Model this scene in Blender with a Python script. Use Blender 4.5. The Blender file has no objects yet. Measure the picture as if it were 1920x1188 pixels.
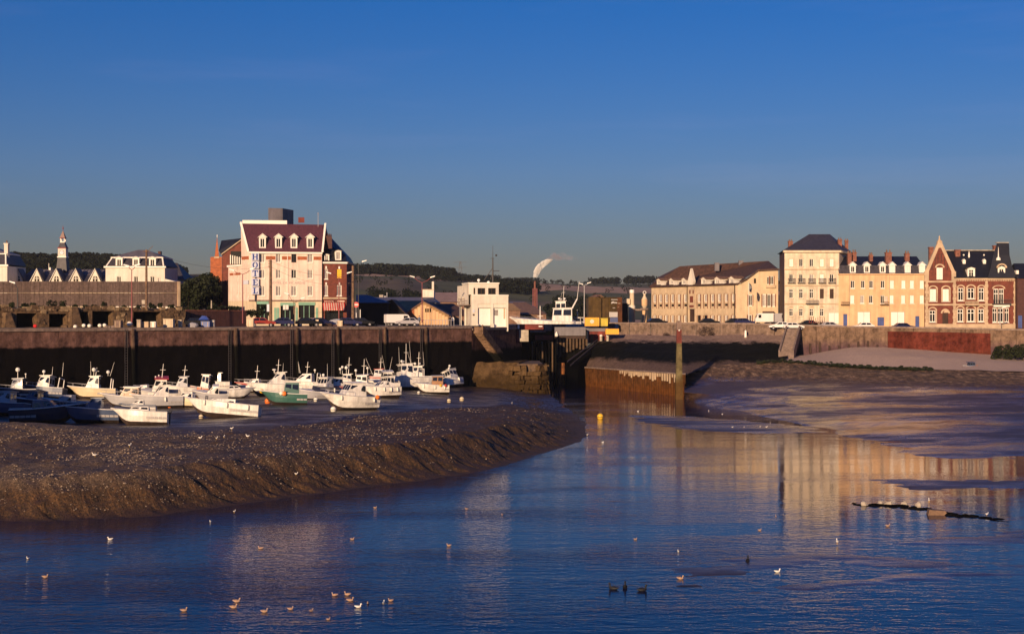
import bpy, math, random
import numpy as np
from mathutils import Vector, Matrix
random.seed(7)
rng = np.random.default_rng(7)
R = math.radians
scene = bpy.context.scene
col = scene.collection
CH, F, HZ = 13.0, 2667.0, 596.0          # camera height in metres, focal length and horizon row of the 1920 px photograph

# ------------------------------------------------------------------ camera
cam_d = bpy.data.cameras.new('camera'); cam = bpy.data.objects.new('camera', cam_d); col.objects.link(cam)
cam.location = (0, 0, CH); cam.rotation_euler = (R(90), 0, 0)
cam_d.sensor_width = 36.0; cam_d.lens = 36.0 * F / 1920.0
cam_d.shift_y = (HZ - 594.0) / 1920.0
cam_d.clip_start = 0.5; cam_d.clip_end = 12000
scene.camera = cam

# ------------------------------------------------------------------ sky, sun, exposure
SUN_EL, SUN_AZ = 11.0, 200.0
world = bpy.data.worlds.new('World'); scene.world = world; world.use_nodes = True
wn = world.node_tree; bg = wn.nodes['Background']
sky = wn.nodes.new('ShaderNodeTexSky'); sky.sky_type = 'NISHITA'; sky.sun_disc = False
sky.sun_elevation = R(SUN_EL); sky.sun_rotation = R(SUN_AZ)
sky.altitude = 0; sky.air_density = 1.4; sky.dust_density = 0.45; sky.ozone_density = 5.0
hs = wn.nodes.new('ShaderNodeHueSaturation'); hs.inputs['Saturation'].default_value = 1.35; hs.inputs['Hue'].default_value = 0.5
tint = wn.nodes.new('ShaderNodeMix'); tint.data_type = 'RGBA'; tint.blend_type = 'MULTIPLY'; tint.inputs[0].default_value = 1.0; tint.inputs[7].default_value = (0.89, 0.855, 1.56, 1)   # slide film renders the clear sky violet blue
wn.links.new(sky.outputs[0], hs.inputs['Color']); wn.links.new(hs.outputs[0], tint.inputs[6]); 
wtc = wn.nodes.new('ShaderNodeTexCoord'); wmp = wn.nodes.new('ShaderNodeMapping'); wmp.inputs['Scale'].default_value = (1.6, 1.6, 16.0); wmp.inputs['Location'].default_value = (0.35, 0.2, 0.55)
wnz = wn.nodes.new('ShaderNodeTexNoise'); wnz.inputs['Scale'].default_value = 1.6; wnz.inputs['Detail'].default_value = 6; wnz.inputs['Roughness'].default_value = 0.6
wrp = wn.nodes.new('ShaderNodeValToRGB'); wrp.color_ramp.elements[0].position = 0.52; wrp.color_ramp.elements[1].position = 0.80; wrp.color_ramp.elements[0].color = (0, 0, 0, 1); wrp.color_ramp.elements[1].color = (0.55, 0.33, 0.36, 1)
wad = wn.nodes.new('ShaderNodeMix'); wad.data_type = 'RGBA'; wad.blend_type = 'ADD'; wad.inputs[0].default_value = 1.0   # very thin high cloud over the whole sky
wn.links.new(wtc.outputs['Generated'], wmp.inputs[0]); wn.links.new(wmp.outputs[0], wnz.inputs['Vector']); wn.links.new(wnz.outputs['Fac'], wrp.inputs[0])
wn.links.new(tint.outputs[2], wad.inputs[6]); wn.links.new(wrp.outputs[0], wad.inputs[7]); wn.links.new(wad.outputs[2], bg.inputs[0])
bg.inputs[1].default_value = 0.05
sd = bpy.data.lights.new('sun', 'SUN'); sun = bpy.data.objects.new('sun', sd); col.objects.link(sun)
sd.energy = 5.0; sd.color = (1.0, 0.69, 0.42); sd.angle = R(0.5)
to_sun = Vector((math.sin(R(SUN_AZ)) * math.cos(R(SUN_EL)), math.cos(R(SUN_AZ)) * math.cos(R(SUN_EL)), math.sin(R(SUN_EL))))
sun.rotation_euler = to_sun.to_track_quat('Z', 'Y').to_euler()
sun.location = to_sun * 300
vs = scene.view_settings
vs.view_transform = 'Standard'; vs.look = 'None'; vs.exposure = 0.36; vs.gamma = 1.0; vs.use_curve_mapping = False
scene.cycles.max_bounces = 5; scene.cycles.diffuse_bounces = 2; scene.cycles.glossy_bounces = 3
scene.cycles.volume_bounces = 0

# ------------------------------------------------------------------ helpers
def at(px, py, D):
    return Vector(((px - 960) / F * D, D, CH - (py - HZ) / F * D))
def gd(px, py, z=0.0):
    return at(px, py, (CH - z) * F / (py - HZ))

def tag(o, label=None, cat=None, group=None, kind=None):
    if label: o['label'] = label
    if cat: o['category'] = cat
    if group: o['group'] = group
    if kind: o['kind'] = kind
    return o
def thing(name, label, cat, loc=(0, 0, 0), rz=0.0, group=None, rot=None):
    o = bpy.data.objects.new(name, None); col.objects.link(o)
    o.location = loc; o.rotation_euler = rot if rot else (0, 0, rz)
    o.empty_display_size = 0.3
    return tag(o, label, cat, group)

class MB:
    def __init__(s): s.v = []; s.f = []; s.M = None; s.mi = []; s.cur = 0
    def add(s, pts, faces):
        b = len(s.v)
        if s.M is not None: pts = [s.M @ Vector(p) for p in pts]
        s.v += [tuple(p) for p in pts]
        s.f += [tuple(b + i for i in f) for f in faces]; s.mi += [s.cur] * len(faces)
        return s
    def poly(s, pts): return s.add(pts, [tuple(range(len(pts)))])
    def box(s, x0, x1, y0, y1, z0, z1):
        return s.add([(x0,y0,z0),(x1,y0,z0),(x1,y1,z0),(x0,y1,z0),(x0,y0,z1),(x1,y0,z1),(x1,y1,z1),(x0,y1,z1)],
                     [(0,3,2,1),(4,5,6,7),(0,1,5,4),(1,2,6,5),(2,3,7,6),(3,0,4,7)])
    def hexa(s, p):                                   # 4 bottom points, 4 top points
        return s.add(p, [(0,3,2,1),(4,5,6,7),(0,1,5,4),(1,2,6,5),(2,3,7,6),(3,0,4,7)])
    def prism(s, poly, y0, y1):                       # polygon in x,z pushed along y
        n = len(poly)
        p = [(x, y0, z) for x, z in poly] + [(x, y1, z) for x, z in poly]
        return s.add(p, [tuple(range(n)), tuple(range(2*n-1, n-1, -1))] + [(i, i+n, (i+1) % n + n, (i+1) % n) for i in range(n)])
    def slab(s, poly, z0, z1):                        # polygon in x,y pushed along z
        n = len(poly)
        p = [(x, y, z0) for x, y in poly] + [(x, y, z1) for x, y in poly]
        return s.add(p, [tuple(range(n-1, -1, -1)), tuple(range(n, 2*n))] + [(i, (i+1) % n, (i+1) % n + n, i+n) for i in range(n)])
    def tube(s, p, q, r0, r1=None, n=6):
        p, q = Vector(p), Vector(q); r1 = r0 if r1 is None else r1
        d = (q - p).normalized(); a = d.orthogonal().normalized(); b = d.cross(a)
        pts = []
        for c, r in ((p, r0), (q, r1)):
            for k in range(n):
                t = 2 * math.pi * k / n
                pts.append(c + a * (r * math.cos(t)) + b * (r * math.sin(t)))
        return s.add(pts, [(k, (k+1) % n, (k+1) % n + n, k+n) for k in range(n)] + [tuple(range(n-1, -1, -1)), tuple(range(n, 2*n))])
    def path(s, pts, r, n=5):
        for a, b in zip(pts, pts[1:]): s.tube(a, b, r, r, n)
        return s
    def lathe(s, prof, c=(0, 0, 0), n=10, axis='z'):  # profile of (radius, height)
        cx, cy, cz = c; pts = []
        for r, h in prof:
            for k in range(n):
                t = 2 * math.pi * k / n
                a, b = r * math.cos(t), r * math.sin(t)
                pts.append((cx + a, cy + b, cz + h) if axis == 'z' else ((cx + h, cy + a, cz + b) if axis == 'x' else (cx + a, cy + h, cz + b)))
        m = len(prof)
        fs = [(i*n+k, i*n+(k+1) % n, (i+1)*n+(k+1) % n, (i+1)*n+k) for i in range(m-1) for k in range(n)]
        return s.add(pts, fs + [tuple(range(n-1, -1, -1)), tuple(range((m-1)*n, m*n))])
    def ball(s, c, r, n=8, sx=1, sy=1, sz=1):
        pts = []; m = max(4, n // 2 + 1)
        for i in range(1, m):
            a = math.pi * i / m
            for k in range(n):
                t = 2 * math.pi * k / n
                pts.append((c[0] + sx*r*math.sin(a)*math.cos(t), c[1] + sy*r*math.sin(a)*math.sin(t), c[2] - sz*r*math.cos(a)))
        b = len(pts); pts += [(c[0], c[1], c[2] - sz*r), (c[0], c[1], c[2] + sz*r)]
        fs = [(i*n+k, i*n+(k+1) % n, (i+1)*n+(k+1) % n, (i+1)*n+k) for i in range(m-2) for k in range(n)]
        fs += [(b, (k+1) % n, k) for k in range(n)] + [(b+1, (m-2)*n+k, (m-2)*n+(k+1) % n) for k in range(n)]
        return s.add(pts, fs)
    def mesh(s, name, mats, smooth=False):
        me = bpy.data.meshes.new(name); me.from_pydata(s.v, [], s.f)
        for m in (mats if isinstance(mats, (list, tuple)) else [mats]): me.materials.append(m)
        if max(s.mi, default=0): me.polygons.foreach_set('material_index', s.mi)
        if smooth: me.polygons.foreach_set('use_smooth', [True] * len(s.f))
        me.update(); return me
    def build(s, name, mats, parent=None, loc=None, smooth=False):
        return link(name, s.mesh(name, mats, smooth), parent, loc)
def link(name, me, parent=None, loc=None):
    o = bpy.data.objects.new(name, me); col.objects.link(o)
    if parent: o.parent = parent
    if loc is not None: o.location = loc
    return o
def copy_tree(o, parent=None):
    c = o.copy(); col.objects.link(c); c.parent = parent
    for k in list(o.children): copy_tree(k, c)
    return c

# ------------------------------------------------------------------ materials
MATS = {}
def mat(name, rgb, rough=0.8, var=0.18, scale=0.6, bump=0.0, bscale=6.0, streak=0.0, metal=0.0, spec=0.5, rgb2=None):
    m = bpy.data.materials.new(name); m.use_nodes = True; MATS[name] = m
    nt = m.node_tree; N, L = nt.nodes, nt.links; p = N['Principled BSDF']
    p.inputs['Roughness'].default_value = rough; p.inputs['Metallic'].default_value = metal
    p.inputs['Specular IOR Level'].default_value = spec
    g = N.new('ShaderNodeNewGeometry')
    n1 = N.new('ShaderNodeTexNoise'); n1.inputs['Scale'].default_value = scale; n1.inputs['Detail'].default_value = 6; n1.inputs['Roughness'].default_value = 0.65
    L.new(g.outputs['Position'], n1.inputs['Vector'])
    r = N.new('ShaderNodeValToRGB'); lo = [max(0, c * (1 - 2*var)) for c in rgb]; hi = [min(1, c * (1 + 1.2*var)) for c in rgb]
    if rgb2: lo = rgb2; hi = rgb
    r.color_ramp.elements[0].position = 0.3; r.color_ramp.elements[1].position = 0.7
    r.color_ramp.elements[0].color = (*lo, 1); r.color_ramp.elements[1].color = (*hi, 1)
    L.new(n1.outputs['Fac'], r.inputs[0]); out = r.outputs[0]
    if streak:                                        # run-off streaks down a wall
        mp = N.new('ShaderNodeMapping'); mp.inputs['Scale'].default_value = (1.3, 1.3, 0.10); L.new(g.outputs['Position'], mp.inputs[0])
        n2 = N.new('ShaderNodeTexNoise'); n2.inputs['Scale'].default_value = 1.4; n2.inputs['Detail'].default_value = 4; L.new(mp.outputs[0], n2.inputs['Vector'])
        r2 = N.new('ShaderNodeValToRGB'); r2.color_ramp.elements[0].position = 0.35; r2.color_ramp.elements[1].position = 0.6
        r2.color_ramp.elements[0].color = (1 - streak, 1 - streak, 1 - streak, 1); r2.color_ramp.elements[1].color = (1, 1, 1, 1)
        L.new(n2.outputs['Fac'], r2.inputs[0])
        mx = N.new('ShaderNodeMix'); mx.data_type = 'RGBA'; mx.blend_type = 'MULTIPLY'; mx.inputs[0].default_value = 1
        L.new(out, mx.inputs[6]); L.new(r2.outputs[0], mx.inputs[7]); out = mx.outputs[2]
    L.new(out, p.inputs['Base Color'])
    if bump:
        n3 = N.new('ShaderNodeTexNoise'); n3.inputs['Scale'].default_value = bscale; n3.inputs['Detail'].default_value = 5; L.new(g.outputs['Position'], n3.inputs['Vector'])
        b = N.new('ShaderNodeBump'); b.inputs['Strength'].default_value = 1.0; b.inputs['Distance'].default_value = bump
        L.new(n3.outputs['Fac'], b.inputs['Height']); L.new(b.outputs[0], p.inputs['Normal'])
    return m
M = {}
def mk(k, *a, **kw): M[k] = mat(k, *a, **kw)
mk('hotel_render', (0.80, 0.62, 0.52), var=0.09, streak=0.22)
mk('white_render', (0.68, 0.62, 0.53), var=0.08, streak=0.14)
mk('cream_render', (0.66, 0.54, 0.38), var=0.10, streak=0.16)
mk('grey_stone_render', (0.68, 0.57, 0.43), var=0.14, streak=0.25)
mk('barrack_render', (0.56, 0.43, 0.28), var=0.10, streak=0.12)
mk('yellow_render', (0.66, 0.43, 0.24), var=0.08, streak=0.16)
mk('white_paint', (0.78, 0.75, 0.70), var=0.05, rough=0.5)
mk('white_trim', (0.80, 0.76, 0.68), var=0.04, rough=0.6)
mk('stone_trim', (0.48, 0.36, 0.24), var=0.15)
mk('red_brick', (0.16, 0.038, 0.022), var=0.2, scale=2.0, streak=0.12)
mk('orange_brick', (0.36, 0.10, 0.035), var=0.2, scale=2.0)
mk('dark_brick', (0.07, 0.025, 0.022), var=0.2, scale=2.0)
mk('chimney_brick', (0.20, 0.075, 0.05), var=0.25, scale=2.0)
mk('plum_roof', (0.085, 0.022, 0.038), var=0.22, scale=3, bump=0.02, rough=0.7)
mk('black_slate', (0.012, 0.013, 0.020), var=0.25, scale=2, rough=0.5)
mk('grey_slate', (0.055, 0.050, 0.062), var=0.25, scale=2, rough=0.6, streak=0.2)
mk('zinc', (0.15, 0.135, 0.15), var=0.15, rough=0.55, streak=0.2)
mk('brown_tile', (0.085, 0.040, 0.026), var=0.3, scale=2, bump=0.03, streak=0.35)
mk('rust_tile', (0.20, 0.11, 0.07), var=0.25, scale=1.2, streak=0.2)
mk('ochre_sheet', (0.33, 0.20, 0.09), var=0.15, streak=0.2)
mk('pink_sheet', (0.30, 0.20, 0.17), var=0.12, streak=0.15)
mk('navy_sheet', (0.03, 0.035, 0.11), var=0.15, rough=0.5)
mk('black_sheet', (0.008, 0.008, 0.012), var=0.2, spec=0.1)
mk('glass', (0.012, 0.014, 0.018), rough=0.08, var=0.2, spec=0.6)
mk('curtain_glass', (0.30, 0.27, 0.25), rough=0.25, var=0.25, scale=3)
mk('blue_door', (0.05, 0.08, 0.25), rough=0.5)
mk('dark_wood', (0.045, 0.022, 0.014), var=0.25, bump=0.01)
mk('wood_pole', (0.17, 0.10, 0.06), var=0.3, scale=3)
mk('grey_wood', (0.22, 0.15, 0.12), var=0.22, scale=2.5, streak=0.25)
mk('iron', (0.05, 0.045, 0.045), rough=0.6)
mk('red_iron', (0.22, 0.045, 0.05), rough=0.6)
mk('grey_metal', (0.32, 0.31, 0.33), rough=0.45, var=0.08)
mk('lamp_white', (0.80, 0.78, 0.72), rough=0.35, var=0.03)
mk('green_paint', (0.20, 0.38, 0.28), var=0.08)
mk('sign_blue', (0.018, 0.05, 0.26), rough=0.45, var=0.05)
mk('sign_pale', (0.56, 0.58, 0.66), rough=0.5, var=0.05)
mk('letter_grey', (0.40, 0.33, 0.33), var=0.2, scale=4)
mk('awning_red', (0.50, 0.035, 0.03), var=0.08)
mk('awning_pale', (0.62, 0.45, 0.36), var=0.08)
mk('sign_red', (0.60, 0.02, 0.02), rough=0.4, var=0.05)
mk('pale_letter', (0.85, 0.55, 0.45), rough=0.5, var=0.03)
mk('rubble', (0.115, 0.068, 0.034), var=0.35, scale=2.0, bump=0.12, bscale=2.5)
mk('rubble_pale', (0.26, 0.18, 0.10), var=0.3, scale=2.0, bump=0.08, bscale=3)
mk('asphalt', (0.06, 0.055, 0.052), var=0.2, scale=0.5)
mk('pale_concrete', (0.45, 0.39, 0.31), var=0.2, streak=0.25, scale=1)
mk('coping', (0.22, 0.16, 0.13), var=0.25, scale=1.5)
mk('leaf_dark', (0.020, 0.026, 0.010), rough=0.7, var=0.4, scale=1.2, spec=0.2)
mk('leaf_mid', (0.030, 0.040, 0.014), rough=0.7, var=0.4, scale=1.2, spec=0.2)
mk('far_leaf', (0.013, 0.017, 0.012), rough=0.9, var=0.4, scale=0.05, spec=0.05)
mk('bark', (0.05, 0.035, 0.025), var=0.3)
mk('rust', (0.24, 0.085, 0.022), var=0.35, scale=1.2, streak=0.4)
mk('lock_red', (0.18, 0.028, 0.018), var=0.3, streak=0.3)
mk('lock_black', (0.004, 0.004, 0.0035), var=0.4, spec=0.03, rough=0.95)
mk('timber_wet', (0.10, 0.055, 0.022), var=0.35, streak=0.5, scale=1.5)
mk('skip_yellow', (0.75, 0.36, 0.015), rough=0.5, var=0.12)
mk('skip_lime', (0.55, 0.42, 0.02), rough=0.5, var=0.15)
mk('olive_wall', (0.10, 0.058, 0.014), var=0.25, scale=0.8, streak=0.2)
mk('russet_wall', (0.15, 0.055, 0.018), var=0.25, scale=0.8)
mk('blue_sheet', (0.16, 0.20, 0.38), var=0.15)
mk('tyre', (0.012, 0.012, 0.012), rough=0.85)
mk('hull_white', (0.76, 0.73, 0.68), rough=0.38, var=0.10, scale=1.6, streak=0.28)
mk('hull_cream', (0.66, 0.55, 0.36), rough=0.35, var=0.08)
mk('hull_grey', (0.40, 0.40, 0.42), rough=0.4, var=0.1)
mk('blue_paint_and_shade', (0.06, 0.085, 0.15), rough=0.35, var=0.1)  # real blue, and on the left boats the blue shade put into colour
mk('navy_paint_and_shade', (0.02, 0.025, 0.05), rough=0.35, var=0.1)  # real navy, and dark shade put into the colour of the left hulls
mk('hull_green', (0.04, 0.12, 0.10), rough=0.4, var=0.12)
mk('hull_orange', (0.62, 0.14, 0.03), rough=0.4, var=0.1)
mk('hull_red', (0.40, 0.04, 0.03), rough=0.4, var=0.1)
mk('antifoul', (0.055, 0.035, 0.028), rough=0.7, var=0.3, scale=2)
mk('deck_grey', (0.36, 0.34, 0.33), rough=0.6, var=0.1)
mk('varnish', (0.28, 0.13, 0.05), rough=0.35, var=0.2)
mk('canvas_navy', (0.02, 0.025, 0.06), rough=0.8, var=0.2)
mk('buoy_orange', (0.80, 0.20, 0.03), rough=0.4, var=0.06)
mk('buoy_yellow', (0.80, 0.48, 0.03), rough=0.4, var=0.06)
mk('fender_white', (0.82, 0.78, 0.68), rough=0.4, var=0.05)
mk('gull_white', (0.80, 0.77, 0.72), rough=0.8, var=0.04)
mk('gull_brown', (0.40, 0.26, 0.18), rough=0.8, var=0.15, scale=14)
mk('gull_grey', (0.30, 0.30, 0.32), rough=0.8, var=0.08)
mk('cormorant', (0.008, 0.008, 0.010), rough=0.6)
mk('car_white', (0.72, 0.70, 0.68), rough=0.25, var=0.03)
mk('car_navy', (0.015, 0.018, 0.07), rough=0.25, var=0.05)
mk('car_black', (0.010, 0.010, 0.012), rough=0.2, var=0.05)
mk('car_silver', (0.34, 0.33, 0.36), rough=0.3, var=0.05)
mk('car_red', (0.26, 0.03, 0.02), rough=0.3, var=0.05)
mk('skin', (0.45, 0.27, 0.19), var=0.05)
mk('hi_vis', (0.75, 0.68, 0.12), var=0.06)
mk('cloth_dark', (0.02, 0.02, 0.03), var=0.2)
# ================================================================== THE SETTING
def node_mat(name):
    m = bpy.data.materials.new(name); m.use_nodes = True
    nt = m.node_tree
    return m, nt.nodes, nt.links, nt.nodes['Principled BSDF']
def noise(N, L, vec, scale, detail=4, rough=0.6):
    n = N.new('ShaderNodeTexNoise'); n.inputs['Scale'].default_value = scale; n.inputs['Detail'].default_value = detail
    n.inputs['Roughness'].default_value = rough; L.new(vec, n.inputs['Vector']); return n.outputs['Fac']
def ramp(N, L, fac, stops, interp='LINEAR'):
    r = N.new('ShaderNodeValToRGB'); cr = r.color_ramp; cr.interpolation = interp
    while len(cr.elements) < len(stops): cr.elements.new(0.5)
    for e, (p, c) in zip(cr.elements, stops):
        e.position = p; e.color = (*c, 1) if len(c) == 3 else c
    L.new(fac, r.inputs[0]); return r.outputs[0]
def mixc(N, L, fac, a, b, mode='MIX'):
    x = N.new('ShaderNodeMix'); x.data_type = 'RGBA'; x.blend_type = mode
    if isinstance(fac, (int, float)): x.inputs[0].default_value = fac
    else: L.new(fac, x.inputs[0])
    for i, s in ((6, a), (7, b)):
        if isinstance(s, tuple): x.inputs[i].default_value = (*s, 1)
        else: L.new(s, x.inputs[i])
    return x.outputs[2]
def math_(N, L, op, a, b=None, clamp=False):
    x = N.new('ShaderNodeMath'); x.operation = op; x.use_clamp = clamp
    for i, s in ((0, a), (1, b)):
        if s is None: continue
        if isinstance(s, (int, float)): x.inputs[i].default_value = s
        else: L.new(s, x.inputs[i])
    return x.outputs[0]
def mapping(N, L, vec, sc):
    mp = N.new('ShaderNodeMapping'); mp.inputs['Scale'].default_value = sc; L.new(vec, mp.inputs[0]); return mp.outputs[0]
def gray(v): return (v, v, v)

# numpy value noise
def vnoise(x, y, seed=0):
    xi = np.floor(x).astype(np.int64); yi = np.floor(y).astype(np.int64); fx = x - xi; fy = y - yi
    fx = fx*fx*(3-2*fx); fy = fy*fy*(3-2*fy)
    def h(a, b):
        n = (a * 374761393 + b * 668265263 + seed * 974711) & 0x7fffffff
        n = ((n ^ (n >> 13)) * 1274126177) & 0x7fffffff
        return ((n ^ (n >> 16)) & 0xffff) / 65535.0
    return (h(xi, yi)*(1-fx) + h(xi+1, yi)*fx)*(1-fy) + (h(xi, yi+1)*(1-fx) + h(xi+1, yi+1)*fx)*fy
def fbm(x, y, oct=4, seed=0):
    t = 0; a = 0.5; s = 0
    for k in range(oct):
        t = t + a * vnoise(x * 2**k, y * 2**k, seed + k); s += a; a *= 0.5
    return t / s
def sstep(a, b, x):
    t = np.clip((x - a) / (b - a), 0, 1); return t*t*(3-2*t)
def sdist(px, py, poly):                              # signed distance, positive inside
    d = np.full(px.shape, 1e9); ins = np.zeros(px.shape, bool); arc = np.zeros(px.shape); run = 0
    n = len(poly)
    for i in range(n):
        ax, ay = poly[i]; bx, by = poly[(i+1) % n]; ex, ey = bx-ax, by-ay; l2 = ex*ex+ey*ey
        t = np.clip(((px-ax)*ex + (py-ay)*ey) / l2, 0, 1)
        dd = np.hypot(px-ax-t*ex, py-ay-t*ey); upd = dd < d
        arc = np.where(upd, run + t*math.sqrt(l2), arc); d = np.where(upd, dd, d); run += math.sqrt(l2)
        c = ((ay > py) != (by > py)) & (px < (bx-ax)*(py-ay)/(by-ay+1e-12)+ax); ins ^= c
    return np.where(ins, d, -d), arc
def grid_obj(name, X, Y, Z, m, smooth=True):
    nr, nc = X.shape
    me = bpy.data.meshes.new(name)
    co = np.stack([X, Y, Z], -1).reshape(-1, 3).astype(np.float32)
    idx = np.arange(nr*nc).reshape(nr, nc)
    q = np.stack([idx[:-1, :-1], idx[:-1, 1:], idx[1:, 1:], idx[1:, :-1]], -1).reshape(-1, 4)
    me.vertices.add(len(co)); me.vertices.foreach_set('co', co.ravel())
    me.loops.add(q.size); me.loops.foreach_set('vertex_index', q.ravel().astype(np.int32))
    me.polygons.add(len(q)); me.polygons.foreach_set('loop_start', np.arange(0, q.size, 4, dtype=np.int32))
    me.polygons.foreach_set('use_smooth', np.full(len(q), smooth))
    me.materials.append(m); me.update(calc_edges=True); me.validate()
    return link(name, me)

# ---- water
wm, N, L, p = node_mat('harbour_water')
g = N.new('ShaderNodeNewGeometry'); pos = g.outputs['Position']
p.inputs['Base Color'].default_value = (0.0002, 0.007, 0.042, 1); p.inputs['Roughness'].default_value = 0.0; p.inputs['IOR'].default_value = 1.333; p.inputs['Specular IOR Level'].default_value = 0.28
sx = N.new('ShaderNodeSeparateXYZ'); L.new(pos, sx.inputs[0])
far = N.new('ShaderNodeMapRange'); L.new(sx.outputs['Y'], far.inputs[0])
far.inputs[1].default_value = 62; far.inputs[2].default_value = 98; far.inputs[3].default_value = 1.0; far.inputs[4].default_value = 0.0; far.interpolation_type = 'SMOOTHSTEP'
patch = noise(N, L, mapping(N, L, pos, (0.035, 0.10, 1)), 1.0, 3)
patchr = ramp(N, L, patch, [(0.45, gray(0.0)), (0.55, gray(0.6)), (0.68, gray(1.6))])
rip = noise(N, L, mapping(N, L, pos, (0.8, 1.6, 1)), 1.3, 3, 0.55)
rip2 = noise(N, L, mapping(N, L, pos, (1, 1.9, 1)), 4.0, 2, 0.5)
chop = noise(N, L, mapping(N, L, pos, (0.8, 1.5, 1)), 0.55, 4, 0.6)
amp = math_(N, L, 'MULTIPLY_ADD', patchr, 0.0080); N[amp.node.name].inputs[2].default_value = 0.0055
h1 = math_(N, L, 'MULTIPLY', rip, amp)
h2 = math_(N, L, 'MULTIPLY', rip2, math_(N, L, 'MULTIPLY', amp, 0.22))
ch = math_(N, L, 'MULTIPLY', math_(N, L, 'MULTIPLY', chop, far.outputs[0]), 0.05)
lft = N.new('ShaderNodeMapRange'); L.new(sx.outputs['X'], lft.inputs[0]); lft.inputs[1].default_value = 27; lft.inputs[2].default_value = -12; lft.inputs[3].default_value = 1.0; lft.inputs[4].default_value = 5.0; lft.interpolation_type = 'SMOOTHSTEP'
hh = math_(N, L, 'ADD', math_(N, L, 'MULTIPLY', math_(N, L, 'ADD', h1, h2), lft.outputs[0]), ch)
b = N.new('ShaderNodeBump'); b.inputs['Strength'].default_value = 1; b.inputs['Distance'].default_value = 1.0
L.new(hh, b.inputs['Height']); L.new(b.outputs[0], p.inputs['Normal'])
MB().poly([(-900, -700, 0), (900, -700, 0), (900, 330, 0), (-900, 330, 0)]).build('water', wm); tag(bpy.data.objects['water'], kind='structure')

# ---- mud bank and boat flat on the left of the channel
WL = [(-420,965),(-150,972),(0,976),(60,978),(150,974),(300,966),(450,945),(600,925),(750,905),(870,890),(960,868),(1030,847),(1075,832),(1100,815),(1101,803),(1092,786),(1066,768),(1040,748),(1030,734),(1020,724)]
WLW = [tuple(gd(a, b_).xy) for a, b_ in WL]
BANK = WLW + [(7, 300), (-180, 300), (-180, 95)]
def bank_z(x, y, detail=True):
    x = np.asarray(x, float); y = np.asarray(y, float)
    wob = (fbm(x*0.22, y*0.22, 3, 3) - 0.5) * 2.2
    d, arc = sdist(x, y, BANK); d = d + wob * 0.6
    yb = 129 + 66 * np.clip((x + 24) / 24, 0, 1); near_ = 1 - sstep(-4, 5, y - yb)
    crest = 2.05 + 0.5 * sstep(-40, -22, x) * (1 - sstep(150, 190, y)) - 1.0 * sstep(135, 215, y) * sstep(-22, 2, x)
    # slope with gullies that run down it
    gul = fbm(arc*0.42 + d*0.40, d*0.10, 4, 11)
    gul2 = fbm(arc*1.9 + d*1.1, d*0.22, 3, 15)
    wid = 4.8 + 5.0 * sstep(120, 190, y) + (gul - 0.5) * 2.6
    t = np.clip(d / wid, 0, 1)
    s = t * t * (2.2 - 1.2 * t)
    cut = np.sin(np.pi * np.clip(t, 0, 1)**0.8) * ((gul - 0.5) * 0.45 + (gul2 - 0.5) * 0.55) + (0.06 + 0.94*near_) * sstep(0.05, 0.5, t) * (fbm(x*0.8, y*0.8, 6, 41) - 0.5) * 0.55
    z = crest * s + cut * (d > 0)
    z = z + np.clip(d - wid, 0, 40) * 0.006
    z = z + 1.25 * np.exp(-((x + 46) / 11.5)**2 - ((y - 128) / 7.5)**2) * (d > 1)
    z = z + (fbm(x*0.10, y*0.12, 3, 21) - 0.5) * 0.5 * sstep(3, 12, d) * (0.3 + 0.7*near_)
    z = z + (fbm(x*0.9, y*0.9, 3, 31) - 0.5) * (0.02 + 0.08*near_) * sstep(0.5, 6, d)
    return np.where(d > 0, z + 0.02, np.maximum(d * 0.12, -1.0))
xs = np.arange(-100, 26, 0.24); ys = np.r_[np.arange(84, 150, 0.26), np.arange(150, 262, 0.5)]
X, Y = np.meshgrid(xs, ys); Z = bank_z(X, Y)
mm, N, L, p = node_mat('bank_mud')
g = N.new('ShaderNodeNewGeometry'); pos = g.outputs['Position']; sx = N.new('ShaderNodeSeparateXYZ'); L.new(pos, sx.inputs[0])
nz = N.new('ShaderNodeSeparateXYZ'); L.new(g.outputs['True Normal'], nz.inputs[0])
n_big = noise(N, L, pos, 0.12, 4); n_mid = noise(N, L, pos, 0.9, 6, 0.7); n_fine = noise(N, L, pos, 5.0, 4, 0.7)
wet = ramp(N, L, n_mid, [(0.3, (0.022, 0.009, 0.005)), (0.7, (0.078, 0.034, 0.016))])
weed = ramp(N, L, n_fine, [(0.32, (0.018, 0.009, 0.004)), (0.52, (0.085, 0.040, 0.013)), (0.74, (0.20, 0.10, 0.030))])
slope = ramp(N, L, nz.outputs['Z'], [(0.86, gray(1)), (0.988, gray(0))])
cmb = N.new('ShaderNodeCombineXYZ'); L.new(math_(N, L, 'ADD', math_(N, L, 'MULTIPLY', sx.outputs['X'], 1.9), math_(N, L, 'MULTIPLY', sx.outputs['Y'], 1.1)), cmb.inputs[0]); L.new(math_(N, L, 'SUBTRACT', math_(N, L, 'MULTIPLY', sx.outputs['Y'], 0.30), math_(N, L, 'MULTIPLY', sx.outputs['X'], 0.17)), cmb.inputs[1])
strk = noise(N, L, cmb.outputs[0], 1.0, 6, 0.72)
weed = mixc(N, L, 0.9, weed, ramp(N, L, strk, [(0.34, gray(0.12)), (0.5, gray(0.75)), (0.66, gray(1.5))]), 'MULTIPLY')
c = mixc(N, L, slope, wet, weed)
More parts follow.
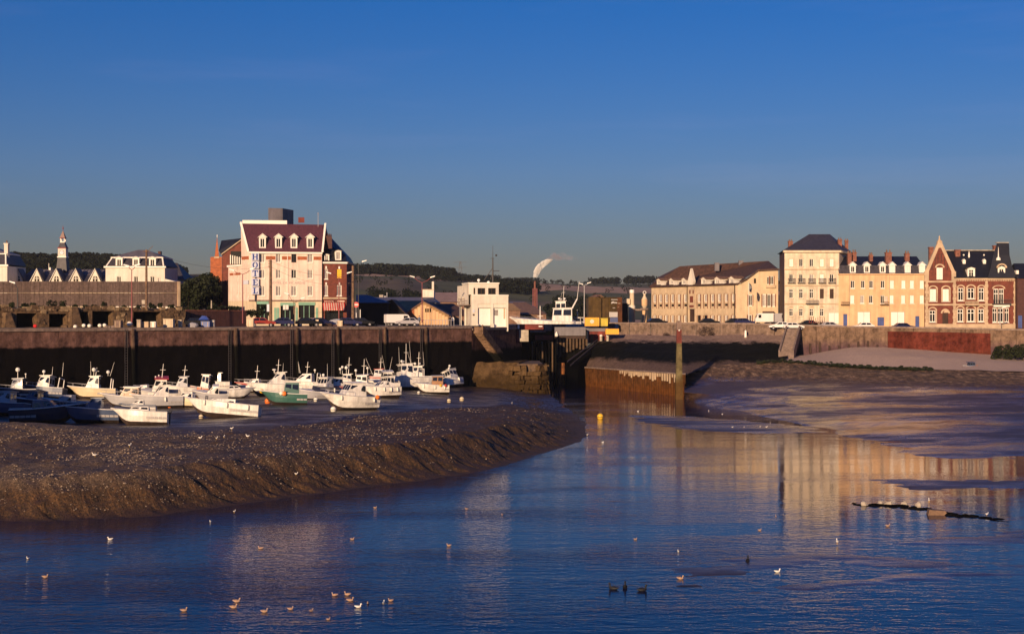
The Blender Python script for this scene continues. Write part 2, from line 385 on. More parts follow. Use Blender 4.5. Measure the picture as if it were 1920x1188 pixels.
# pebbly top of the bank: dry shingle
shing = ramp(N, L, n_fine, [(0.35, (0.055, 0.034, 0.020)), (0.6, (0.15, 0.10, 0.065)), (0.75, (0.28, 0.21, 0.15))])
near = N.new('ShaderNodeMapRange'); L.new(sx.outputs['X'], near.inputs[0]); near.inputs[1].default_value = -8; near.inputs[2].default_value = -34; near.inputs[3].default_value = 0.0; near.inputs[4].default_value = 1.0
near2 = N.new('ShaderNodeMapRange'); L.new(sx.outputs['Y'], near2.inputs[0]); near2.inputs[1].default_value = 134; near2.inputs[2].default_value = 139; near2.inputs[3].default_value = 1.0; near2.inputs[4].default_value = 0.0
hi = N.new('ShaderNodeMapRange'); L.new(sx.outputs['Z'], hi.inputs[0]); hi.inputs[1].default_value = 1.3; hi.inputs[2].default_value = 2.1
sf = math_(N, L, 'MULTIPLY', math_(N, L, 'MULTIPLY', math_(N, L, 'MULTIPLY', near.outputs[0], near2.outputs[0]), hi.outputs[0]), ramp(N, L, n_big, [(0.3, gray(0.25)), (0.55, gray(1.0))]))
c = mixc(N, L, sf, c, shing); L.new(c, p.inputs['Base Color'])
wetf = math_(N, L, 'MULTIPLY', ramp(N, L, n_big, [(0.35, gray(1)), (0.65, gray(0.55))]), math_(N, L, 'SUBTRACT', 1.0, slope))
ybx = N.new('ShaderNodeMapRange'); L.new(sx.outputs['X'], ybx.inputs[0]); ybx.inputs[1].default_value = -24; ybx.inputs[2].default_value = 0; ybx.inputs[3].default_value = 129; ybx.inputs[4].default_value = 195
ydf = math_(N, L, 'ADD', math_(N, L, 'SUBTRACT', sx.outputs['Y'], ybx.outputs[0]), math_(N, L, 'MULTIPLY', math_(N, L, 'SUBTRACT', n_big, 0.5), 14.0))
flat = N.new('ShaderNodeMapRange'); L.new(ydf, flat.inputs[0]); flat.inputs[1].default_value = 4; flat.inputs[2].default_value = -5; flat.inputs[3].default_value = 0.0; flat.inputs[4].default_value = 0.8
dry = math_(N, L, 'MAXIMUM', math_(N, L, 'MAXIMUM', sf, slope), flat.outputs[0])
mpat = noise(N, L, mapping(N, L, pos, (0.16, 0.42, 1)), 1.0, 5, 0.7)
dry = math_(N, L, 'MAXIMUM', dry, ramp(N, L, mpat, [(0.46, gray(0.0)), (0.60, gray(0.62))]))
L.new(mixc(N, L, dry, mixc(N, L, 1.0, c, (0.40, 0.42, 0.50), 'MULTIPLY'), c), p.inputs['Base Color'])
ro = N.new('ShaderNodeMapRange'); L.new(dry, ro.inputs[0]); ro.inputs[3].default_value = 0.30; ro.inputs[4].default_value = 0.85
L.new(ro.outputs[0], p.inputs['Roughness'])
hgt = math_(N, L, 'MULTIPLY', math_(N, L, 'ADD', math_(N, L, 'MULTIPLY', n_fine, 0.16), math_(N, L, 'MULTIPLY', n_mid, 0.34)), math_(N, L, 'MULTIPLY_ADD', dry, 0.9))
N[hgt.node.name]; [setattr(q_.inputs[2], 'default_value', 0.15) for q_ in N if q_.type == 'MATH' and q_.operation == 'MULTIPLY_ADD']
wr = noise(N, L, mapping(N, L, pos, (0.8, 1.6, 1)), 1.8, 4, 0.65)
hgt = math_(N, L, 'ADD', hgt, math_(N, L, 'ADD', math_(N, L, 'MULTIPLY', strk, math_(N, L, 'MULTIPLY', slope, 0.30)), math_(N, L, 'MULTIPLY', wr, math_(N, L, 'MULTIPLY', math_(N, L, 'SUBTRACT', 1.0, dry, True), 0.13))))
b = N.new('ShaderNodeBump'); b.inputs['Strength'].default_value = 0.8; b.inputs['Distance'].default_value = 1.0; L.new(hgt, b.inputs['Height']); L.new(b.outputs[0], p.inputs['Normal'])
tag(grid_obj('mud_bank', X, Y, Z, mm), kind='structure')
def mz(x, y): return float(bank_z(np.array([x]), np.array([y]))[0])
def on_mud(px, py):
    z = 2.2
    for _ in range(12):
        q = gd(px, py, z); z = 0.5 * z + 0.5 * mz(q.x, q.y)
    q = gd(px, py, z); q.z = mz(q.x, q.y); return q

# pebbles on the bank (nobody could count them)
pv, pf = [], []
octa = np.array([(1,0,0),(-1,0,0),(0,1,0),(0,-1,0),(0,0,1),(0,0,-1)], float); oct_f = [(0,2,4),(2,1,4),(1,3,4),(3,0,4),(2,0,5),(1,2,5),(3,1,5),(0,3,5)]
NP = 170000
cx = rng.uniform(-58, 16, NP); cy = rng.uniform(88, 215, NP)
dd, _ = sdist(cx, cy, BANK)
dens = np.where(dd < 34, 1.3, 0.002) * np.exp(-((cx + 45) / 30)**2) + 0.02 * (dd < 18)
dens *= sstep(0.40, 0.62, fbm(cx*0.22, cy*0.30, 3, 77)) + 0.08
keep = (dd > 1.5) & (rng.random(NP) < dens) & (cy < 127 + 66*np.clip((cx + 24)/24, 0, 1) + rng.normal(0, 2.5, NP))
cx, cy = cx[keep], cy[keep]; cz = bank_z(cx, cy)
for i in range(len(cx)):
    s = 0.022 + 0.075 * rng.random()**4
    q = octa * s * (0.7 + 0.6*rng.random((6, 1))) * (1, 1, 0.7) + (cx[i], cy[i], cz[i] + 0.15*s)
    b0 = len(pv); pv += q.tolist(); pf += [(a+b0, c_+b0, d_+b0) for a, c_, d_ in oct_f]
peb = mat('pebble', (0.46, 0.36, 0.26), var=0.5, scale=3.0, rgb2=[0.10, 0.065, 0.045])
me = bpy.data.meshes.new('pebbles'); me.from_pydata(pv, [], pf); me.materials.append(peb); tag(link('pebbles', me), kind='stuff')

# ---- foreshore on the right: lofted rows measured column by column
def loft(name, rows, m, nu=260, sub=10, amp=0.0, freq=0.3, kind='structure', seed=5, edge=True):
    # rows: list of lists of world points; resampled along the row and subdivided between rows
    def res(pts):
        pts = np.array([tuple(q) for q in pts]); l = np.r_[0, np.cumsum(np.linalg.norm(np.diff(pts[:, :2], axis=0), axis=1))]
        t = np.linspace(0, l[-1], nu); return np.stack([np.interp(t, l, pts[:, k]) for k in range(3)], -1)
    rr = [res(r) for r in rows]; out = []
    for i in range(len(rr) - 1):
        for k in range(sub):
            t = k / sub; out.append(rr[i]*(1-t) + rr[i+1]*t)
    out.append(rr[-1]); A = np.array(out)
    X, Y, Z = A[..., 0], A[..., 1], A[..., 2].copy()
    if amp:
        Z += (fbm(X*freq, Y*freq, 4, seed) - 0.5) * 2 * amp + (fbm(X*freq*6, Y*freq*6, 3, seed+9) - 0.5) * amp * 0.5
    o = grid_obj(name, X, Y, Z, m); tag(o, kind=kind); return o
colsx = [1283,1300,1340,1400,1470,1520,1560,1600,1660,1720,1780,1860,1920,2060,2300]
def cols_i(tab):                                      # tab: {px: value} -> linear interpolation over colsx
    k = sorted(tab); return np.interp(colsx, k, [tab[a] for a in k])
def row(ytab, D=None, z=None):
    ys_ = cols_i(ytab); Ds = cols_i(D) if D else None; out = []
    for i, c_ in enumerate(colsx):
        out.append(gd(c_, ys_[i], z) if z is not None else at(c_, ys_[i], Ds[i]))
    return out
foreW = row({1283:746,1300:754,1340:764,1400:774,1470:787,1520:799,1560:808,1600:836,1660:851,1720:855,1780:858,1860:858,1920:859,2060:864,2300:874}, z=0.0)
foreU = [Vector((q.x*0.97, q.y*0.96, -0.5)) for q in foreW]
foreM = row({1283:736,1340:739,1470:745,1560:750,1660:756,1780:760,1920:768,2300:785}, D={1283:226,1340:220,1470:208,1660:198,1920:186,2300:172})
foreB = row({1283:722,1340:719,1470:714,1560:707,1660:706,1780:709,1920:717,2300:730}, D={1283:236,1470:233,1660:228,1920:214,2300:200})
fore0 = row({1283:694,1340:685,1400:681,1470:678,1560:685,1660:691,1780:693,1920:697,2300:706}, D={1283:246,1340:250,1470:250,1660:240,1920:226,2300:212})
mr, N, L, p = node_mat('foreshore_mud')
g = N.new('ShaderNodeNewGeometry'); pos = g.outputs['Position']; sx = N.new('ShaderNodeSeparateXYZ'); L.new(pos, sx.inputs[0])
st0 = noise(N, L, mapping(N, L, pos, (0.020, 0.055, 1)), 1.0, 5, 0.6); st1 = noise(N, L, mapping(N, L, pos, (0.05, 0.25, 1)), 1.0, 5, 0.6); st = math_(N, L, 'ADD', math_(N, L, 'MULTIPLY', st0, 0.7), math_(N, L, 'MULTIPLY', st1, 0.3)); nm = noise(N, L, pos, 0.7, 6, 0.7); nf = noise(N, L, mapping(N, L, pos, (1.0, 0.45, 1.0)), 0.95, 6, 0.78)
mudc = ramp(N, L, nm, [(0.3, (0.026, 0.014, 0.010)), (0.7, (0.085, 0.048, 0.032))])
stone = ramp(N, L, nf, [(0.38, (0.025, 0.012, 0.006)), (0.52, (0.15, 0.078, 0.034)), (0.66, (0.46, 0.30, 0.17))])
up = N.new('ShaderNodeMapRange'); L.new(math_(N, L, 'ADD', sx.outputs['Z'], math_(N, L, 'MULTIPLY', math_(N, L, 'SUBTRACT', nm, 0.5), 2.4)), up.inputs[0]); up.inputs[1].default_value = 2.7; up.inputs[2].default_value = 3.4
cc = mixc(N, L, up.outputs[0], mudc, stone)
L.new(cc, p.inputs['Base Color'])
pool = ramp(N, L, st, [(0.43, gray(0.12)), (0.50, gray(0.27)), (0.55, gray(0.50))])
rr_ = N.new('ShaderNodeMix'); rr_.data_type = 'FLOAT'; L.new(up.outputs[0], rr_.inputs[0]); L.new(pool, rr_.inputs[2]); rr_.inputs[3].default_value = 0.85
L.new(rr_.outputs[0], p.inputs['Roughness'])
wr2 = noise(N, L, mapping(N, L, pos, (0.6, 1.6, 1)), 1.6, 4, 0.65)
bh = math_(N, L, 'ADD', math_(N, L, 'ADD', math_(N, L, 'MULTIPLY', nm, 0.05), math_(N, L, 'MULTIPLY', math_(N, L, 'MULTIPLY', wr2, ramp(N, L, st, [(0.46, gray(0.06)), (0.58, gray(1.0))])), 0.16)), math_(N, L, 'MULTIPLY', math_(N, L, 'MULTIPLY', nf, up.outputs[0]), 1.1))
b = N.new('ShaderNodeBump'); b.inputs['Strength'].default_value = 0.7; b.inputs['Distance'].default_value = 1; L.new(bh, b.inputs['Height']); L.new(b.outputs[0], p.inputs['Normal'])
loft('foreshore', [foreU, foreW, foreM, foreB, fore0], mr, 520, 34, 0.26, 0.12)

# shingle beach
beach_cols = lambda: [i for i, c_ in enumerate(colsx) if c_ >= 1470]
bt = row({1283:680,1470:674,1520:667,1560:660,1600:654,1660:654,1720:658,1780:663,1860:669,1920:674,2060:684,2300:700}, D={1283:268,1470:262,1560:263,1660:258.5,1860:248,1920:246,2300:230})
bi = beach_cols()
mb_, N, L, p = node_mat('shingle')
g = N.new('ShaderNodeNewGeometry'); pos = g.outputs['Position']
n1 = noise(N, L, pos, 0.15, 5); n2 = noise(N, L, pos, 9.0, 3, 0.7)
c = mixc(N, L, 0.75, ramp(N, L, n1, [(0.3, (0.46, 0.32, 0.25)), (0.7, (0.62, 0.45, 0.36))]), ramp(N, L, n2, [(0.3, (0.25, 0.17, 0.13)), (0.7, (0.62, 0.46, 0.37))]))
L.new(c, p.inputs['Base Color']); p.inputs['Roughness'].default_value = 0.9
b = N.new('ShaderNodeBump'); b.inputs['Strength'].default_value = 1; b.inputs['Distance'].default_value = 0.10; L.new(n2, b.inputs['Height']); L.new(b.outputs[0], p.inputs['Normal'])
lift = lambda r_: [Vector((q.x, q.y, q.z + 0.05)) for q in r_]
loft('shingle_beach', [lift([fore0[i] for i in bi]), lift([fore0[i]*0.45 + bt[i]*0.55 + Vector((0, 0, 0.2)) for i in bi]), lift([bt[i] + Vector((0.6, 2.5, 0.25)) for i in bi])], mb_, 240, 16, 0.10, 0.2)

# weed band lying along the foot of the shingle
wb = MB()
for i in range(900):
    t = random.random(); px = 1420 + 330 * t; py = np.interp(px, [1420, 1470, 1560, 1660, 1750], [680, 677, 684, 690, 692]) + random.gauss(0, 1.6)
    Dq = np.interp(px, [1283,1340,1470,1660,1920], [246,250,250,240,226]) + random.uniform(-2.2, 0.8); q = at(px, py, Dq)
    s = random.uniform(0.06, 0.24); q.z = q.z + 0.06
    wb.ball(q, s, 5, 1.6, 1.2, 0.55)
tag(wb.build('seaweed', M['leaf_dark']), kind='stuff')

# ---- sloping revetment between channel wall and promenade wall
rv, N, L, p = node_mat('revetment_stone')
g = N.new('ShaderNodeNewGeometry'); pos = g.outputs['Position']; sx = N.new('ShaderNodeSeparateXYZ'); L.new(pos, sx.inputs[0])
n1 = noise(N, L, mapping(N, L, pos, (0.6, 0.25, 0.25)), 1.0, 5, 0.7); n2 = noise(N, L, pos, 2.0, 5, 0.7)
zz = math_(N, L, 'ADD', sx.outputs['Z'], math_(N, L, 'MULTIPLY', math_(N, L, 'SUBTRACT', n1, 0.5), 2.2))
dryc = ramp(N, L, n2, [(0.3, (0.15, 0.10, 0.085)), (0.7, (0.27, 0.19, 0.155))])
alg = ramp(N, L, n2, [(0.3, (0.0015, 0.002, 0.0015)), (0.7, (0.004, 0.005, 0.003))])
silt = ramp(N, L, n2, [(0.3, (0.07, 0.045, 0.036)), (0.7, (0.17, 0.115, 0.09))])
u1 = N.new('ShaderNodeMapRange'); L.new(zz, u1.inputs[0]); u1.inputs[1].default_value = 8.1; u1.inputs[2].default_value = 8.5
u0 = N.new('ShaderNodeMapRange'); L.new(zz, u0.inputs[0]); u0.inputs[1].default_value = 5.5; u0.inputs[2].default_value = 4.8
c = mixc(N, L, u0.outputs[0], mixc(N, L, u1.outputs[0], alg, dryc), silt); L.new(c, p.inputs['Base Color'])
p.inputs['Roughness'].default_value = 0.85; p.inputs['Specular IOR Level'].default_value = 0.06
b = N.new('ShaderNodeBump'); b.inputs['Strength'].default_value = 1; b.inputs['Distance'].default_value = 0.25; L.new(n1, b.inputs['Height']); L.new(b.outputs[0], p.inputs['Normal'])
PILE0, PILE1 = (1093, 689, 275), (1283, 702, 235)
revB = [at(*PILE0), at(*PILE1), at(1340, 686, 249.5), at(1400, 682, 250), at(1470, 677, 252)]
revM = [at(1112, 652, 281), at(1283, 664, 256), at(1340, 664, 260), at(1400, 664, 260), at(1480, 664, 260)]
revT = [at(1128, 633, 290), at(1283, 641, 278), at(1340, 640, 276), at(1400, 639, 274), at(1486, 640, 268)]
revT2 = [at(1132, 626, 291), at(1283, 629, 283), at(1340, 629, 280), at(1400, 627, 277.5), at(1490, 629, 270)]
rvt = loft('revetment', [revB, revM, revT, revT2], rv, 200, 12, 0.22, 0.35, kind=None)
rvt.name = 'revetment'; tag(rvt, 'black algae covered stone revetment sloping down behind the rusty sheet piling', 'revetment')

# ---- land: quay deck, promenade, ground, hills
QZ = 11.63
QA, QB = Vector((-67.3, 187, 0)), Vector((-6.8, 243, 0)); QD = (QB - QA).normalized(); QN = Vector((QD.y, -QD.x, 0))
def wall_t(px):
    s_ = (px - 960) / F; return (67.3 + 187*s_) / (QD.x - QD.y*s_)
QW = -33.0                                            # the wall runs on to the left of the frame
Q0 = QA + QD * QW
SIDE0 = Vector((-55.7, 111.0, 0))
gm, N, L, p = node_mat('quay_ground'); g = N.new('ShaderNodeNewGeometry')
c = ramp(N, L, noise(N, L, g.outputs['Position'], 0.3, 6, 0.7), [(0.3, (0.07, 0.055, 0.045)), (0.7, (0.17, 0.13, 0.10))]); L.new(c, p.inputs['Base Color']); p.inputs['Roughness'].default_value = 0.9
quay_poly = [(SIDE0.x, SIDE0.y), (Q0.x, Q0.y), (QA.x, QA.y), (QB.x, QB.y), (-3, 262), (6, 300), (6, 520), (-420, 520), (-420, 40), (-80, 40)]
tag(MB().slab(quay_poly, QZ - 0.4, QZ).build('quay_pavement', gm), kind='structure')
WPX = [1150,1220,1300,1400,1470,1560,1660,1760,1860,1920,2100,2300]
def pwall(px):                                        # promenade wall: distance and top height
    D = float(np.interp(px, [1150,1220,1470,1560,1660,1860,1920,2300], [297,291,273,268,261,251,248,231]))
    ty = float(np.interp(px, [1150,1220,1400,1600,1760,1920,2300], [604,604.5,605,611,613,616.5,627])); return D, at(px, ty, D)
tops = [pwall(c_)[1] for c_ in WPX]
prom = [(q.x, q.y, q.z - 0.5) for q in tops] + [(230, 300, 10.6), (230, 520, 11.4), (22, 520, 11.6), (22, 300, 11.6)]
tag(MB().poly(prom).build('promenade', gm), kind='structure')
hm, N, L, p = node_mat('hill_fields')
g = N.new('ShaderNodeNewGeometry'); pos = g.outputs['Position']
vo = N.new('ShaderNodeTexVoronoi'); vo.inputs['Scale'].default_value = 1.0; L.new(mapping(N, L, pos, (0.0045, 0.0065, 0.03)), vo.inputs['Vector'])
sep = N.new('ShaderNodeSeparateColor'); L.new(vo.outputs['Color'], sep.inputs[0])
fld = ramp(N, L, sep.outputs[0], [(0.0, (0.17, 0.135, 0.09)), (0.2, (0.12, 0.125, 0.065)), (0.4, (0.44, 0.28, 0.20)), (0.55, (0.14, 0.125, 0.075)), (0.75, (0.48, 0.32, 0.22)), (0.9, (0.17, 0.14, 0.09))], 'CONSTANT')
n1 = noise(N, L, pos, 0.03, 6, 0.7)
c = mixc(N, L, 0.6, fld, ramp(N, L, n1, [(0.35, (0.40, 0.40, 0.40)), (0.7, (1, 1, 1))]), 'MULTIPLY'); L.new(c, p.inputs['Base Color']); p.inputs['Roughness'].default_value = 0.95; p.inputs['Specular IOR Level'].default_value = 0.1
# one sheet of country from the harbour to the horizon, rising into hills
hx = np.arange(-1500, 3300, 20.0); hd = np.r_[np.arange(330, 700, 18), np.arange(700, 1700, 25), np.arange(1700, 3101, 100)]
HX, HD = np.meshgrid(hx, hd)
crest_y = np.interp(hx, [-1500,-200,0,200,330,480,690,760,850,900,1000,1100,1220,1400,1700,1920,2300,3300], [490,493,494,496,514,516,518,518,526,532,533,534,532,534,540,545,550,555])
crest_D = np.interp(hx, [-1500,0,330,690,850,1000,1220,1920,3300], [800,820,950,1150,1250,1500,1550,1500,1500])
cz_ = CH + (HZ - crest_y) / F * crest_D
tt = np.clip((HD - 360) / (crest_D[None, :] - 360), 0, 1.6)
prof = np.where(tt < 1, sstep(0, 1.0, tt)*0.75 + 0.25*tt, 1 - 0.25*(tt-1))
HZm = 11.0 + (cz_[None, :] - 11.0) * prof + (fbm(HX*0.01, HD*0.006, 4, 50) - 0.5) * 7 * sstep(0.05, 0.4, tt) * (1 - sstep(0.85, 1.0, tt)*0.8)
hills = grid_obj('hills', (HX - 960) / F * HD, HD, HZm, hm); tag(hills, kind='structure')
def hill_pt(px, D):
    ix = np.interp(px, hx, np.arange(len(hx))); iy = np.interp(D, hd, np.arange(len(hd)))
    i, j = int(iy), int(ix); fi, fj = iy - i, ix - j; i1, j1 = min(i+1, len(hd)-1), min(j+1, len(hx)-1)
    z = (HZm[i, j]*(1-fj) + HZm[i, j1]*fj)*(1-fi) + (HZm[i1, j]*(1-fj) + HZm[i1, j1]*fj)*fi
    return Vector(((px-960)/F*D, D, float(z)))
tag(MB().poly([(-420, 40, 10.9), (-420, 520, 10.9), (-900, 520, 10.9), (-900, 40, 10.9)]).build('ground', gm), kind='structure')
# ================================================================== QUAYS AND LOCK
def tide_mat(name, dry, line, wob=0.6, algae=(0.004, 0.004, 0.003), soft=0.25, low=None, sc=1.0):
    m, N, L, p = node_mat(name); MATS[name] = m
    g = N.new('ShaderNodeNewGeometry'); pos = g.outputs['Position']; sx = N.new('ShaderNodeSeparateXYZ'); L.new(pos, sx.inputs[0])
    n1 = noise(N, L, mapping(N, L, pos, (0.9, 0.9, 0.12)), 1.0, 5, 0.7); n2 = noise(N, L, pos, sc, 6, 0.75); n3 = noise(N, L, mapping(N, L, pos, (0.15, 0.15, 0.05)), 1.0, 3)
    zz = math_(N, L, 'ADD', sx.outputs['Z'], math_(N, L, 'MULTIPLY', math_(N, L, 'SUBTRACT', n1, 0.5), wob * 2))
    a = [max(0, c * 0.45) for c in dry]; b_ = [min(1, c * 1.5) for c in dry]
    d = ramp(N, L, n2, [(0.33, a), (0.5, dry), (0.70, b_)])
    d = mixc(N, L, 0.7, d, ramp(N, L, n1, [(0.35, gray(0.45)), (0.6, gray(1))]), 'MULTIPLY')
    d = mixc(N, L, 0.5, d, ramp(N, L, n3, [(0.35, gray(0.5)), (0.65, gray(1))]), 'MULTIPLY')
    u = N.new('ShaderNodeMapRange'); L.new(zz, u.inputs[0]); u.inputs[1].default_value = line - soft; u.inputs[2].default_value = line + soft
    al = ramp(N, L, n2, [(0.3, algae), (0.75, tuple(min(1, c * 2.2) for c in algae))])
    c = mixc(N, L, u.outputs[0], al, d)
    if low:
        u2 = N.new('ShaderNodeMapRange'); L.new(zz, u2.inputs[0]); u2.inputs[1].default_value = low[0] + 0.4; u2.inputs[2].default_value = low[0] - 0.4
        c = mixc(N, L, u2.outputs[0], c, ramp(N, L, n2, [(0.3, tuple(v * 0.4 for v in low[1])), (0.7, tuple(v * 1.4 for v in low[1]))]))
    L.new(c, p.inputs['Base Color']); p.inputs['Roughness'].default_value = 0.9; p.inputs['Specular IOR Level'].default_value = 0.05
    bb = N.new('ShaderNodeBump'); bb.inputs['Strength'].default_value = 1; bb.inputs['Distance'].default_value = 0.10; L.new(n2, bb.inputs['Height']); L.new(bb.outputs[0], p.inputs['Normal'])
    return m
qw_m = tide_mat('quay_masonry', (0.17, 0.092, 0.075), 9.05, algae=(0.0025, 0.002, 0.002), wob=0.35, soft=0.15)
qf_m = tide_mat('fender_timber_wet', (0.14, 0.09, 0.065), 8.9, 0.8)
def wall_frame(p, q, z=0.0):                           # x along p->q, y into the wall, z up
    p = Vector(p); q = Vector(q); d = Vector((q.x-p.x, q.y-p.y, 0)); l = d.length; d.normalize()
    m = Matrix(((d.x, -d.y, 0, p.x), (d.y, d.x, 0, p.y), (0, 0, 1, z), (0, 0, 0, 1)))
    return m, l
qroot = thing('quay_wall', 'long dark masonry quay wall behind the stranded boats, black with algae below the tide line', 'quay wall', QA)
WM, _ = wall_frame(QA, QB); Wl = Matrix.Translation(-QA) @ WM
cuts = [QW, -14, wall_t(110), wall_t(247), wall_t(440), wall_t(555), wall_t(632), wall_t(720), wall_t(797), wall_t(884)]
for a, b_ in zip(cuts, cuts[1:]):
    m_ = MB(); m_.M = Wl
    nx = max(2, int((b_-a)/1.2)); nzv = 9
    for i in range(nx):                                # slightly uneven face, built in bays
        for k in range(nzv):
            def pt(ii, kk):
                s = a + 0.03 + (b_-a-0.06)*ii/nx; z = 0.6 + 10.6*kk/nzv
                return (s, 0.06*math.sin(s*2.1+kk)+0.05*math.cos(s*0.7-kk*1.9) - (z-11.2)*(-0.03), z)
            m_.poly([pt(i, k), pt(i+1, k), pt(i+1, k+1), pt(i, k+1)])
    m_.box(a+0.03, b_-0.03, 0.5, 1.4, 0.6, 11.2)
    m_.build('wall_panel', qw_m, qroot)
    c_ = MB(); c_.M = Wl; n = max(1, round((b_-a)/3.0))
    for i in range(n):
        c_.box(a + (b_-a)*i/n + 0.02, a + (b_-a)*(i+1)/n - 0.02, -0.22 + random.uniform(-.02, .02), 1.4, 11.22, QZ + random.uniform(-0.01, 0.02))
    c_.build('coping', M['coping'], qroot)
for px in (247, 440, 555, 632, 720, 797):
    s = wall_t(px); m_ = MB(); m_.M = Wl
    wdt = 0.15 if px in (247, 440) else 0.11
    m_.hexa([(s-wdt+0.2, -0.5, 2.6), (s+wdt+0.2, -0.5, 2.6), (s+wdt+0.2, 0, 2.6), (s-wdt+0.2, 0, 2.6), (s-wdt, -0.42, 11.5), (s+wdt, -0.42, 11.5), (s+wdt, 0.0, 11.5), (s-wdt, 0.0, 11.5)])
    m_.build('fender_timber', qf_m, qroot)
    l_ = MB(); l_.M = Wl
    for o_ in (-0.75, -1.15): l_.box(s+o_-0.03, s+o_+0.03, -0.25, -0.18, 2.5, 11.4)
    for k in range(24): l_.box(s-1.15, s-0.75, -0.24, -0.19, 2.7+k*0.36, 2.76+k*0.36)
    l_.build('ladder', M['iron'], qroot)
# quay arm on the left, outside the frame; it shades the near boats as in the photograph
sroot = thing('side_quay', 'dark masonry side quay closing the boat basin on the left', 'quay wall', SIDE0)
sm_, sl = wall_frame((Q0.x, Q0.y, 0), SIDE0); s2 = MB(); s2.M = Matrix.Translation(-SIDE0) @ sm_
s2.box(0, sl, 0, 1.5, 0.3, QZ); s2.build('wall_panel', qw_m, sroot)
s3m, s3l = wall_frame(SIDE0, (-80, 40, 0)); s3 = MB(); s3.M = Matrix.Translation(-SIDE0) @ s3m; s3.box(0.05, s3l, 0.05, 1.5, -1, QZ-0.01); s3.build('wall_panel', qw_m, sroot)

# ---- return wall beside the lock with its flight of steps
rw_m = tide_mat('lock_masonry', (0.17, 0.085, 0.062), 7.6, 0.9, algae=(0.006, 0.005, 0.003), low=(5.0, (0.085, 0.045, 0.012)))
L0 = Vector((QB.x, QB.y, 0)); L1 = Vector((0.75, 262, 0))
rroot = thing('lock_wall', 'red brown masonry wall running from the quay corner to the lock gate', 'wall', L0)
rm, rl = wall_frame(L0, L1); Rl = Matrix.Translation(-L0) @ rm
m_ = MB(); m_.M = Rl; m_.box(0.02, rl, 0.0, 2.0, 0.0, 10.9); m_.build('wall_panel', rw_m, rroot)
m_ = MB(); m_.M = Rl; m_.box(0.02, rl, -0.15, 2.0, 10.92, 11.35); m_.build('coping', M['coping'], rroot)
st_m = tide_mat('step_stone', (0.27, 0.17, 0.11), 7.0, 0.6, low=(5.0, (0.085, 0.045, 0.012)))
# steps along the wall: pixel (893,612) down to (975,674)
ns = 26; sroot2 = thing('stone_steps', 'worn stone steps slanting down the lock wall from the quay corner', 'steps', L0)
for i in range(ns):
    s0 = 0.6 + i * 0.52; z1 = 11.5 - i * 0.28
    m_ = MB(); m_.M = Rl; m_.box(s0, s0 + 0.515, -1.5, -0.02, z1 - 1.15, z1); m_.build('step', st_m, sroot2)
m_ = MB(); m_.M = Rl
for (sa, sb, za, zb) in ((0.6, 14.1, 11.85, 4.5),): m_.hexa([(sa, -1.75, za-1.6), (sb, -1.75, zb-1.4), (sb, -1.52, zb-1.4), (sa, -1.52, za-1.6), (sa, -1.75, za), (sb, -1.75, zb), (sb, -1.52, zb), (sa, -1.52, za)])
m_.build('stringer', st_m, sroot2)

# ---- rubble pier with its rounded end
pr = thing('stone_pier', 'crumbling stone pier end of big weathered blocks beside the channel', 'pier', (0, 245, 0))
Pl = Matrix.Translation((0, -245, 0)); pst = tide_mat('pier_stone', (0.13, 0.08, 0.038), 3.2, 1.8, algae=(0.025, 0.015, 0.006), soft=1.0)
em = MB(); em.M = Pl
ex = np.linspace(-7.2, 1.2, 26)
for i in range(25):
    for k in range(7):
        def ep(ii, kk):
            x = ex[ii]; t = kk/7; n = 0.5*(float(fbm(np.array([x*0.9]), np.array([t*3.0]), 3, 5)[0]) - 0.5)
            return (x, 241.2 + 3.6*t + 0.4*n + (x+7)*0.06, 0.4 + 5.0*(t**0.75) + n*0.9)
        em.poly([ep(i, k), ep(i+1, k), ep(i+1, k+1), ep(i, k+1)])
em.poly([(-7.2, 244.8, 5.2), (1.2, 245.3, 5.3), (3, 262, 5.3), (-6, 246, 5.2)])
em.build('embankment', pst, pr)
c0 = MB(); c0.M = Pl; c0.slab([(0.9, 243.6), (4.4, 243.2), (5.3, 245), (5.0, 262), (2.6, 262)], -1.0, 5.15); c0.build('core', M['rubble'], pr)
line = [Vector((-0.6, 243.2)), Vector((2.0, 242.7)), Vector((4.3, 242.7)), Vector((5.6, 243.9)), Vector((6.0, 246)), Vector((5.9, 250)), Vector((5.7, 255))]
seg = [0]
for a, b_ in zip(line, line[1:]): seg.append(seg[-1] + (b_-a).length)
def online(s):
    for i in range(len(line)-1):
        if s <= seg[i+1] or i == len(line)-2:
            d = (line[i+1]-line[i]).normalized(); return line[i] + d*(s-seg[i]), d
zc = 0.1
for course in range(6):
    hgt_ = 0.66 + 0.34*random.random(); s = -0.2 + random.random()*0.4
    while s < seg[-1] - 0.5:
        w_ = random.uniform(0.6, 1.25); q, d = online(s + w_/2); ang = math.atan2(d.y, d.x)
        if not (course > 3 and random.random() < 0.25):
            m_ = MB(); batter = (5-course)*0.10
            j = lambda: random.uniform(-0.12, 0.12)
            x0, x1 = -w_/2+0.03, w_/2-0.03
            m_.hexa([(x0+j(), -0.45+j(), 0.02), (x1+j(), -0.45+j(), 0.02), (x1, 0.6, 0.02), (x0, 0.6, 0.02), (x0+j(), -0.36+j(), hgt_-0.03+j()*.5), (x1+j(), -0.36+j(), hgt_-0.03+j()*.5), (x1, 0.6, hgt_-0.03), (x0, 0.6, hgt_-0.03)])
            o = m_.build('stone', pst, pr); nrm = Vector((d.y, -d.x))
            o.location = (q.x + nrm.x*batter, q.y - 245 + nrm.y*batter, zc - 0.15); o.rotation_euler = (random.uniform(-.08, .08), random.uniform(-.05, .05), ang + random.uniform(-.07, .07))
        s += w_
    zc += hgt_
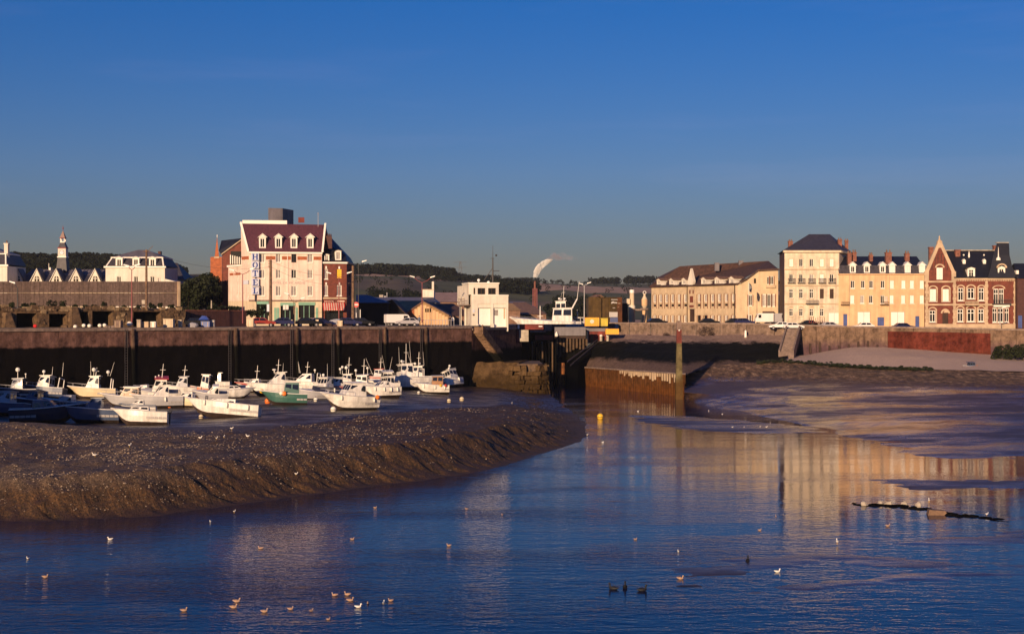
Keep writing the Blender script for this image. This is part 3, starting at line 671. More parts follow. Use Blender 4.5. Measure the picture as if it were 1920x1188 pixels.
# ---- lock gate
gr_ = thing('lock_gate', 'dark timber lock gates with a dull red cross beam and walkway', 'lock gate', (6, 283, 0)); Gl = Matrix.Translation((-6, -283, 0))
def gx(px, D): return (px-960)/F*D
def gz(py, D): return CH-(py-HZ)/F*D
m_ = MB(); m_.M = Gl; m_.box(gx(966, 284), gx(1042, 284), 284, 285, -1, gz(617, 284)); m_.build('gate_leaf', M['lock_black'], gr_)
m_ = MB(); m_.M = Gl; m_.box(gx(1042, 285.2), gx(1100, 285.2), 285.2, 286, -1, gz(617, 285)); m_.build('gate_leaf', M['lock_black'], gr_)
for i in range(9):
    px = 990 + i*6; m_ = MB(); m_.M = Gl; m_.box(gx(px, 283.7), gx(px+2.4, 283.7), 283.72, 273.98, 0, gz(640, 283.7)); m_.build('gate_plank', M['timber_wet'] if i % 3 == 1 else M['lock_black'], gr_)
for (a, b_, y0, y1, D, mm_) in ((1003, 1037, 628, 637, 283.0, 'lock_red'), (994, 1024, 619, 623, 283.2, 'grey_wood'), (1021, 1034, 608, 620, 282.6, 'grey_wood')):
    m_ = MB(); m_.M = Gl; m_.box(gx(a, D), gx(b_, D), D, D+0.6, gz(y1, D), gz(y0, D)); m_.build('beam', M[mm_], gr_)
m_ = MB(); m_.M = Gl; D = 266; m_.box(gx(968, D), gx(1019, D), D, D+0.35, gz(617.5, D), gz(608, D)); m_.build('walkway_girder', M['lock_red'], gr_)
m_ = MB(); m_.M = Gl; m_.box(gx(970.5, D), gx(974, D), D-0.15, D-0.02, gz(616, D), gz(608.5, D)); m_.box(gx(1010, D), gx(1017, D), D-0.12, D-0.02, gz(612.5, D), gz(610.5, D)); m_.build('sign_plate', M['white_paint'], gr_)
for cx_ in (1029, 1029.5):
    m_ = MB(); m_.M = Gl; m_.ball((gx(cx_, 283), 283, gz(641 if cx_ == 1029 else 651, 283)), 0.32, 8); m_.build('float', M['olive_wall'], gr_)
m_ = MB(); m_.M = Gl; D = 280; m_.tube((gx(1006, D), D, gz(674, D)), (gx(1006, D), D, gz(650, D)), 0.1); m_.build('post', M['stone_trim'], gr_)
pb = thing('concrete_pillar', 'pale concrete block with a red edge supporting the lock walkway', 'pillar', (3, 264, 0))
m_ = MB(); D = 264; m_.M = Matrix.Translation((-3, -264, 0)); m_.box(gx(973.5, D), gx(991, D), D, D+1.6, gz(640, D), gz(618.3, D)); m_.build('block', M['pale_concrete'], pb)
m_ = MB(); m_.M = Matrix.Translation((-3, -264, 0)); m_.box(gx(968.5, D), gx(973.2, D), D+0.02, D+1.6, gz(642, D), gz(618.3, D)); m_.build('edge', M['lock_red'], pb)
m_ = MB(); m_.M = Rl; m_.box(rl+.02, rl+3.0, 0.05, 4, -0.5, gz(643, 262.4)); m_.build('wall_panel', rw_m, rroot)
# timber fender rack
fr_ = thing('timber_rack', 'row of upright slimy timbers hanging under a wide beam in the lock mouth', 'fender', (12, 279, 0)); Fl = Matrix.Translation((-12, -279, 0))
for i in range(10):
    px = 1043 + i*6.1; D = 279; m_ = MB(); m_.M = Fl; m_.box(gx(px, D), gx(px+3.6, D), D, D+0.35, gz(668 - i*2.2 + random.uniform(-3, 4), D), gz(635, D)); m_.build('timber', M['timber_wet'], fr_)
for (y0, y1, dd_, mm_) in ((613, 629, 0.0, 'zinc'), (629.3, 634.8, 0.4, 'dark_wood')):
    m_ = MB(); m_.M = Fl; D = 278.6 + dd_; m_.box(gx(1040, D), gx(1098, D), D, D+1.2, gz(y1, D), gz(y0, D)); m_.build('beam', M[mm_], fr_)
m_ = MB(); m_.M = Fl; D = 278.4; m_.lathe([(0.05, 0), (0.32, 0.25), (0.3, 0.6), (0.08, 1.1)], (gx(1043.5, D), D-0.2, gz(632, D)), 8); m_.build('fender', M['white_trim'], fr_)
m_ = MB(); m_.M = Fl; D = 280; m_.box(gx(1040, D), gx(1097, D), D, D+0.6, -1, gz(634, D)); m_.build('shade_backing', M['lock_black'], fr_)  # black slab; the dark behind the timbers is put into its colour
# sill wall and right wing of the lock, whose black carries its shade as colour
lw = thing('sill_wall', 'rust stained sheet wall low in the lock mouth', 'wall', (8, 277, 0)); m_ = MB(); D = 277; m_.M = Matrix.Translation((-8, -277, 0))
for i in range(8):
    a = 1019 + i*5; m_.hexa([(gx(a, D), D, -1), (gx(a+2.5, D), D-0.25, -1), (gx(a+5, D), D, -1), (gx(a+2.5, D), D+0.4, -1), (gx(a, D), D, gz(680, D)), (gx(a+2.5, D), D-0.25, gz(680, D)), (gx(a+5, D), D, gz(680, D)), (gx(a+2.5, D), D+0.4, gz(680, D))])
m_.build('sheet_panel', M['rust'], lw)
wg = thing('wing_wall', 'wing wall of the lock, its shade put into black colour, with a pale slanting coping', 'wall', (13, 275, 0)); Wg = Matrix.Translation((-13, -275, 0))
a, b_, c_, d_ = at(1060, 728, 264), at(1093, 724, 275), at(1128, 633, 290), at(1063, 680, 266)
a.z = b_.z = -1.0
off = Vector((2.4, 4, 0)); m_ = MB(); m_.M = Wg
m_.add([a, b_, c_, d_, a+off, b_+off, c_+off, d_+off], [(0,1,2,3), (7,6,5,4), (3,2,6,7), (0,3,7,4), (1,5,6,2)])
m_.build('wall_face', M['lock_black'], wg)
for dz, dd_ in ((0.0, 0.0), (0.75, 0.5)):
    m_ = MB(); m_.M = Wg; p0 = d_ + Vector((0.1+dd_, -0.25, 0.12-dz)); p1 = c_ + Vector((dd_*.4, -0.35, 0.12-dz*0.4)); m_.hexa([p0, p1, p1+Vector((0, .5, 0)), p0+Vector((0, .5, 0)), p0+Vector((0, 0, .28)), p1+Vector((0, 0, .28)), p1+Vector((0, .5, .28)), p0+Vector((0, .5, .28))]); m_.build('coping', M['coping'], wg)

# ---- rusty sheet piling along the channel
sp = thing('sheet_piling', 'rusty sheet piling with pale limy drips along the right bank of the channel', 'sheet piling', (30, 255, 0))
A_, B_ = at(*PILE0), at(*PILE1); A_.z = A_.z; n = 46; d = (B_-A_)/n
pile_m = tide_mat('pile_rust', (0.095, 0.040, 0.014), -9, low=(1.3, (0.09, 0.034, 0.009)), sc=1.1)
d2 = Vector((d.x, d.y, 0)); nr = Vector((d2.y, -d2.x, 0)).normalized() * -1
if nr.y > 0: nr = -nr
for i in range(n):
    p0 = A_ + d*i; top = p0.z; m_ = MB(); q = Vector((p0.x, p0.y, 0)) - Vector((30, 255, 0))
    prof = [q, q + d2*0.2 + nr*0.28, q + d2*0.5 + nr*0.28, q + d2*0.7, q + d2*0.985]
    pts = [Vector((v.x, v.y, -1)) for v in prof] + [Vector((v.x, v.y, top)) for v in prof] + [Vector((v.x, v.y, -1)) - nr*0.25 for v in (prof[0], prof[-1])] + [Vector((v.x, v.y, top)) - nr*0.25 for v in (prof[0], prof[-1])]
    m_.add(pts, [(k, k+1, k+6, k+5) for k in range(4)] + [(10, 12, 5, 0), (4, 9, 13, 11), (5, 12, 13, 9, 8, 7, 6), (11, 13, 12, 10)]); m_.build('sheet_pile', pile_m, sp)
cp = MB(); cp.M = Matrix.Translation((-30, -255, 0)); e = nr*0.4
cp.hexa([A_+e, B_+e, B_-nr*0.5, A_-nr*0.5, A_+e+Vector((0,0,.22)), B_+e+Vector((0,0,.22)), B_-nr*0.5+Vector((0,0,.22)), A_-nr*0.5+Vector((0,0,.22))]); cp.build('coping', M['coping'], sp)
for i in range(26):                                     # lime drips hanging from the coping near the post
    t = 0.42 + 0.58*i/26; q = A_.lerp(B_, t) + nr*0.36; q.z += -0.02; hh_ = random.uniform(0.6, 1.7) * (0.4 + t*0.6)
    m_ = MB(); m_.M = cp.M; u = d2.normalized()*random.uniform(0.16, 0.3)
    m_.hexa([q-u*.6-Vector((0,0,hh_)), q+u*.6-Vector((0,0,hh_)), q+u*.6-nr*.3-Vector((0,0,hh_)), q-u*.6-nr*.3-Vector((0,0,hh_)), q-u, q+u, q+u-nr*.3, q-u-nr*.3]); m_.build('lime_drip', M['stone_trim'], sp)

# ---- mooring post in the channel
D = 228.0; mp = thing('mooring_post', 'tall square mooring post with a faded red band and green slime', 'mooring post', (gx(1273, D), D, 0))
post_m = tide_mat('post_slime', (0.16, 0.13, 0.065), 3.3, 1.0, algae=(0.05, 0.028, 0.010), soft=0.6)
def postbox(nm, y0, y1, w0, w1, m): b_ = MB(); b_.hexa([(-w1, -w1, gz(y1, D)), (w1, -w1, gz(y1, D)), (w1, w1, gz(y1, D)), (-w1, w1, gz(y1, D)), (-w0, -w0, gz(y0, D)), (w0, -w0, gz(y0, D)), (w0, w0, gz(y0, D)), (-w0, w0, gz(y0, D))]); return b_.build(nm, m, mp)
postbox('cap', 601, 618, 0.36, 0.38, M['grey_wood']); postbox('red_band', 618.05, 643, 0.37, 0.40, M['lock_red']); postbox('shaft', 643.05, 708, 0.40, 0.50, post_m); postbox('foot', 708.05, 770, 0.56, 0.62, post_m)
lmp = MB(); lmp.ball((0, -0.42, gz(619, D)), 0.14, 6); lmp.build('lamp', M['lamp_white'], mp)

# ---- promenade wall on the right
pw_m = tide_mat('promenade_masonry', (0.22, 0.145, 0.10), 8.3, 0.7, algae=(0.06, 0.035, 0.04), soft=0.9)
pw2_m = tide_mat('promenade_concrete', (0.24, 0.17, 0.13), 9.3, 0.8, algae=(0.10, 0.065, 0.07), soft=0.9)
pwr = thing('promenade_wall', 'long grey brown sea wall below the row of houses', 'sea wall', (60, 275, 0)); Pw = Matrix.Translation((-60, -275, 0))
def wall_seg(pa, pb, m, name, parent, zbot, lift_=0.0, proud=0.0, thick=0.9, drop=0.0):
    mb_ = MB(); mb_.M = Pw; k = max(1, int((pb-pa)/12))
    for i in range(k):
        a0 = pa + (pb-pa)*i/k; a1 = pa + (pb-pa)*(i+1)/k
        (Da, ta), (Db, tb) = pwall(a0), pwall(a1)
        pr_ = Vector((-proud*0.1, -proud, 0)); th = Vector((0.1*thick, thick, 0))
        z0 = lambda q, z: Vector((q.x, q.y, z))
        ta = z0(ta, ta.z - drop + lift_) + pr_; tb = z0(tb, tb.z - drop + lift_) + pr_
        zb = zbot if not callable(zbot) else None
        za, zb_ = (zbot, zbot) if zb is not None else (zbot(a0), zbot(a1))
        fl = Vector((0, -0.12*(ta.z-za)*0.5, 0))
        mb_.hexa([z0(ta, za)+fl, z0(tb, zb_)+fl, z0(tb, zb_)+th, z0(ta, za)+th, ta, tb, tb+th, ta+th])
    return mb_.build(name, m, parent)
sections = [1142, 1180, 1220, 1262, 1305, 1350, 1400, 1452, 1487, 1530, 1575, 1620, 1665, 1713, 1761, 1810, 1856, 1905, 1960, 2060, 2300]
for a, b_ in zip(sections, sections[1:]):
    wall_seg(a+0.4, b_-0.4, pw2_m if b_ <= 1487 else pw_m, 'wall_panel', pwr, 3.5, drop=0.3)
    wall_seg(a+0.2, b_-0.2, M['coping'], 'coping', pwr, lambda p_: pwall(p_)[1].z-0.29, proud=0.15, thick=1.1)
rb = thing('red_retaining_wall', 'dark red brick facing set in front of the sea wall above the shingle', 'wall', (60, 275, 0))
rbm = tide_mat('red_masonry', (0.13, 0.032, 0.022), 7.0, 0.9, algae=(0.06, 0.017, 0.010), soft=0.5)
for a, b_ in zip(range(1664, 1850, 32), range(1696, 1882, 32)):
    wall_seg(a+0.1, min(b_, 1857)-0.1, rbm, 'brick_panel', rb, 3.5, drop=0.9, proud=0.45, thick=0.6)
for px in list(range(1500, 1662, 18)) + [1404]:         # weathered buttress timbers on the sea wall
    Dq, q = pwall(px); m_ = MB(); m_.M = Pw; h_ = random.uniform(1.4, 2.4)
    m_.hexa([(q.x-.16, q.y-.95, 6.3), (q.x+.16, q.y-.95, 6.3), (q.x+.16, q.y-.4, 6.3), (q.x-.16, q.y-.4, 6.3), (q.x-.13, q.y-.62, 6.4+h_), (q.x+.13, q.y-.62, 6.4+h_), (q.x+.13, q.y-.3, 6.4+h_), (q.x-.13, q.y-.3, 6.4+h_)]); m_.build('buttress_timber', M['dark_wood'], pwr)
# slipway stairs at 1465-1490
sw = thing('slipway_steps', 'steep stone steps between two low side walls leading down from the sea wall', 'steps', (50, 268, 0)); Sl = Matrix.Translation((-50, -268, 0))
pa, pb_ = at(1487, 616, 269.5), at(1474, 662, 258.0); wv = Vector((1.15, 0.35, 0))
for i in range(18):
    t0, t1 = i/18, (i+1)/18; q0, q1 = pa.lerp(pb_, t0), pa.lerp(pb_, t1); m_ = MB(); m_.M = Sl
    m_.hexa([Vector((v.x, v.y, q1.z-1.2)) for v in (q0-wv, q1-wv, q1+wv, q0+wv)] + [Vector((v.x, v.y, q0.z)) for v in (q0-wv, q1-wv, q1+wv, q0+wv)]); m_.build('step', M['coping'], sw)
for sgn in (-1, 1):
    m_ = MB(); m_.M = Sl; o_ = wv*1.0*sgn; o2 = wv*1.3*sgn; up_ = Vector((0, 0, 0.55)); dn = Vector((0, 0, -1.5))
    m_.hexa([pa+o_+dn, pb_+o_+dn, pb_+o2+dn, pa+o2+dn, pa+o_+up_, pb_+o_+up_, pb_+o2+up_, pa+o2+up_]); m_.build('side_wall', M['coping'], sw)
wp = thing('white_marker', 'small white marker post at the top of the stone revetment', 'marker', at(1398, 629, 276))
m_ = MB(); m_.lathe([(0.22, -0.3), (0.24, 0.2), (0.2, 0.9), (0.14, 1.05)], n=8); m_.build('post', M['white_paint'], wp); m_ = MB(); m_.lathe([(0.3, -0.4), (0.3, -0.28)], n=8); m_.build('foot', M['pale_concrete'], wp)
# ================================================================== BUILDINGS
class Face:
    """A wall plane of a building: x runs along it, y into the building, z up; pixels of the photograph are read off onto it."""
    def __init__(s, root, pl, pr):
        s.root = root; s.M, s.len = wall_frame(pl, pr); s.L = Matrix.Translation(-root.location) @ s.M; s.I = s.M.inverted()
    def at(s, px, py):
        o = s.I @ Vector((0, 0, CH)); d = s.I.to_3x3() @ Vector(((px-960)/F, 1, -(py-HZ)/F)); t = -o.y/d.y; q = o + d*t; return q.x, q.z
    def rect(s, cx, cy, w, h):
        a = s.at(cx-w/2, cy+h/2); b = s.at(cx+w/2, cy-h/2); return a[0], b[0], a[1], b[1]
    def mb(s): m = MB(); m.M = s.L; return m
    def W(s, x, y, z): return s.M @ Vector((x, y, z))
UNIT = {}
def unit(style):
    if style in UNIT: return UNIT[style]
    f = MB(); p = None; b = 0.10
    if style in ('casement', 'curtain', 'tall', 'dark'):
        fm = 'white_trim' if style != 'dark' else 'dark_wood'
        f.box(0, b, 0, .06, 0, 1); f.box(1-b, 1, 0, .06, 0, 1); f.box(b, 1-b, 0, .06, 0, .06); f.box(b, 1-b, 0, .06, .94, 1)
        f.box(.455, .545, .005, .055, .06, .94)
        if style == 'tall': f.box(b, .455, .006, .05, .66, .71); f.box(.545, 1-b, .006, .05, .66, .71)
        p = MB(); p.box(.02, .98, .062, .09, .02, .98)
        pm = 'curtain_glass' if style == 'curtain' else 'glass'
        r = (f.mesh('window', M[fm]), p.mesh('pane', M[pm]))
    else:
        m = {'shutter': 'white_paint', 'cream_shutter': 'white_trim', 'blue': 'blue_door', 'wood': 'dark_wood', 'green': 'green_paint', 'garage': 'white_paint', 'void': 'black_sheet', 'yellow': 'buoy_yellow'}[style]
        for k in range(2): f.box(.02+.49*k, .49+.49*k, 0, .05, 0.01, .99)
        if style in ('shutter', 'cream_shutter', 'garage'):
            for k in range(9):
                for j in range(2): f.box(.06+.49*j, .45+.49*j, -.02, -.001, .05+k*.105, .10+k*.105)
        r = (f.mesh('shutter' if 'shutter' in style else 'door', M[m]), None)
    UNIT[style] = r; return r
NAMES = {'shutter': 'shutter', 'cream_shutter': 'shutter', 'blue': 'door', 'wood': 'door', 'green': 'door', 'garage': 'garage_door', 'void': 'opening', 'yellow': 'blind'}
def fit(face, rect, style, y=0.12, parent=None):
    fm, pm = unit(style); s0, s1, z0, z1 = rect
    o = link(NAMES.get(style, 'window'), fm, parent or face.root)
    ml = face.L @ Matrix.Translation((s0, y, z0)) @ Matrix.Diagonal((s1-s0, 1, z1-z0, 1))
    if parent is not None and parent is not face.root: ml = parent.matrix_basis.inverted() @ ml
    o.matrix_basis = ml
    if pm:
        q = link('pane', pm, o if (parent is None or parent is face.root) else parent)
        if not (parent is None or parent is face.root): q.matrix_basis = ml
    return o
def wall(face, s0, s1, z0, z1, rects, m, depth=0.2, name='wall'):
    xs_ = sorted({s0, s1} | {r[0] for r in rects} | {r[1] for r in rects}); zs = sorted({z0, z1} | {r[2] for r in rects} | {r[3] for r in rects})
    xs_ = [x for x in xs_ if s0-1e-6 <= x <= s1+1e-6]; zs = [z for z in zs if z0-1e-6 <= z <= z1+1e-6]
    b = face.mb()
    for i in range(len(zs)-1):
        run = None
        for j in range(len(xs_)-1):
            cx, cz = (xs_[j]+xs_[j+1])/2, (zs[i]+zs[i+1])/2
            hole = any(r[0] < cx < r[1] and r[2] < cz < r[3] for r in rects)
            if not hole and run is None: run = xs_[j]
            if run is not None and (hole or j == len(xs_)-2):
                e = xs_[j] if hole else xs_[j+1]; b.poly([(run, 0, zs[i]), (e, 0, zs[i]), (e, 0, zs[i+1]), (run, 0, zs[i+1])]); run = None
    for a, c, d, e in rects:
        b.add([(a, 0, d), (c, 0, d), (c, 0, e), (a, 0, e), (a, depth, d), (c, depth, d), (c, depth, e), (a, depth, e)], [(0,1,5,4), (1,2,6,5), (2,3,7,6), (3,0,4,7)])
    return b.build(name, m if not isinstance(m, str) else M[m], face.root)
def wall_win(face, s0, s1, z0, z1, wins, m, sill='stone_trim', **k):
    """wins: (centre px, centre py, width px, height px, style)"""
    rects = [face.rect(*w[:4]) for w in wins]
    wall(face, s0, s1, z0, z1, rects, m, **k)
    for r, w in zip(rects, wins):
        fit(face, r, w[4])
        if sill and w[4] in ('casement', 'curtain', 'tall', 'shutter', 'cream_shutter'):
            face.mb().box(r[0]-.08, r[1]+.08, -.12, -.003, r[2]-.12, r[2]-.01).build('sill', M[sill], face.root)
    return rects
def back(face, s0, s1, z0, z1, d, m, name='wall', left=True, right=True):
    b = face.mb()
    if left: b.poly([(s0, d, z0), (s0, 0, z0), (s0, 0, z1), (s0, d, z1)])
    if right: b.poly([(s1, 0, z0), (s1, d, z0), (s1, d, z1), (s1, 0, z1)])
    b.poly([(s1, d, z0), (s0, d, z0), (s0, d, z1), (s1, d, z1)]); b.poly([(s0, 0.3, z1-.03), (s1, 0.3, z1-.03), (s1, d, z1-.03), (s0, d, z1-.03)])
    return b.build(name, M[m], face.root)
def hip(face, s0, s1, y0, y1, z0, z1, r0, r1, ry0, ry1=None, m='grey_slate', name='roof'):
    ry1 = ry0 if ry1 is None else ry1; b = face.mb()
    p = [(s0,y0,z0),(s1,y0,z0),(s1,y1,z0),(s0,y1,z0),(r0,ry0,z1),(r1,ry0,z1),(r1,ry1,z1),(r0,ry1,z1)]
    b.add(p, [(0,1,5,4),(1,2,6,5),(2,3,7,6),(3,0,4,7),(4,5,6,7)]); return b.build(name, M[m], face.root)
def dormer(face, cx, cy, w, h, m='white_trim', roofm='grey_slate', style='casement', depth=1.6, peak=0.35, inset=0.25, y=0.0, parent=None, slat=1.0):
    """cx, cy, w, h: pixels of the dormer's window front"""
    s0, s1, z0, z1 = face.rect(cx, cy, w, h); b = face.mb(); t = (s1-s0)*0.16
    b.box(s0, s0+t, y, y+depth, z0, z1); b.box(s1-t, s1, y, y+depth, z0, z1); b.box(s0+t, s1-t, y, y+depth, z1-t*.8, z1); b.box(s0+t, s1-t, y, y+depth, z0, z0+t*0.6)
    o = b.build('dormer', M[m], face.root)
    fit(face, (s0+t, s1-t, z0+t*.6, z1-t*.8), style, y=y+0.08, parent=o)
    e = 0.14; pk = (s1-s0)*peak + .05
    g = face.mb(); g.prism([(s0-e, z1+.01), (s1+e, z1+.01), ((s0+s1)/2, z1+pk)], y-.12, y+depth+.4); g.build('dormer_gable', M[m], o)
    r = face.mb(); c = (s0+s1)/2
    for sg in (-1, 1):
        a = s0-e-.08 if sg < 0 else s1+e+.08
        pts = [(a, y-.2, z1-.03), (c, y-.2, z1+pk+.06), (c, y+depth+.45, z1+pk+.06), (a, y+depth+.45, z1-.03)]
        r.add(pts + [(p_[0], p_[1], p_[2]+.10) for p_ in pts], [(0,1,2,3),(7,6,5,4),(0,4,5,1),(3,2,6,7),(0,3,7,4)])
    r.build('dormer_roof', M[roofm], o); return o
def chimney(face, cx, y0, y1, w, depth=4.0, m='chimney_brick', pots=2, potm='rust_tile'):
    a = face.at(cx-w/2, y1); c = face.at(cx+w/2, y0); b = face.mb(); k = (CH-c[1]); D0 = face.W(a[0], 0, 0).y; f = (D0+depth)/D0
    X0, X1 = a[0]*f + 0*f, c[0]*f
    xc = (a[0]+c[0])/2; wv = (c[0]-a[0])/2
    z0, z1 = CH-(CH-a[1])*f, CH-(CH-c[1])*f
    b.box(xc-wv, xc+wv, depth-.45, depth+.45, z0-1.2, z1); b.box(xc-wv-.08, xc+wv+.08, depth-.53, depth+.53, z1+.005, z1+.2); o = b.build('chimney', M[m], face.root)
    for i in range(pots):
        g = face.mb(); px_ = xc - wv*.55 + (2*wv*.55)*(i/max(1, pots-1) if pots > 1 else .5); g.lathe([(.13, 0), (.16, .1), (.11, .45), (.14, .5)], (px_, depth, z1+.21), 7); g.build('chimney_pot', M[potm], o)
    return o
def pxy(px, D, z=0.0): return Vector(((px-960)/F*D, D, z))
def building(name, label, px, D, z, cat='building', group=None): return thing(name, label, cat, pxy(px, D, z), group=group)

# ------------------------------------------------------------------ HOTEL
hz = QZ
hot = building('hotel', 'tall pink white hotel with plum roof, four dormers and a blue corner sign', 535, 256, hz, 'hotel')
P1, P2, P3 = pxy(467, 254), pxy(603.5, 257), pxy(428, 261)
HF = Face(hot, P1, P2); HLf = Face(hot, P3, P1)
zE = HF.at(530, 472)[1]; zR = HF.at(530, 418)[1]; zG = HF.at(530, 563.5)[1]
wins = []
hx4 = [492, 522, 551, 581.5]
sty = {(2, 0): 'dark', (2, 1): 'casement'}
for i, cx in enumerate(hx4):
    for j, (cy, h_) in enumerate(((484, 16), (513.5, 17), (545, 19))):
        wins.append((cx, cy, 9.5, h_, sty.get((i, j), 'curtain')))
wall_win(HF, 0, HF.len, zG, zE, wins, 'hotel_render', sill='white_trim')
band = HF.at(500, 486.5)[1], HF.at(500, 480)[1]
for a, b_ in ((480, 486.4), (498.5, 516.2), (528.6, 545.4), (557.6, 575.4), (588, 602.5)):
    HF.mb().box(HF.at(a, 480)[0], HF.at(b_, 480)[0], -.03, -.003, *band).build('brick_band', M['orange_brick'], hot)
HF.mb().box(-.1, HF.len+.05, -.35, 0.3, zE-.35, zE-.02).build('cornice', M['white_trim'], hot)
HF.mb().box(-.05, HF.len+.02, -.16, -.004, zG-.12, zG+.14).build('string_course', M['grey_wood'], hot)
HF.mb().box(HF.at(539, 480)[0]-.05, HF.at(539, 480)[0]+.05, -.12, -.02, zG+.2, zE-.4).build('downpipe', M['white_trim'], hot)
# ground floor shopfront
gw = [(521, 584, 25, 34, None), (493, 584, 20, 34, None), (572.5, 578, 31, 14, None)]
gr = [(HF.at(481, 600)[0], HF.at(503, 600)[0], hz+.6, HF.at(490, 570)[1]), (HF.at(526, 600)[0], HF.at(553, 600)[0], hz, HF.at(540, 573)[1]), (HF.at(560, 600)[0], HF.at(590.5, 600)[0], hz+1.4, HF.at(570, 572)[1])]
wall(HF, 0, HF.len, hz, zG, gr, 'cream_render', depth=0.5)
for r in gr:
    HF.mb().box(r[0], r[1], .5, .56, r[2], r[3]).build('shop_window', M['glass'], hot)
    HF.mb().box(r[0]-.05, r[1]+.05, -.1, -.003, r[3], r[3]+.55).build('fascia', M['green_paint'], hot)
    for k in range(1, 3): HF.mb().box(r[0]+(r[1]-r[0])*k/3-.05, r[0]+(r[1]-r[0])*k/3+.05, .40, .49, r[2], r[3]).build('mullion', M['green_paint'], hot)
for px in (516, 521, 556, 594): 
    r = HF.rect(px, 590, 4.2, 27); HF.mb().box(r[0], r[1], -.07, -.004, hz+.3, r[3]).build('shutter', M['green_paint'], hot)
for px in (533, 538.5):
    r = HF.rect(px, 576, 4.6, 9); HF.mb().box(r[0], r[1], -.16, -.11, r[2], r[3]).build('menu_board', M['white_paint'], hot)
# left face
lzt = HLf.at(452, 484)[1]; smid = HLf.at(452.5, 500)[0]; lz1 = HLf.at(440, 497)[1]
lw1 = [(x, y, 2.6, 8, 'curtain') for x in (457.5, 465.5) for y in (490, 529, 553)] + [(465, 511, 2.6, 8, 'curtain')]
lw2 = [(x, y, 2.6, 8, 'curtain') for x in (445, 450) for y in (523, 553)]
wall_win(HLf, smid, HLf.len, zG, zE, lw1, 'hotel_render', sill=None); wall_win(HLf, 0, smid, zG, lz1, lw2, 'hotel_render', sill=None)
wall(HLf, 0, HLf.len, hz, zG, [], 'cream_render')
for a, b_ in ((431, 437.5), (438.6, 440), (441.2, 451)): HLf.mb().box(HLf.at(a, 514)[0], HLf.at(b_, 514)[0], -.03, -.003, HLf.at(440, 516)[1], HLf.at(440, 511.5)[1]).build('brick_band', M['orange_brick'], hot)
HLf.mb().box(smid+.1, HLf.len-.1, -.03, -.003, *[HLf.at(460, y)[1] for y in (486.5, 480.5)]).build('brick_band', M['orange_brick'], hot)
r = HLf.rect(461.5, 529, 9, 8); HLf.mb().box(r[0], r[1], -.08, -.004, r[2], r[3]).build('wall_sign', M['sign_pale'], hot)
HLf.mb().box(-.1, smid, -.25, .4, lz1-.3, lz1+.05).build('cornice', M['white_trim'], hot)
dvec = (P3-P1).normalized()
rid = P1 + dvec*3.4; bk = Vector((0.35, 9.4, 0))
zt = lambda p, z: Vector((p.x, p.y, z)) - hot.location
b = MB(); b.add([zt(P1, zE), zt(P1+dvec*(HLf.len-smid), zE), zt(P1+dvec*3.4, zR+.2)], [(0, 1, 2)]); b.build('gable', M['hotel_render'], hot)
Rr = P2 + Vector((0.2, 3.2, 0)); e0 = P1 + Vector((-.15, -.3, 0)); e1 = P2 + Vector((.15, -.3, 0))
b = MB(); b.add([zt(e0, zE), zt(e1, zE), zt(Rr, zR), zt(rid, zR), zt(Rr+bk, zE), zt(rid+bk, zE)], [(0,1,2,3), (3,2,4,5), (1,4,2)]); b.build('roof', M['plum_roof'], hot)
b = MB()
for a, c in ((e0, rid), (e1, Rr)):
    u = Vector((.28, 0, 0)); b.hexa([zt(a, zE+.0)-u*.6, zt(a, zE+.0)+u*.6, zt(c, zR+.02)+u*.6, zt(c, zR+.02)-u*.6, zt(a, zE+.28)-u*.6, zt(a, zE+.28)+u*.6, zt(c, zR+.3)+u*.6, zt(c, zR+.3)-u*.6])
b.build('verge', M['white_trim'], hot)
b = MB(); pbk = pxy(454.5, 259), pxy(538, 260); zp = at(0, 413, 259.5).z
b.hexa([zt(pbk[0], zR-2.5), zt(pbk[1], zR-1.2), zt(pbk[1]+Vector((0,.5,0)), zR-1.2), zt(pbk[0]+Vector((0,.5,0)), zR-2.5), zt(pbk[0], zp), zt(pbk[1], zp), zt(pbk[1]+Vector((0,.5,0)), zp), zt(pbk[0]+Vector((0,.5,0)), zp)]); b.build('parapet', M['white_trim'], hot)
c1, c2 = pxy(503, 261), pxy(530, 262); c3 = c2 + Vector((1.3, 4.5, 0)); c4 = c1 + Vector((1.2, 4.6, 0)); zc1 = at(0, 390.5, 262).z
b = MB(); b.hexa([zt(p_, zR-2) for p_ in (c1, c2, c3, c4)] + [zt(p_, zc1) for p_ in (c1, c2, c3, c4)]); b.build('lift_tower', M['zinc'], hot)
b = MB(); p_ = pxy(565, 259.5); b.box(*(lambda q: (q.x-.55, q.x+.55, q.y-.05, q.y+.05, at(0, 417.5, 259.5).z-hz, at(0, 407.5, 259.5).z-hz))(p_-hot.location)); b.build('rooftop_sign', M['lock_red'], hot)
for cx in hx4:
    cxx = cx + 0.3
    dormer(HF, cxx, 455, 12.5, 20, 'white_trim', 'white_trim', 'casement', depth=2.6, peak=.45, y=.15)
b = MB(); q = pxy(596.5, 258) - hot.location; b.tube((q.x, q.y, zR-hz-.5), (q.x, q.y, at(0, 400, 258).z-hz), .05); b.ball((q.x, q.y, at(0, 400, 258).z-hz), .14, 6); b.build('aerial', M['grey_metal'], hot)
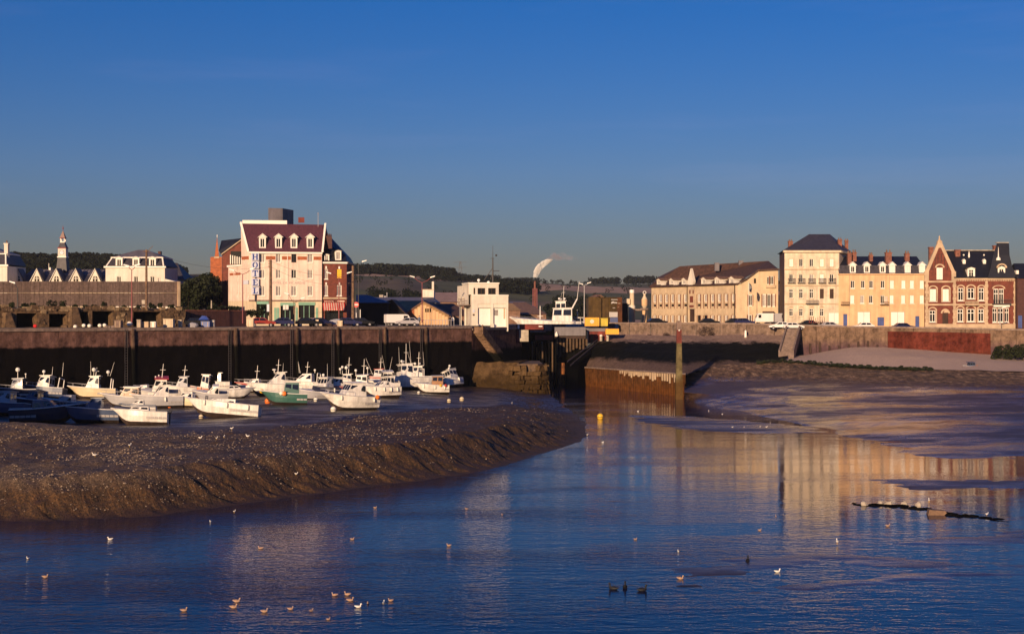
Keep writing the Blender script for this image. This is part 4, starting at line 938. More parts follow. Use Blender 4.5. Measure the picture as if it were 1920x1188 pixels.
# HOTEL sign: pale board with built serif letters
sg = thing('hotel_sign', 'tall vertical pale sign with blue letters H O T E L on the hotel corner', 'sign', HF.W(HF.at(478, 520)[0], -.5, HF.at(478, 551)[1]))
sw_ = 1.02; z_of = lambda py: HF.at(478, py)[1] - sg.location.z
def sgm(): m = MB(); m.M = Matrix.Rotation(math.atan2(HF.M[1][0], HF.M[0][0]), 4, 'Z'); return m
letters = [('H', 481.6), ('O', 496.8), ('T', 512.3), ('E', 529.2), ('L', 544.8)]
for ch, cy in letters:
    z0, z1 = z_of(cy+7.3), z_of(cy-7.3); sgm().box(-.68, .68, 0, .14, z0+.02, z1-.02).build('board', M['sign_pale'], sg)
    z0, z1 = z_of(cy+5.6), z_of(cy-5.6); h_ = z1-z0; f = sgm(); y0, y1 = -.06, -.003
    if ch == 'H':
        for x in (-.32, .32): f.box(x-.11, x+.11, y0, y1, z0, z1); f.box(x-.2, x+.2, y0-.01, y1, z0, z0+.09); f.box(x-.2, x+.2, y0-.01, y1, z1-.09, z1)
        f.box(-.21, .21, y0+.01, y1, z0+h_*.45, z0+h_*.56)
    elif ch == 'O':
        n = 20; pts = []
        for k in range(n):
            t = 2*math.pi*k/n
            for rr_, rz_ in ((.46, .5), (.25, .41)):
                for yy in (y0, y1): pts.append((rr_*math.cos(t), yy, (z0+z1)/2 + rz_*h_*math.sin(t)))
        fs = []
        for k in range(n):
            a, c = 4*k, 4*((k+1) % n); fs += [(a, c, c+2, a+2), (a+1, a+3, c+3, c+1), (a, a+1, c+1, c), (a+2, c+2, c+3, a+3)]
        f.add(pts, fs)
    elif ch == 'T':
        f.box(-.11, .11, y0, y1, z0, z1-.1); f.box(-.46, .46, y0-.01, y1, z1-.13, z1); f.box(-.23, .23, y0-.01, y1, z0, z0+.09)
        for x in (-.42, .42): f.box(x-.05, x+.05, y0-.005, y1, z1-.34, z1-.13)
    elif ch == 'E':
        f.box(-.3, -.08, y0, y1, z0, z1); f.box(-.42, .4, y0-.01, y1, z0, z0+.12); f.box(-.42, .4, y0-.01, y1, z1-.12, z1); f.box(-.08, .22, y0+.005, y1, z0+h_*.45, z0+h_*.56)
        for zz_ in (z0+.12, z1-.32): f.box(.31, .4, y0-.005, y1, zz_, zz_+.2)
    else:
        f.box(-.24, -.02, y0, y1, z0, z1-.09); f.box(-.4, .14, y0-.01, y1, z1-.09, z1); f.box(-.4, .4, y0-.01, y1, z0, z0+.12); f.box(.31, .4, y0-.005, y1, z0+.12, z0+.36)
    f.build('letter', M['sign_blue'], sg)
sgm().box(-.06, .06, .02, .4, z_of(565), z_of(475)).build('bracket', M['iron'], sg)
# lettering across the facade
def text_mesh(txt, size, m, extr=0.01):
    cu = bpy.data.curves.new('lettering', 'FONT'); cu.body = txt; cu.size = size; cu.extrude = extr; cu.align_x = 'CENTER'; cu.resolution_u = 2
    o = bpy.data.objects.new('lettering', cu); col.objects.link(o); dg = bpy.context.evaluated_depsgraph_get(); me = bpy.data.meshes.new_from_object(o.evaluated_get(dg)); bpy.data.objects.remove(o)
    me.name = 'lettering'; me.materials.clear(); me.materials.append(m); return me
def put_text(face, txt, cx, cy, hpx, wpx, m, y=-.02, parent=None, name='lettering'):
    s, z = face.at(cx, cy); h_ = abs(face.at(cx, cy-hpx/2)[1]-face.at(cx, cy+hpx/2)[1]); w_ = face.at(cx+wpx/2, cy)[0]-face.at(cx-wpx/2, cy)[0]
    me = text_mesh(txt, 1.0, m); xs_ = [v.co.x for v in me.vertices]; ww = max(xs_)-min(xs_)
    o = link(name, me, parent or face.root); o.matrix_basis = face.L @ Matrix.Translation((s, y, z-h_/2)) @ Matrix.Rotation(R(90), 4, 'X') @ Matrix.Diagonal((w_/ww, h_/.7, 1, 1)); return o
put_text(HF, 'HOTEL DE PICARDIE', 539, 530, 4.6, 66, M['letter_grey'])

# ------------------------------------------------------------------ red brick cafe beside the hotel
rdb = building('brick_cafe', 'red brick cafe building with dark mansard roof and striped awning beside the hotel', 628, 258, hz, 'building')
A1, A2, A3 = pxy(604, 257.6), pxy(650, 258.6), pxy(662.5, 266)
RF = Face(rdb, A1, A2); RS = Face(rdb, A2, A3); zC = RF.at(625, 491)[1]; zb_ = RF.at(625, 560)[1]
rw = [(611.5, 513.5, 6.6, 19, 'curtain'), (636, 513, 9, 17, 'yellow'), (611.5, 544.5, 6.6, 20, 'curtain'), (636, 544.5, 9, 20, 'curtain')]
rects = wall_win(RF, 0, RF.len, zb_, zC, rw, 'red_brick', sill='white_trim')
for r in rects: RF.mb().box((r[0]+r[1])/2-.14, (r[0]+r[1])/2+.14, -.08, -.003, r[3]+.03, r[3]+.5).build('keystone', M['white_trim'], rdb)
wall(RF, 0, RF.len, hz, zb_, [(.5, RF.len-.6, hz+.2, zb_-.9)], 'red_brick', depth=.5); RF.mb().box(.5, RF.len-.6, .5, .55, hz+.2, zb_-.9).build('shop_window', M['glass'], rdb)
wall_win(RS, 0, RS.len, hz, zC, [(655, 513, 3, 16, 'dark'), (655, 545, 3, 18, 'dark')], 'red_brick', sill=None)
RF.mb().box(-.05, RF.len+.1, -.3, .2, zC-.3, zC).build('cornice', M['white_trim'], rdb); RS.mb().box(.1, RS.len, -.3, .2, zC-.3, zC-.005).build('cornice', M['stone_trim'], rdb)
RF.mb().box(-.02, RF.len+.05, -.2, -.003, zb_-.05, zb_+.25).build('string_course', M['stone_trim'], rdb)
zt2 = at(0, 477, 259).z; b = MB(); L_ = rdb.location
q = lambda px, D, z: pxy(px, D, z) - L_
zr_l, zr_r = at(0, 442, 262).z, at(0, 476, 262).z
b.add([q(603.5, 257.4, zC), q(650.3, 258.4, zC), q(648, 260.5, zt2), q(604, 261, at(0, 452, 261).z), q(663, 266.5, zC), q(658, 265, zt2-.5), q(606, 264, zr_l), q(620, 266, zr_l), q(604, 268, zC)],
      [(0,1,2,3), (1,4,5,2), (3,2,7,6), (2,5,7), (0,3,6,8), (5,4,8,7), (6,7,8)]); b.build('roof', M['black_slate'], rdb)
for cx, cy, w_, h_ in ((613, 483.5, 9, 12), (634.5, 479, 11, 17)): dormer(RF, cx, cy, w_, h_, 'white_trim', 'black_slate', 'curtain', depth=1.8, peak=.1, y=.2)
b = MB(); b.hexa([q(603.5, 259, zr_l-2.5), q(622.5, 259, zr_l-2.5), q(622.5, 260, zr_l-2.5), q(603.5, 260, zr_l-2.5), q(603.5, 259, at(0, 441, 259).z), q(622.5, 259, at(0, 444, 259).z), q(622.5, 260, at(0, 444, 259).z), q(603.5, 260, at(0, 441, 259).z)]); b.build('chimney', M['dark_brick'], rdb)
for i in range(6):
    b = MB(); v = q(605 + i*3.1, 259.5, at(0, 441.3 + i*.45, 259).z); b.lathe([(.12, 0), (.14, .15), (.1, .5)], v, 6); b.build('chimney_pot', M['dark_brick'], rdb)
aw = [RF.at(604.5, 567), RF.at(646, 567)]
fa = RF.mb(); fa.box(aw[0][0], aw[1][0], -.14, -.004, RF.at(625, 567)[1], RF.at(625, 561.8)[1]); fas = fa.build('fascia_sign', M['lock_red'], rdb)
put_text(RF, 'BAR HOTEL', 617, 564.6, 2.8, 18, M['pale_letter'], y=-.16)
for a, c in ((629.5, 630.5), (632.5, 646)):
    r = RF.rect((a+c)/2, 564.5, c-a-.6, 2.2); RF.mb().box(r[0], r[1], -.16, -.142, r[2], r[3]).build('lettering', M['pale_letter'], rdb)
awn = []
ns = 19; z1_, z0_ = RF.at(625, 567.3)[1], RF.at(625, 579.5)[1]
for i in range(ns):
    a, c = aw[0][0] + (aw[1][0]-aw[0][0])*i/ns, aw[0][0] + (aw[1][0]-aw[0][0])*(i+1)/ns; b = RF.mb(); dd_ = 1.5
    b.add([(a, -.15, z1_), (c, -.15, z1_), (c, -dd_, z0_), (a, -dd_, z0_), (c, -dd_-.02, z0_-.22), (a, -dd_-.02, z0_-.22)], [(0,1,2,3), (3,2,4,5)]); b.build('awning_stripe', M['awning_red' if i % 2 == 0 else 'awning_pale'], rdb)

# ------------------------------------------------------------------ house behind the hotel
hb = building('brick_house', 'orange red brick house with pointed gable and dark roof half hidden behind the hotel', 420, 274, hz, 'house')
BF = Face(hb, pxy(394.5, 274), pxy(456, 274)); z_ = lambda py: BF.at(0, py)[1]; x_ = lambda px: BF.at(px, 500)[0]
b = BF.mb(); b.poly([(0, 0, hz), (x_(416), 0, hz), (x_(416), 0, z_(482)), (x_(410.5), 0, z_(481)), (x_(407), 0, z_(443)), (x_(402.5), 0, z_(481)), (0, 0, z_(482))]); b.build('gable_wall', M['orange_brick'], hb)
BF.mb().box(x_(401.5), x_(411.5), -.12, -.003, z_(484), z_(481)).build('coping', M['stone_trim'], hb)
BF.mb().box(x_(406.6), x_(407.6), .0, .3, z_(446), z_(440)).build('finial', M['white_trim'], hb)
b = BF.mb(); b.poly([(x_(416), .15, hz), (x_(457), .15, hz), (x_(457), .15, z_(446)), (x_(416), .15, z_(476))]); b.poly([(0, 0, hz), (0, 0, z_(482)), (0.5, 8, z_(482)), (0.5, 8, hz)]); b.build('wall', M['red_brick'], hb)
b = BF.mb(); b.add([(x_(414), -.1, z_(476.5)), (x_(457), -.1, z_(446)), (x_(457), 2.5, z_(449)), (x_(410), 2.5, z_(449.5)), (x_(409.5), .4, z_(470)), (x_(405), 9, z_(482)), (x_(457), 9, z_(482))], [(0,1,2,3,4), (3,2,6,5)]); b.build('roof', M['black_slate'], hb)
b = BF.mb(); b.hexa([(x_(415), -.2, z_(478)), (x_(457), -.2, z_(447.5)), (x_(457), .1, z_(447.5)), (x_(415), .1, z_(478)), (x_(415), -.2, z_(476)), (x_(457), -.2, z_(445.5)), (x_(457), .1, z_(445.5)), (x_(415), .1, z_(476))]); b.build('verge', M['stone_trim'], hb)
r = (x_(432.5), x_(453), z_(495), z_(471)); BF.mb().box(r[0], r[1], -.05, .1, r[2], r[3]).build('window', M['glass'], hb)
for i in range(6): b = BF.mb(); xx = r[0] + (r[1]-r[0])*i/5; b.box(xx-.09, xx+.09, -.16, -.052, r[2], r[3]-.7-.1*i); b.build('mullion', M['white_trim'], hb)

# ------------------------------------------------------------------ RAILWAY STATION behind the fence
stn = building('railway_station', 'cream station building with five small gables and a slim clock tower', 106, 268, 12.6, 'station')
SF = Face(stn, pxy(14, 268), pxy(206, 268)); x_ = lambda px: SF.at(px, 500)[0]; z_ = lambda py: SF.at(100, py)[1]
wall(SF, 0, SF.len, 12.6, z_(527), [], 'cream_render'); back(SF, 0, SF.len, 12.6, z_(527), 9, 'cream_render')
SF.mb().add([(x_(14), -.25, z_(527.5)), (x_(206), -.25, z_(527.5)), (x_(206), 2.2, z_(515)), (x_(14), 2.2, z_(515))], [(0,1,2,3)]).build('roof', M['grey_slate'], stn)
SF.mb().add([(x_(40), 2.2, z_(515)), (x_(203), 2.2, z_(515)), (x_(190), 4.6, z_(503.5)), (x_(46), 4.6, z_(503.5)), (x_(203), 9, z_(527)), (x_(40), 9, z_(527))], [(0,1,2,3), (3,2,4,5), (1,4,2), (0,3,5)]).build('upper_roof', M['zinc'], stn)
for i in range(22): xx = x_(46+i*6.6); SF.mb().tube((xx, 2.25, z_(515)+.06), (xx, 4.55, z_(503.5)+.06), .06, n=4).build('roof_seam', M['zinc'], stn)
for cx in (34.5, 70.5, 107, 143.5, 179.5):
    a, c, zt_, zb2 = x_(cx-11.6), x_(cx+11.6), z_(505), z_(527.6); b = SF.mb(); b.prism([(a+.15, zb2), (c-.15, zb2), ((a+c)/2, zt_)], -.35, 2.5); o = b.build('gable', M['white_render'], stn)
    w_ = x_(cx+4.6)-x_(cx-4.6); cxx = (a+c)/2
    b = SF.mb(); pts = [(cxx+w_/2*math.cos(t), -.37, z_(522)+w_*.5*math.sin(t)) for t in np.linspace(0, math.pi, 9)]; b.poly([(cxx-w_/2, -.37, zb2+.02), (cxx+w_/2, -.37, zb2+.02)] + pts); b.build('window', M['glass'], o)
    b = SF.mb(); b.box(cxx-.05, cxx+.05, -.42, -.38, zb2+.02, z_(517.5)); b.box(cxx-w_*.5, cxx+w_*.5, -.418, -.382, z_(522.4), z_(521.6)); b.build('mullion', M['white_trim'], o)
    for sg_ in (-1, 1):
        b = SF.mb(); e = a-.15 if sg_ < 0 else c+.15; pts = [(e, -.5, zb2-.05), (cxx, -.5, zt_+.1), (cxx, 2.6, zt_+.1), (e, 2.6, zb2-.05)]; b.add(pts+[(p_[0], p_[1], p_[2]+.15) for p_ in pts], [(0,1,2,3), (7,6,5,4), (0,4,5,1), (3,2,6,7)]); b.build('gable_roof', M['white_trim'] if sg_ < 0 else M['grey_slate'], o)
tw = thing('clock_tower', 'slim white clock tower with slate skirt and pointed red spire over the station', 'clock tower', SF.W(x_(105), 4.2, z_(508)))
def TZ(py): return at(0, py, 272.2).z - tw.location.z
def frust(w0, d0, w1, d1, z0, z1, m, nm, par=tw): b = MB(); b.hexa([(-w0,-d0,z0),(w0,-d0,z0),(w0,d0,z0),(-w0,d0,z0),(-w1,-d1,z1),(w1,-d1,z1),(w1,d1,z1),(-w1,d1,z1)]); return b.build(nm, M[m], par)
pm = 272.2/F
frust(10.2*pm, 10.2*pm, 7.6*pm, 7.6*pm, TZ(509), TZ(483), 'grey_slate', 'skirt'); frust(8.4*pm, 8.4*pm, 8.4*pm, 8.4*pm, TZ(482.9), TZ(481), 'white_trim', 'cornice'); frust(7.4*pm, 7.4*pm, 7.2*pm, 7.2*pm, TZ(480.9), TZ(466), 'white_render', 'shaft')
for dx, dy, rz in ((0, -7.45*pm, 0), (-7.45*pm, 0, -90)):
    ck = MB(); ck.lathe([(3.7*pm, -.04), (3.7*pm, .02)], (0, 0, 0), 16, 'y'); o = ck.build('clock_face', M['sign_pale'], tw); o.location = (dx, dy, TZ(473.5)); o.rotation_euler = (0, 0, R(rz))
    for an, ln in ((50, .26), (-60, .2)):
        h_ = MB(); h_.box(-.025, .025, -.06, -.045, 0, ln); h_ = h_.build('clock_hand', M['iron'], o); h_.rotation_euler = (0, R(an), 0)
    ck = MB(); ck.lathe([(4.3*pm, 0), (4.3*pm, .02)], (0, 0, 0), 16, 'y'); ck.build('clock_rim', M['iron'], o)
frust(8.3*pm, 8.3*pm, 7.6*pm, 7.6*pm, TZ(465.9), TZ(464), 'red_iron', 'eaves'); frust(7.2*pm, 7.2*pm, 3.9*pm, 3.9*pm, TZ(463.9), TZ(455), 'grey_slate', 'hood')
frust(4.2*pm, 4.2*pm, 4.2*pm, 4.2*pm, TZ(454.9), TZ(453), 'white_trim', 'lantern_base')
for sx_ in (-1, 1):
    for sy_ in (-1, 1): b = MB(); b.box(sx_*3.4*pm-.07, sx_*3.4*pm+.07, sy_*3.4*pm-.07, sy_*3.4*pm+.07, TZ(452.9), TZ(447)); b.build('lantern_post', M['white_trim'], tw)
frust(5.4*pm, 5.4*pm, 5.0*pm, 5.0*pm, TZ(446.9), TZ(445.5), 'red_iron', 'lantern_eaves'); frust(4.6*pm, 4.6*pm, .5*pm, .5*pm, TZ(445.4), TZ(433), 'pink_sheet', 'spire')
b = MB(); b.tube((0, 0, TZ(434)), (0, 0, TZ(423)), .05); b.ball((0, 0, TZ(428)), .16, 6); b.build('finial', M['red_iron'], tw)
b = SF.mb(); b.tube((x_(77), 4.5, z_(505)), (x_(77), 4.5, z_(492)), .05); b.box(x_(79), x_(82), 4, 5, z_(505), z_(500)); b.build('roof_vent', M['white_trim'], stn)
def pavilion(label, pl, pr_, cyw, cye, cyb, cyt, ridge, dorm, lows, D, extra=None):
    bd = building('station_pavilion', label, (pl+pr_)/2, D, 12.6, 'building'); f = Face(bd, pxy(pl, D), pxy(pr_, D)); x = lambda p: f.at(p, 500)[0]; z = lambda y: f.at(100, y)[1]
    wall_win(f, 0, f.len, 12.6, z(cye), lows, 'white_render', sill=None); back(f, 0, f.len, 12.6, z(cye), 10, 'white_render')
    f.mb().box(-.25, f.len+.25, -.35, .2, z(cye)-.05, z(cye)+.25).build('cornice', M['white_trim'], bd)
    i0 = (pr_-pl)*.035; hip(f, -.1, f.len+.1, -.2, 10.2, z(cye)+.26, z(cyb), x(pl+i0+3), x(pr_-i0-3), 1.4, 8.6, 'grey_slate', 'mansard')
    f.mb().box(x(pl+i0+2.2), x(pr_-i0-2.2), 1.25, 8.75, z(cyb)+.005, z(cyb)+.18).build('gutter', M['white_trim'], bd)
    hip(f, x(pl+i0+3), x(pr_-i0-3), 1.4, 8.6, z(cyb)+.19, z(cyt), x(ridge[0]), x(ridge[1]), 5, None, 'zinc', 'roof')
    for cx in dorm: dormer(f, cx, (cyb+cye)/2+.5, 12.5, 17, 'white_trim', 'white_trim', 'casement', depth=2.4, peak=.12, y=-.1)
    for p_ in (pl+2, pr_-2): f.mb().hexa([(x(p_)-.12, -.25, z(cye)+.3), (x(p_)+.12, -.25, z(cye)+.3), (x(p_)+.12, 0, z(cye)+.3), (x(p_)-.12, 0, z(cye)+.3), (x(p_+(i0+2)*(1 if p_ < (pl+pr_)/2 else -1))-.12, 1.3, z(cyb)), (x(p_+(i0+2)*(1 if p_ < (pl+pr_)/2 else -1))+.12, 1.3, z(cyb)), (x(p_+(i0+2)*(1 if p_ < (pl+pr_)/2 else -1))+.12, 1.5, z(cyb)), (x(p_+(i0+2)*(1 if p_ < (pl+pr_)/2 else -1))-.12, 1.5, z(cyb))]).build('hip_flashing', M['white_trim'], bd)
    return bd, f
pv_, pf_ = pavilion('pale pavilion with slate mansard and three white dormers right of the clock tower', 198, 309, 515, 501.5, 483, 466, (245, 262), (223.5, 255, 286), [(223, 523.5, 8, 11, 'casement'), (255, 523.5, 8, 11, 'casement'), (286, 523.5, 8, 11, 'casement'), (299, 525, 6, 8, 'curtain')], 262)
pf_.mb().prism([(pf_.len, 12.6), (pf_.len+1.9, 12.6), (pf_.len+1.9, pf_.at(0, 527.5)[1]), (pf_.len, pf_.at(0, 522.5)[1])], 0.05, 6).build('lean_to', M['white_render'], pv_)
p2_, f2_ = pavilion('pale pavilion with slate mansard cut by the left edge of the photo', -95, 13.5, 515, 498.5, 476, 460, (-50, -30), (-70, -40), [], 262)
chimney(f2_, 5.5, 458, 480, 7, 2, 'white_render', 1, 'rust_tile')
# slate roofed house seen between pavilion and tree
gh = building('slate_house', 'low house with long slate roof sloping down to the tree beside the pale pavilion', 322, 285, 12, 'house'); gf = Face(gh, pxy(300, 285), pxy(346, 285)); gx_ = lambda p: gf.at(p, 500)[0]; gz_ = lambda y: gf.at(0, y)[1]
wall(gf, 0, gf.len, 12, gz_(524), [], 'stone_trim'); gf.mb().add([(0, -.3, gz_(524)), (gf.len, -.3, gz_(524)), (gx_(322), 5, gz_(491)), (gx_(300), 5, gz_(490)), (gf.len, 10, gz_(524)), (0, 10, gz_(524))], [(0,1,2,3), (3,2,4,5), (1,4,2), (0,3,5)]).build('roof', M['grey_slate'], gh)
gf.mb().box(gx_(286), gx_(291), 4.4, 5.4, gz_(500), gz_(469)).build('chimney', M['dark_brick'], gh)
# ------------------------------------------------------------------ fence, terrace and ruined wall on the left quay
fe = thing('long_fence', 'very long tall grey brown board fence in front of the station', 'fence', (-75, 224, 14.6))
fp0, fp1 = pxy(-60, 214), pxy(333.5, 236); FF = Face(fe, fp0, fp1); zf = lambda px, py: FF.at(px, py)[1]
npan = 47; board = {}
for i in range(npan):
    pa_, pb2 = -60 + 393.5*i/npan, -60 + 393.5*(i+1)/npan; s0, s1 = FF.at(pa_, 550)[0]+.02, FF.at(pb2, 550)[0]-.02; zt_, zm_, zb2 = zf(pa_, 527.5), zf(pa_, 548.8), zf(pa_, 574)
    for (za, zc_, yy) in ((zm_+.06, zt_, 0.0), (zb2, zm_-.06, 0.05)):
        b = FF.mb(); n = 3
        for k in range(n): a, c = s0+(s1-s0)*k/n, s0+(s1-s0)*(k+1)/n; b.box(a+.015, c-.015, yy+random.uniform(0, .025), yy+.12, za, zc_)
        b.build('fence_panel', M['grey_wood'], fe)
    b = FF.mb(); b.box(s0-.06, s0+.06, .13, .3, zb2-.2, zt_-.05); b.build('fence_post', M['grey_wood'], fe)
FF.mb().hexa([(-.1, -.06, zf(-60, 549.2)), (FF.len, -.06, zf(333, 549.2)), (FF.len, .12, zf(333, 549.2)), (-.1, .12, zf(-60, 549.2)), (-.1, -.06, zf(-60, 548.2)), (FF.len, -.06, zf(333, 548.2)), (FF.len, .12, zf(333, 548.2)), (-.1, .12, zf(-60, 548.2))]).build('rail', M['stone_trim'], fe)
b = FF.mb(); b.box(FF.len-.05, FF.len+.35, -.2, 6, zf(333, 574), zf(333, 527.5)); b.build('end_wall', M['stone_trim'], fe)
# terrace of rubble with dark openings
te = thing('rubble_wall', 'ruined rubble stone terrace wall with wide dark openings below the board fence', 'stone wall', (-70, 205, QZ))
TF = Face(te, pxy(-80, 196), pxy(348, 219)); zt_ = lambda px, py: TF.at(px, py)[1]
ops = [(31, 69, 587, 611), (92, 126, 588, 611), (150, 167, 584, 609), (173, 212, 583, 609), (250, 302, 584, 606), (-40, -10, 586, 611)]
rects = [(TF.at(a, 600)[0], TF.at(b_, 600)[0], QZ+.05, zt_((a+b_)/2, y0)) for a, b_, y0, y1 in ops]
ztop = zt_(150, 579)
wall(TF, 0, TF.len, QZ, ztop, rects, 'rubble', depth=1.6); TF.mb().poly([(0, 1.61, QZ), (TF.len, 1.61, QZ), (TF.len, 1.61, ztop), (0, 1.61, ztop)]).build('opening_shade', M['lock_black'], te)  # black sheet behind the openings, their inner shade put into its colour
tb = TF.mb(); tb.poly([(0, 0.02, ztop-.02), (TF.len, 0.02, ztop-.02), (TF.len, 16, ztop+.4), (0, 16, ztop+.4)]); tb.build('terrace_top', M['rubble'], te)
tb = TF.mb(); tb.poly([(TF.len, 0, QZ), (TF.len, 16, QZ), (TF.len, 16, ztop+.4), (TF.len, 0, ztop)]); tb.build('wall', M['rubble'], te)
stone_v = []
for k in range(5):
    m_ = MB(); j = lambda: random.uniform(-.12, .12); m_.hexa([(-.5+j(), -.1+j()*.4, 0), (.5+j(), -.1+j()*.4, 0), (.5, .3, 0), (-.5, .3, 0), (-.5+j(), -.08+j()*.4, .9+j()), (.5+j(), -.08+j()*.4, .9+j()), (.5, .3, .9), (-.5, .3, .9)]); stone_v.append(m_.mesh('stone', M[('rubble', 'rubble_pale')[k % 2]]))
for i in range(230):
    s = random.uniform(0.3, TF.len-.3); z = random.uniform(QZ+.1, ztop-.1) if i > 70 else ztop - random.uniform(.05, .4)
    if any(r[0]-.5 < s < r[1]+.5 and z < r[3]+.1 for r in rects): continue
    sc_ = random.uniform(.45, .95); o = link('stone', random.choice(stone_v), te); o.matrix_basis = TF.L @ Matrix.Translation((s, -.02, z)) @ Matrix.Diagonal((sc_*1.2, random.uniform(.7, 1.6), sc_*.7, 1))
for a, b_, y0, y1 in ((127, 149, 576, 608), (3, 24, 586, 611)):
    o = TF.rect((a+b_)/2, (y0+y1)/2, b_-a, y1-y0); m_ = TF.mb(); m_.hexa([(o[0], -1.2, QZ), (o[1], -1.2, QZ), (o[1], -.01, QZ), (o[0], -.01, QZ), (o[0]+.5, -.5, o[3]), (o[1]-.5, -.5, o[3]), (o[1]-.2, -.01, o[3]), (o[0]+.2, -.01, o[3])]); m_.build('pier', M['rubble'], te)
# low brick garden wall in front of the hotel
gwl = thing('garden_wall', 'low dark brick garden wall with hedge above in front of the hotel', 'wall', pxy(420, 226, QZ)); GW = Face(gwl, pxy(348, 222), pxy(462, 232)); n = 14
for i in range(n): a, c = GW.len*i/n, GW.len*(i+1)/n; GW.mb().box(a+.02, c-.02, 0, .4, QZ, GW.at(400, 583)[1]).build('wall_panel', M['dark_brick'], gwl); GW.mb().box(a+.02, c-.02, -.08, .46, GW.at(400, 583)[1]+.005, GW.at(400, 581)[1]).build('coping', M['chimney_brick'], gwl)

# ------------------------------------------------------------------ sheds between hotel and lock
def gable_shed(name, label, cat, pts, D, depth, wallm, roofm, zb=QZ, base=None):
    """pts: outline of the front in pixels, left base, left eave, apex, right eave, right base"""
    bd = building(name, label, pts[2][0], D, zb, cat); f = Face(bd, pxy(pts[0][0], D), pxy(pts[-1][0], D)); q = [f.at(*p_) for p_ in pts]
    f.mb().poly([(q[0][0], 0, zb)] + [(x, 0, z) for x, z in q[1:-1]] + [(q[-1][0], 0, zb)]).build('gable_wall', M[wallm], bd)
    b = f.mb(); b.poly([(q[0][0], depth, zb), (q[0][0], 0, zb), (q[1][0], 0, q[1][1]), (q[1][0], depth, q[1][1])]); b.poly([(q[-1][0], 0, zb), (q[-1][0], depth, zb), (q[-2][0], depth, q[-2][1]), (q[-2][0], 0, q[-2][1])]); b.build('wall', M[wallm], bd)
    for i in (1, 2):
        a, c = q[i], q[i+1]; b = f.mb(); pp = [(a[0], -.35, a[1]), (c[0], -.35, c[1]), (c[0], depth, c[1]), (a[0], depth, a[1])]
        b.add(pp + [(x, y, z+.22) for x, y, z in pp], [(0,1,2,3), (7,6,5,4), (0,4,5,1), (3,2,6,7), (0,3,7,4), (1,5,6,2)]); b.build('roof', M[roofm], bd)
    return bd, f
def roof_shed(name, label, cat, pl, pr_, ye, yr, rl_, rr_, D, depth, wallm, roofm, zb=QZ):
    bd = building(name, label, (pl+pr_)/2, D, zb, cat); f = Face(bd, pxy(pl, D), pxy(pr_, D)); zz_ = f.at(pl, ye)[1]; D2 = D + depth*.5; zr_ = at(0, yr, D2).z; k = D2/D
    wall(f, 0, f.len, zb, zz_, [], wallm); b = f.mb(); b.poly([(0, depth, zb), (0, 0, zb), (0, 0, zz_), (0, depth, zz_)]); b.poly([(f.len, 0, zb), (f.len, depth, zb), (f.len, depth, zz_), (f.len, 0, zz_)]); b.build('wall', M[wallm], bd)
    o0 = (pxy(rl_, D2) - pxy(pl, D)).x; o1 = (pxy(rr_, D2) - pxy(pl, D)).x
    hip(f, -.3, f.len+.3, -.4, depth+.4, zz_+.01, zr_, o0, o1, depth*.5, None, roofm); return bd, f
nv, nf_ = roof_shed('navy_hangar', 'dark hangar with navy blue roof right of the brick cafe', 'hangar', 671, 727, 567.5, 552.5, 668, 688, 276, 14, 'black_sheet', 'navy_sheet')
gable_shed('black_shed', 'black shed with steep roof slope beside the navy hangar', 'shed', [(722, 604), (722, 568), (735, 563), (762, 591), (762, 604)], 280, 12, 'black_sheet', 'dark_wood')
roof_shed('ochre_shed', 'low shed with pale ochre roof between the black shed and the yellow gable', 'shed', 728, 782, 588, 563.5, 722, 800, 300, 20, 'rust_tile', 'ochre_sheet')
yb, yf = gable_shed('yellow_shed', 'shed with sunlit yellow gable and three small dark windows', 'shed', [(757, 604), (757, 591), (793.5, 566), (842, 592), (842, 604)], 286, 16, 'ochre_sheet', 'rust_tile')
yf.mb().box(yf.at(775, 590)[0], yf.at(776.5, 590)[0], -.08, -.004, QZ, yf.at(775, 577)[1]).build('corner_post', M['orange_brick'], yb)
r = yf.rect(766, 594, 17, 18); yf.mb().poly([(r[0], -.03, QZ), (r[1], -.03, QZ), (r[1], -.03, yf.at(775, 579)[1]), (r[0], -.03, yf.at(758, 591)[1])]).build('side_panel', M['orange_brick'], yb)
for i in range(11):
    s0, s1 = yf.at(777+i*5.7, 590)[0], yf.at(777+(i+1)*5.7, 590)[0]; xm = 777+(i+.5)*5.7; top_ = 578 - abs(0) if False else max(571, 566+ (xm-793.5)*.54+4 if xm > 793.5 else 566 + (793.5-xm)*.68+4)
    yf.mb().box(s0+.02, s1-.02, -.07, -.004, QZ, yf.at(xm, top_)[1]).build('cladding_panel', M['yellow_render'], yb)
for cx in (798.5, 802.5, 807): rr2 = yf.rect(cx, 581.5, 2.9, 7); yf.mb().box(rr2[0], rr2[1], -.11, -.075, rr2[2], rr2[3]).build('window', M['glass'], yb)
roof_shed('warehouse', 'long warehouse with mauve grey roof behind the yellow shed', 'warehouse', 690, 817, 567, 557, 700, 812, 325, 18, 'grey_metal', 'zinc')
roof_shed('plum_shed', 'low shed with plum brown roof behind the yellow gable', 'shed', 800, 880, 592, 569, 790, 850, 305, 22, 'rust_tile', 'brown_tile')
roof_shed('tiled_warehouse', 'far warehouse with wide pink tiled roof left of the control house', 'warehouse', 808, 905, 566, 548, 812, 900, 372, 26, 'rust_tile', 'pink_sheet')
roof_shed('rust_roof_shed', 'long low rust roofed shed behind the white fishing vessel', 'shed', 955, 1024, 589, 566, 962, 985, 345, 30, 'rust_tile', 'rust_tile')
roof_shed('grey_roof_shed', 'low grey roofed shed beyond the control house', 'shed', 950, 1005, 577, 565, 955, 982, 378, 26, 'dark_brick', 'zinc')
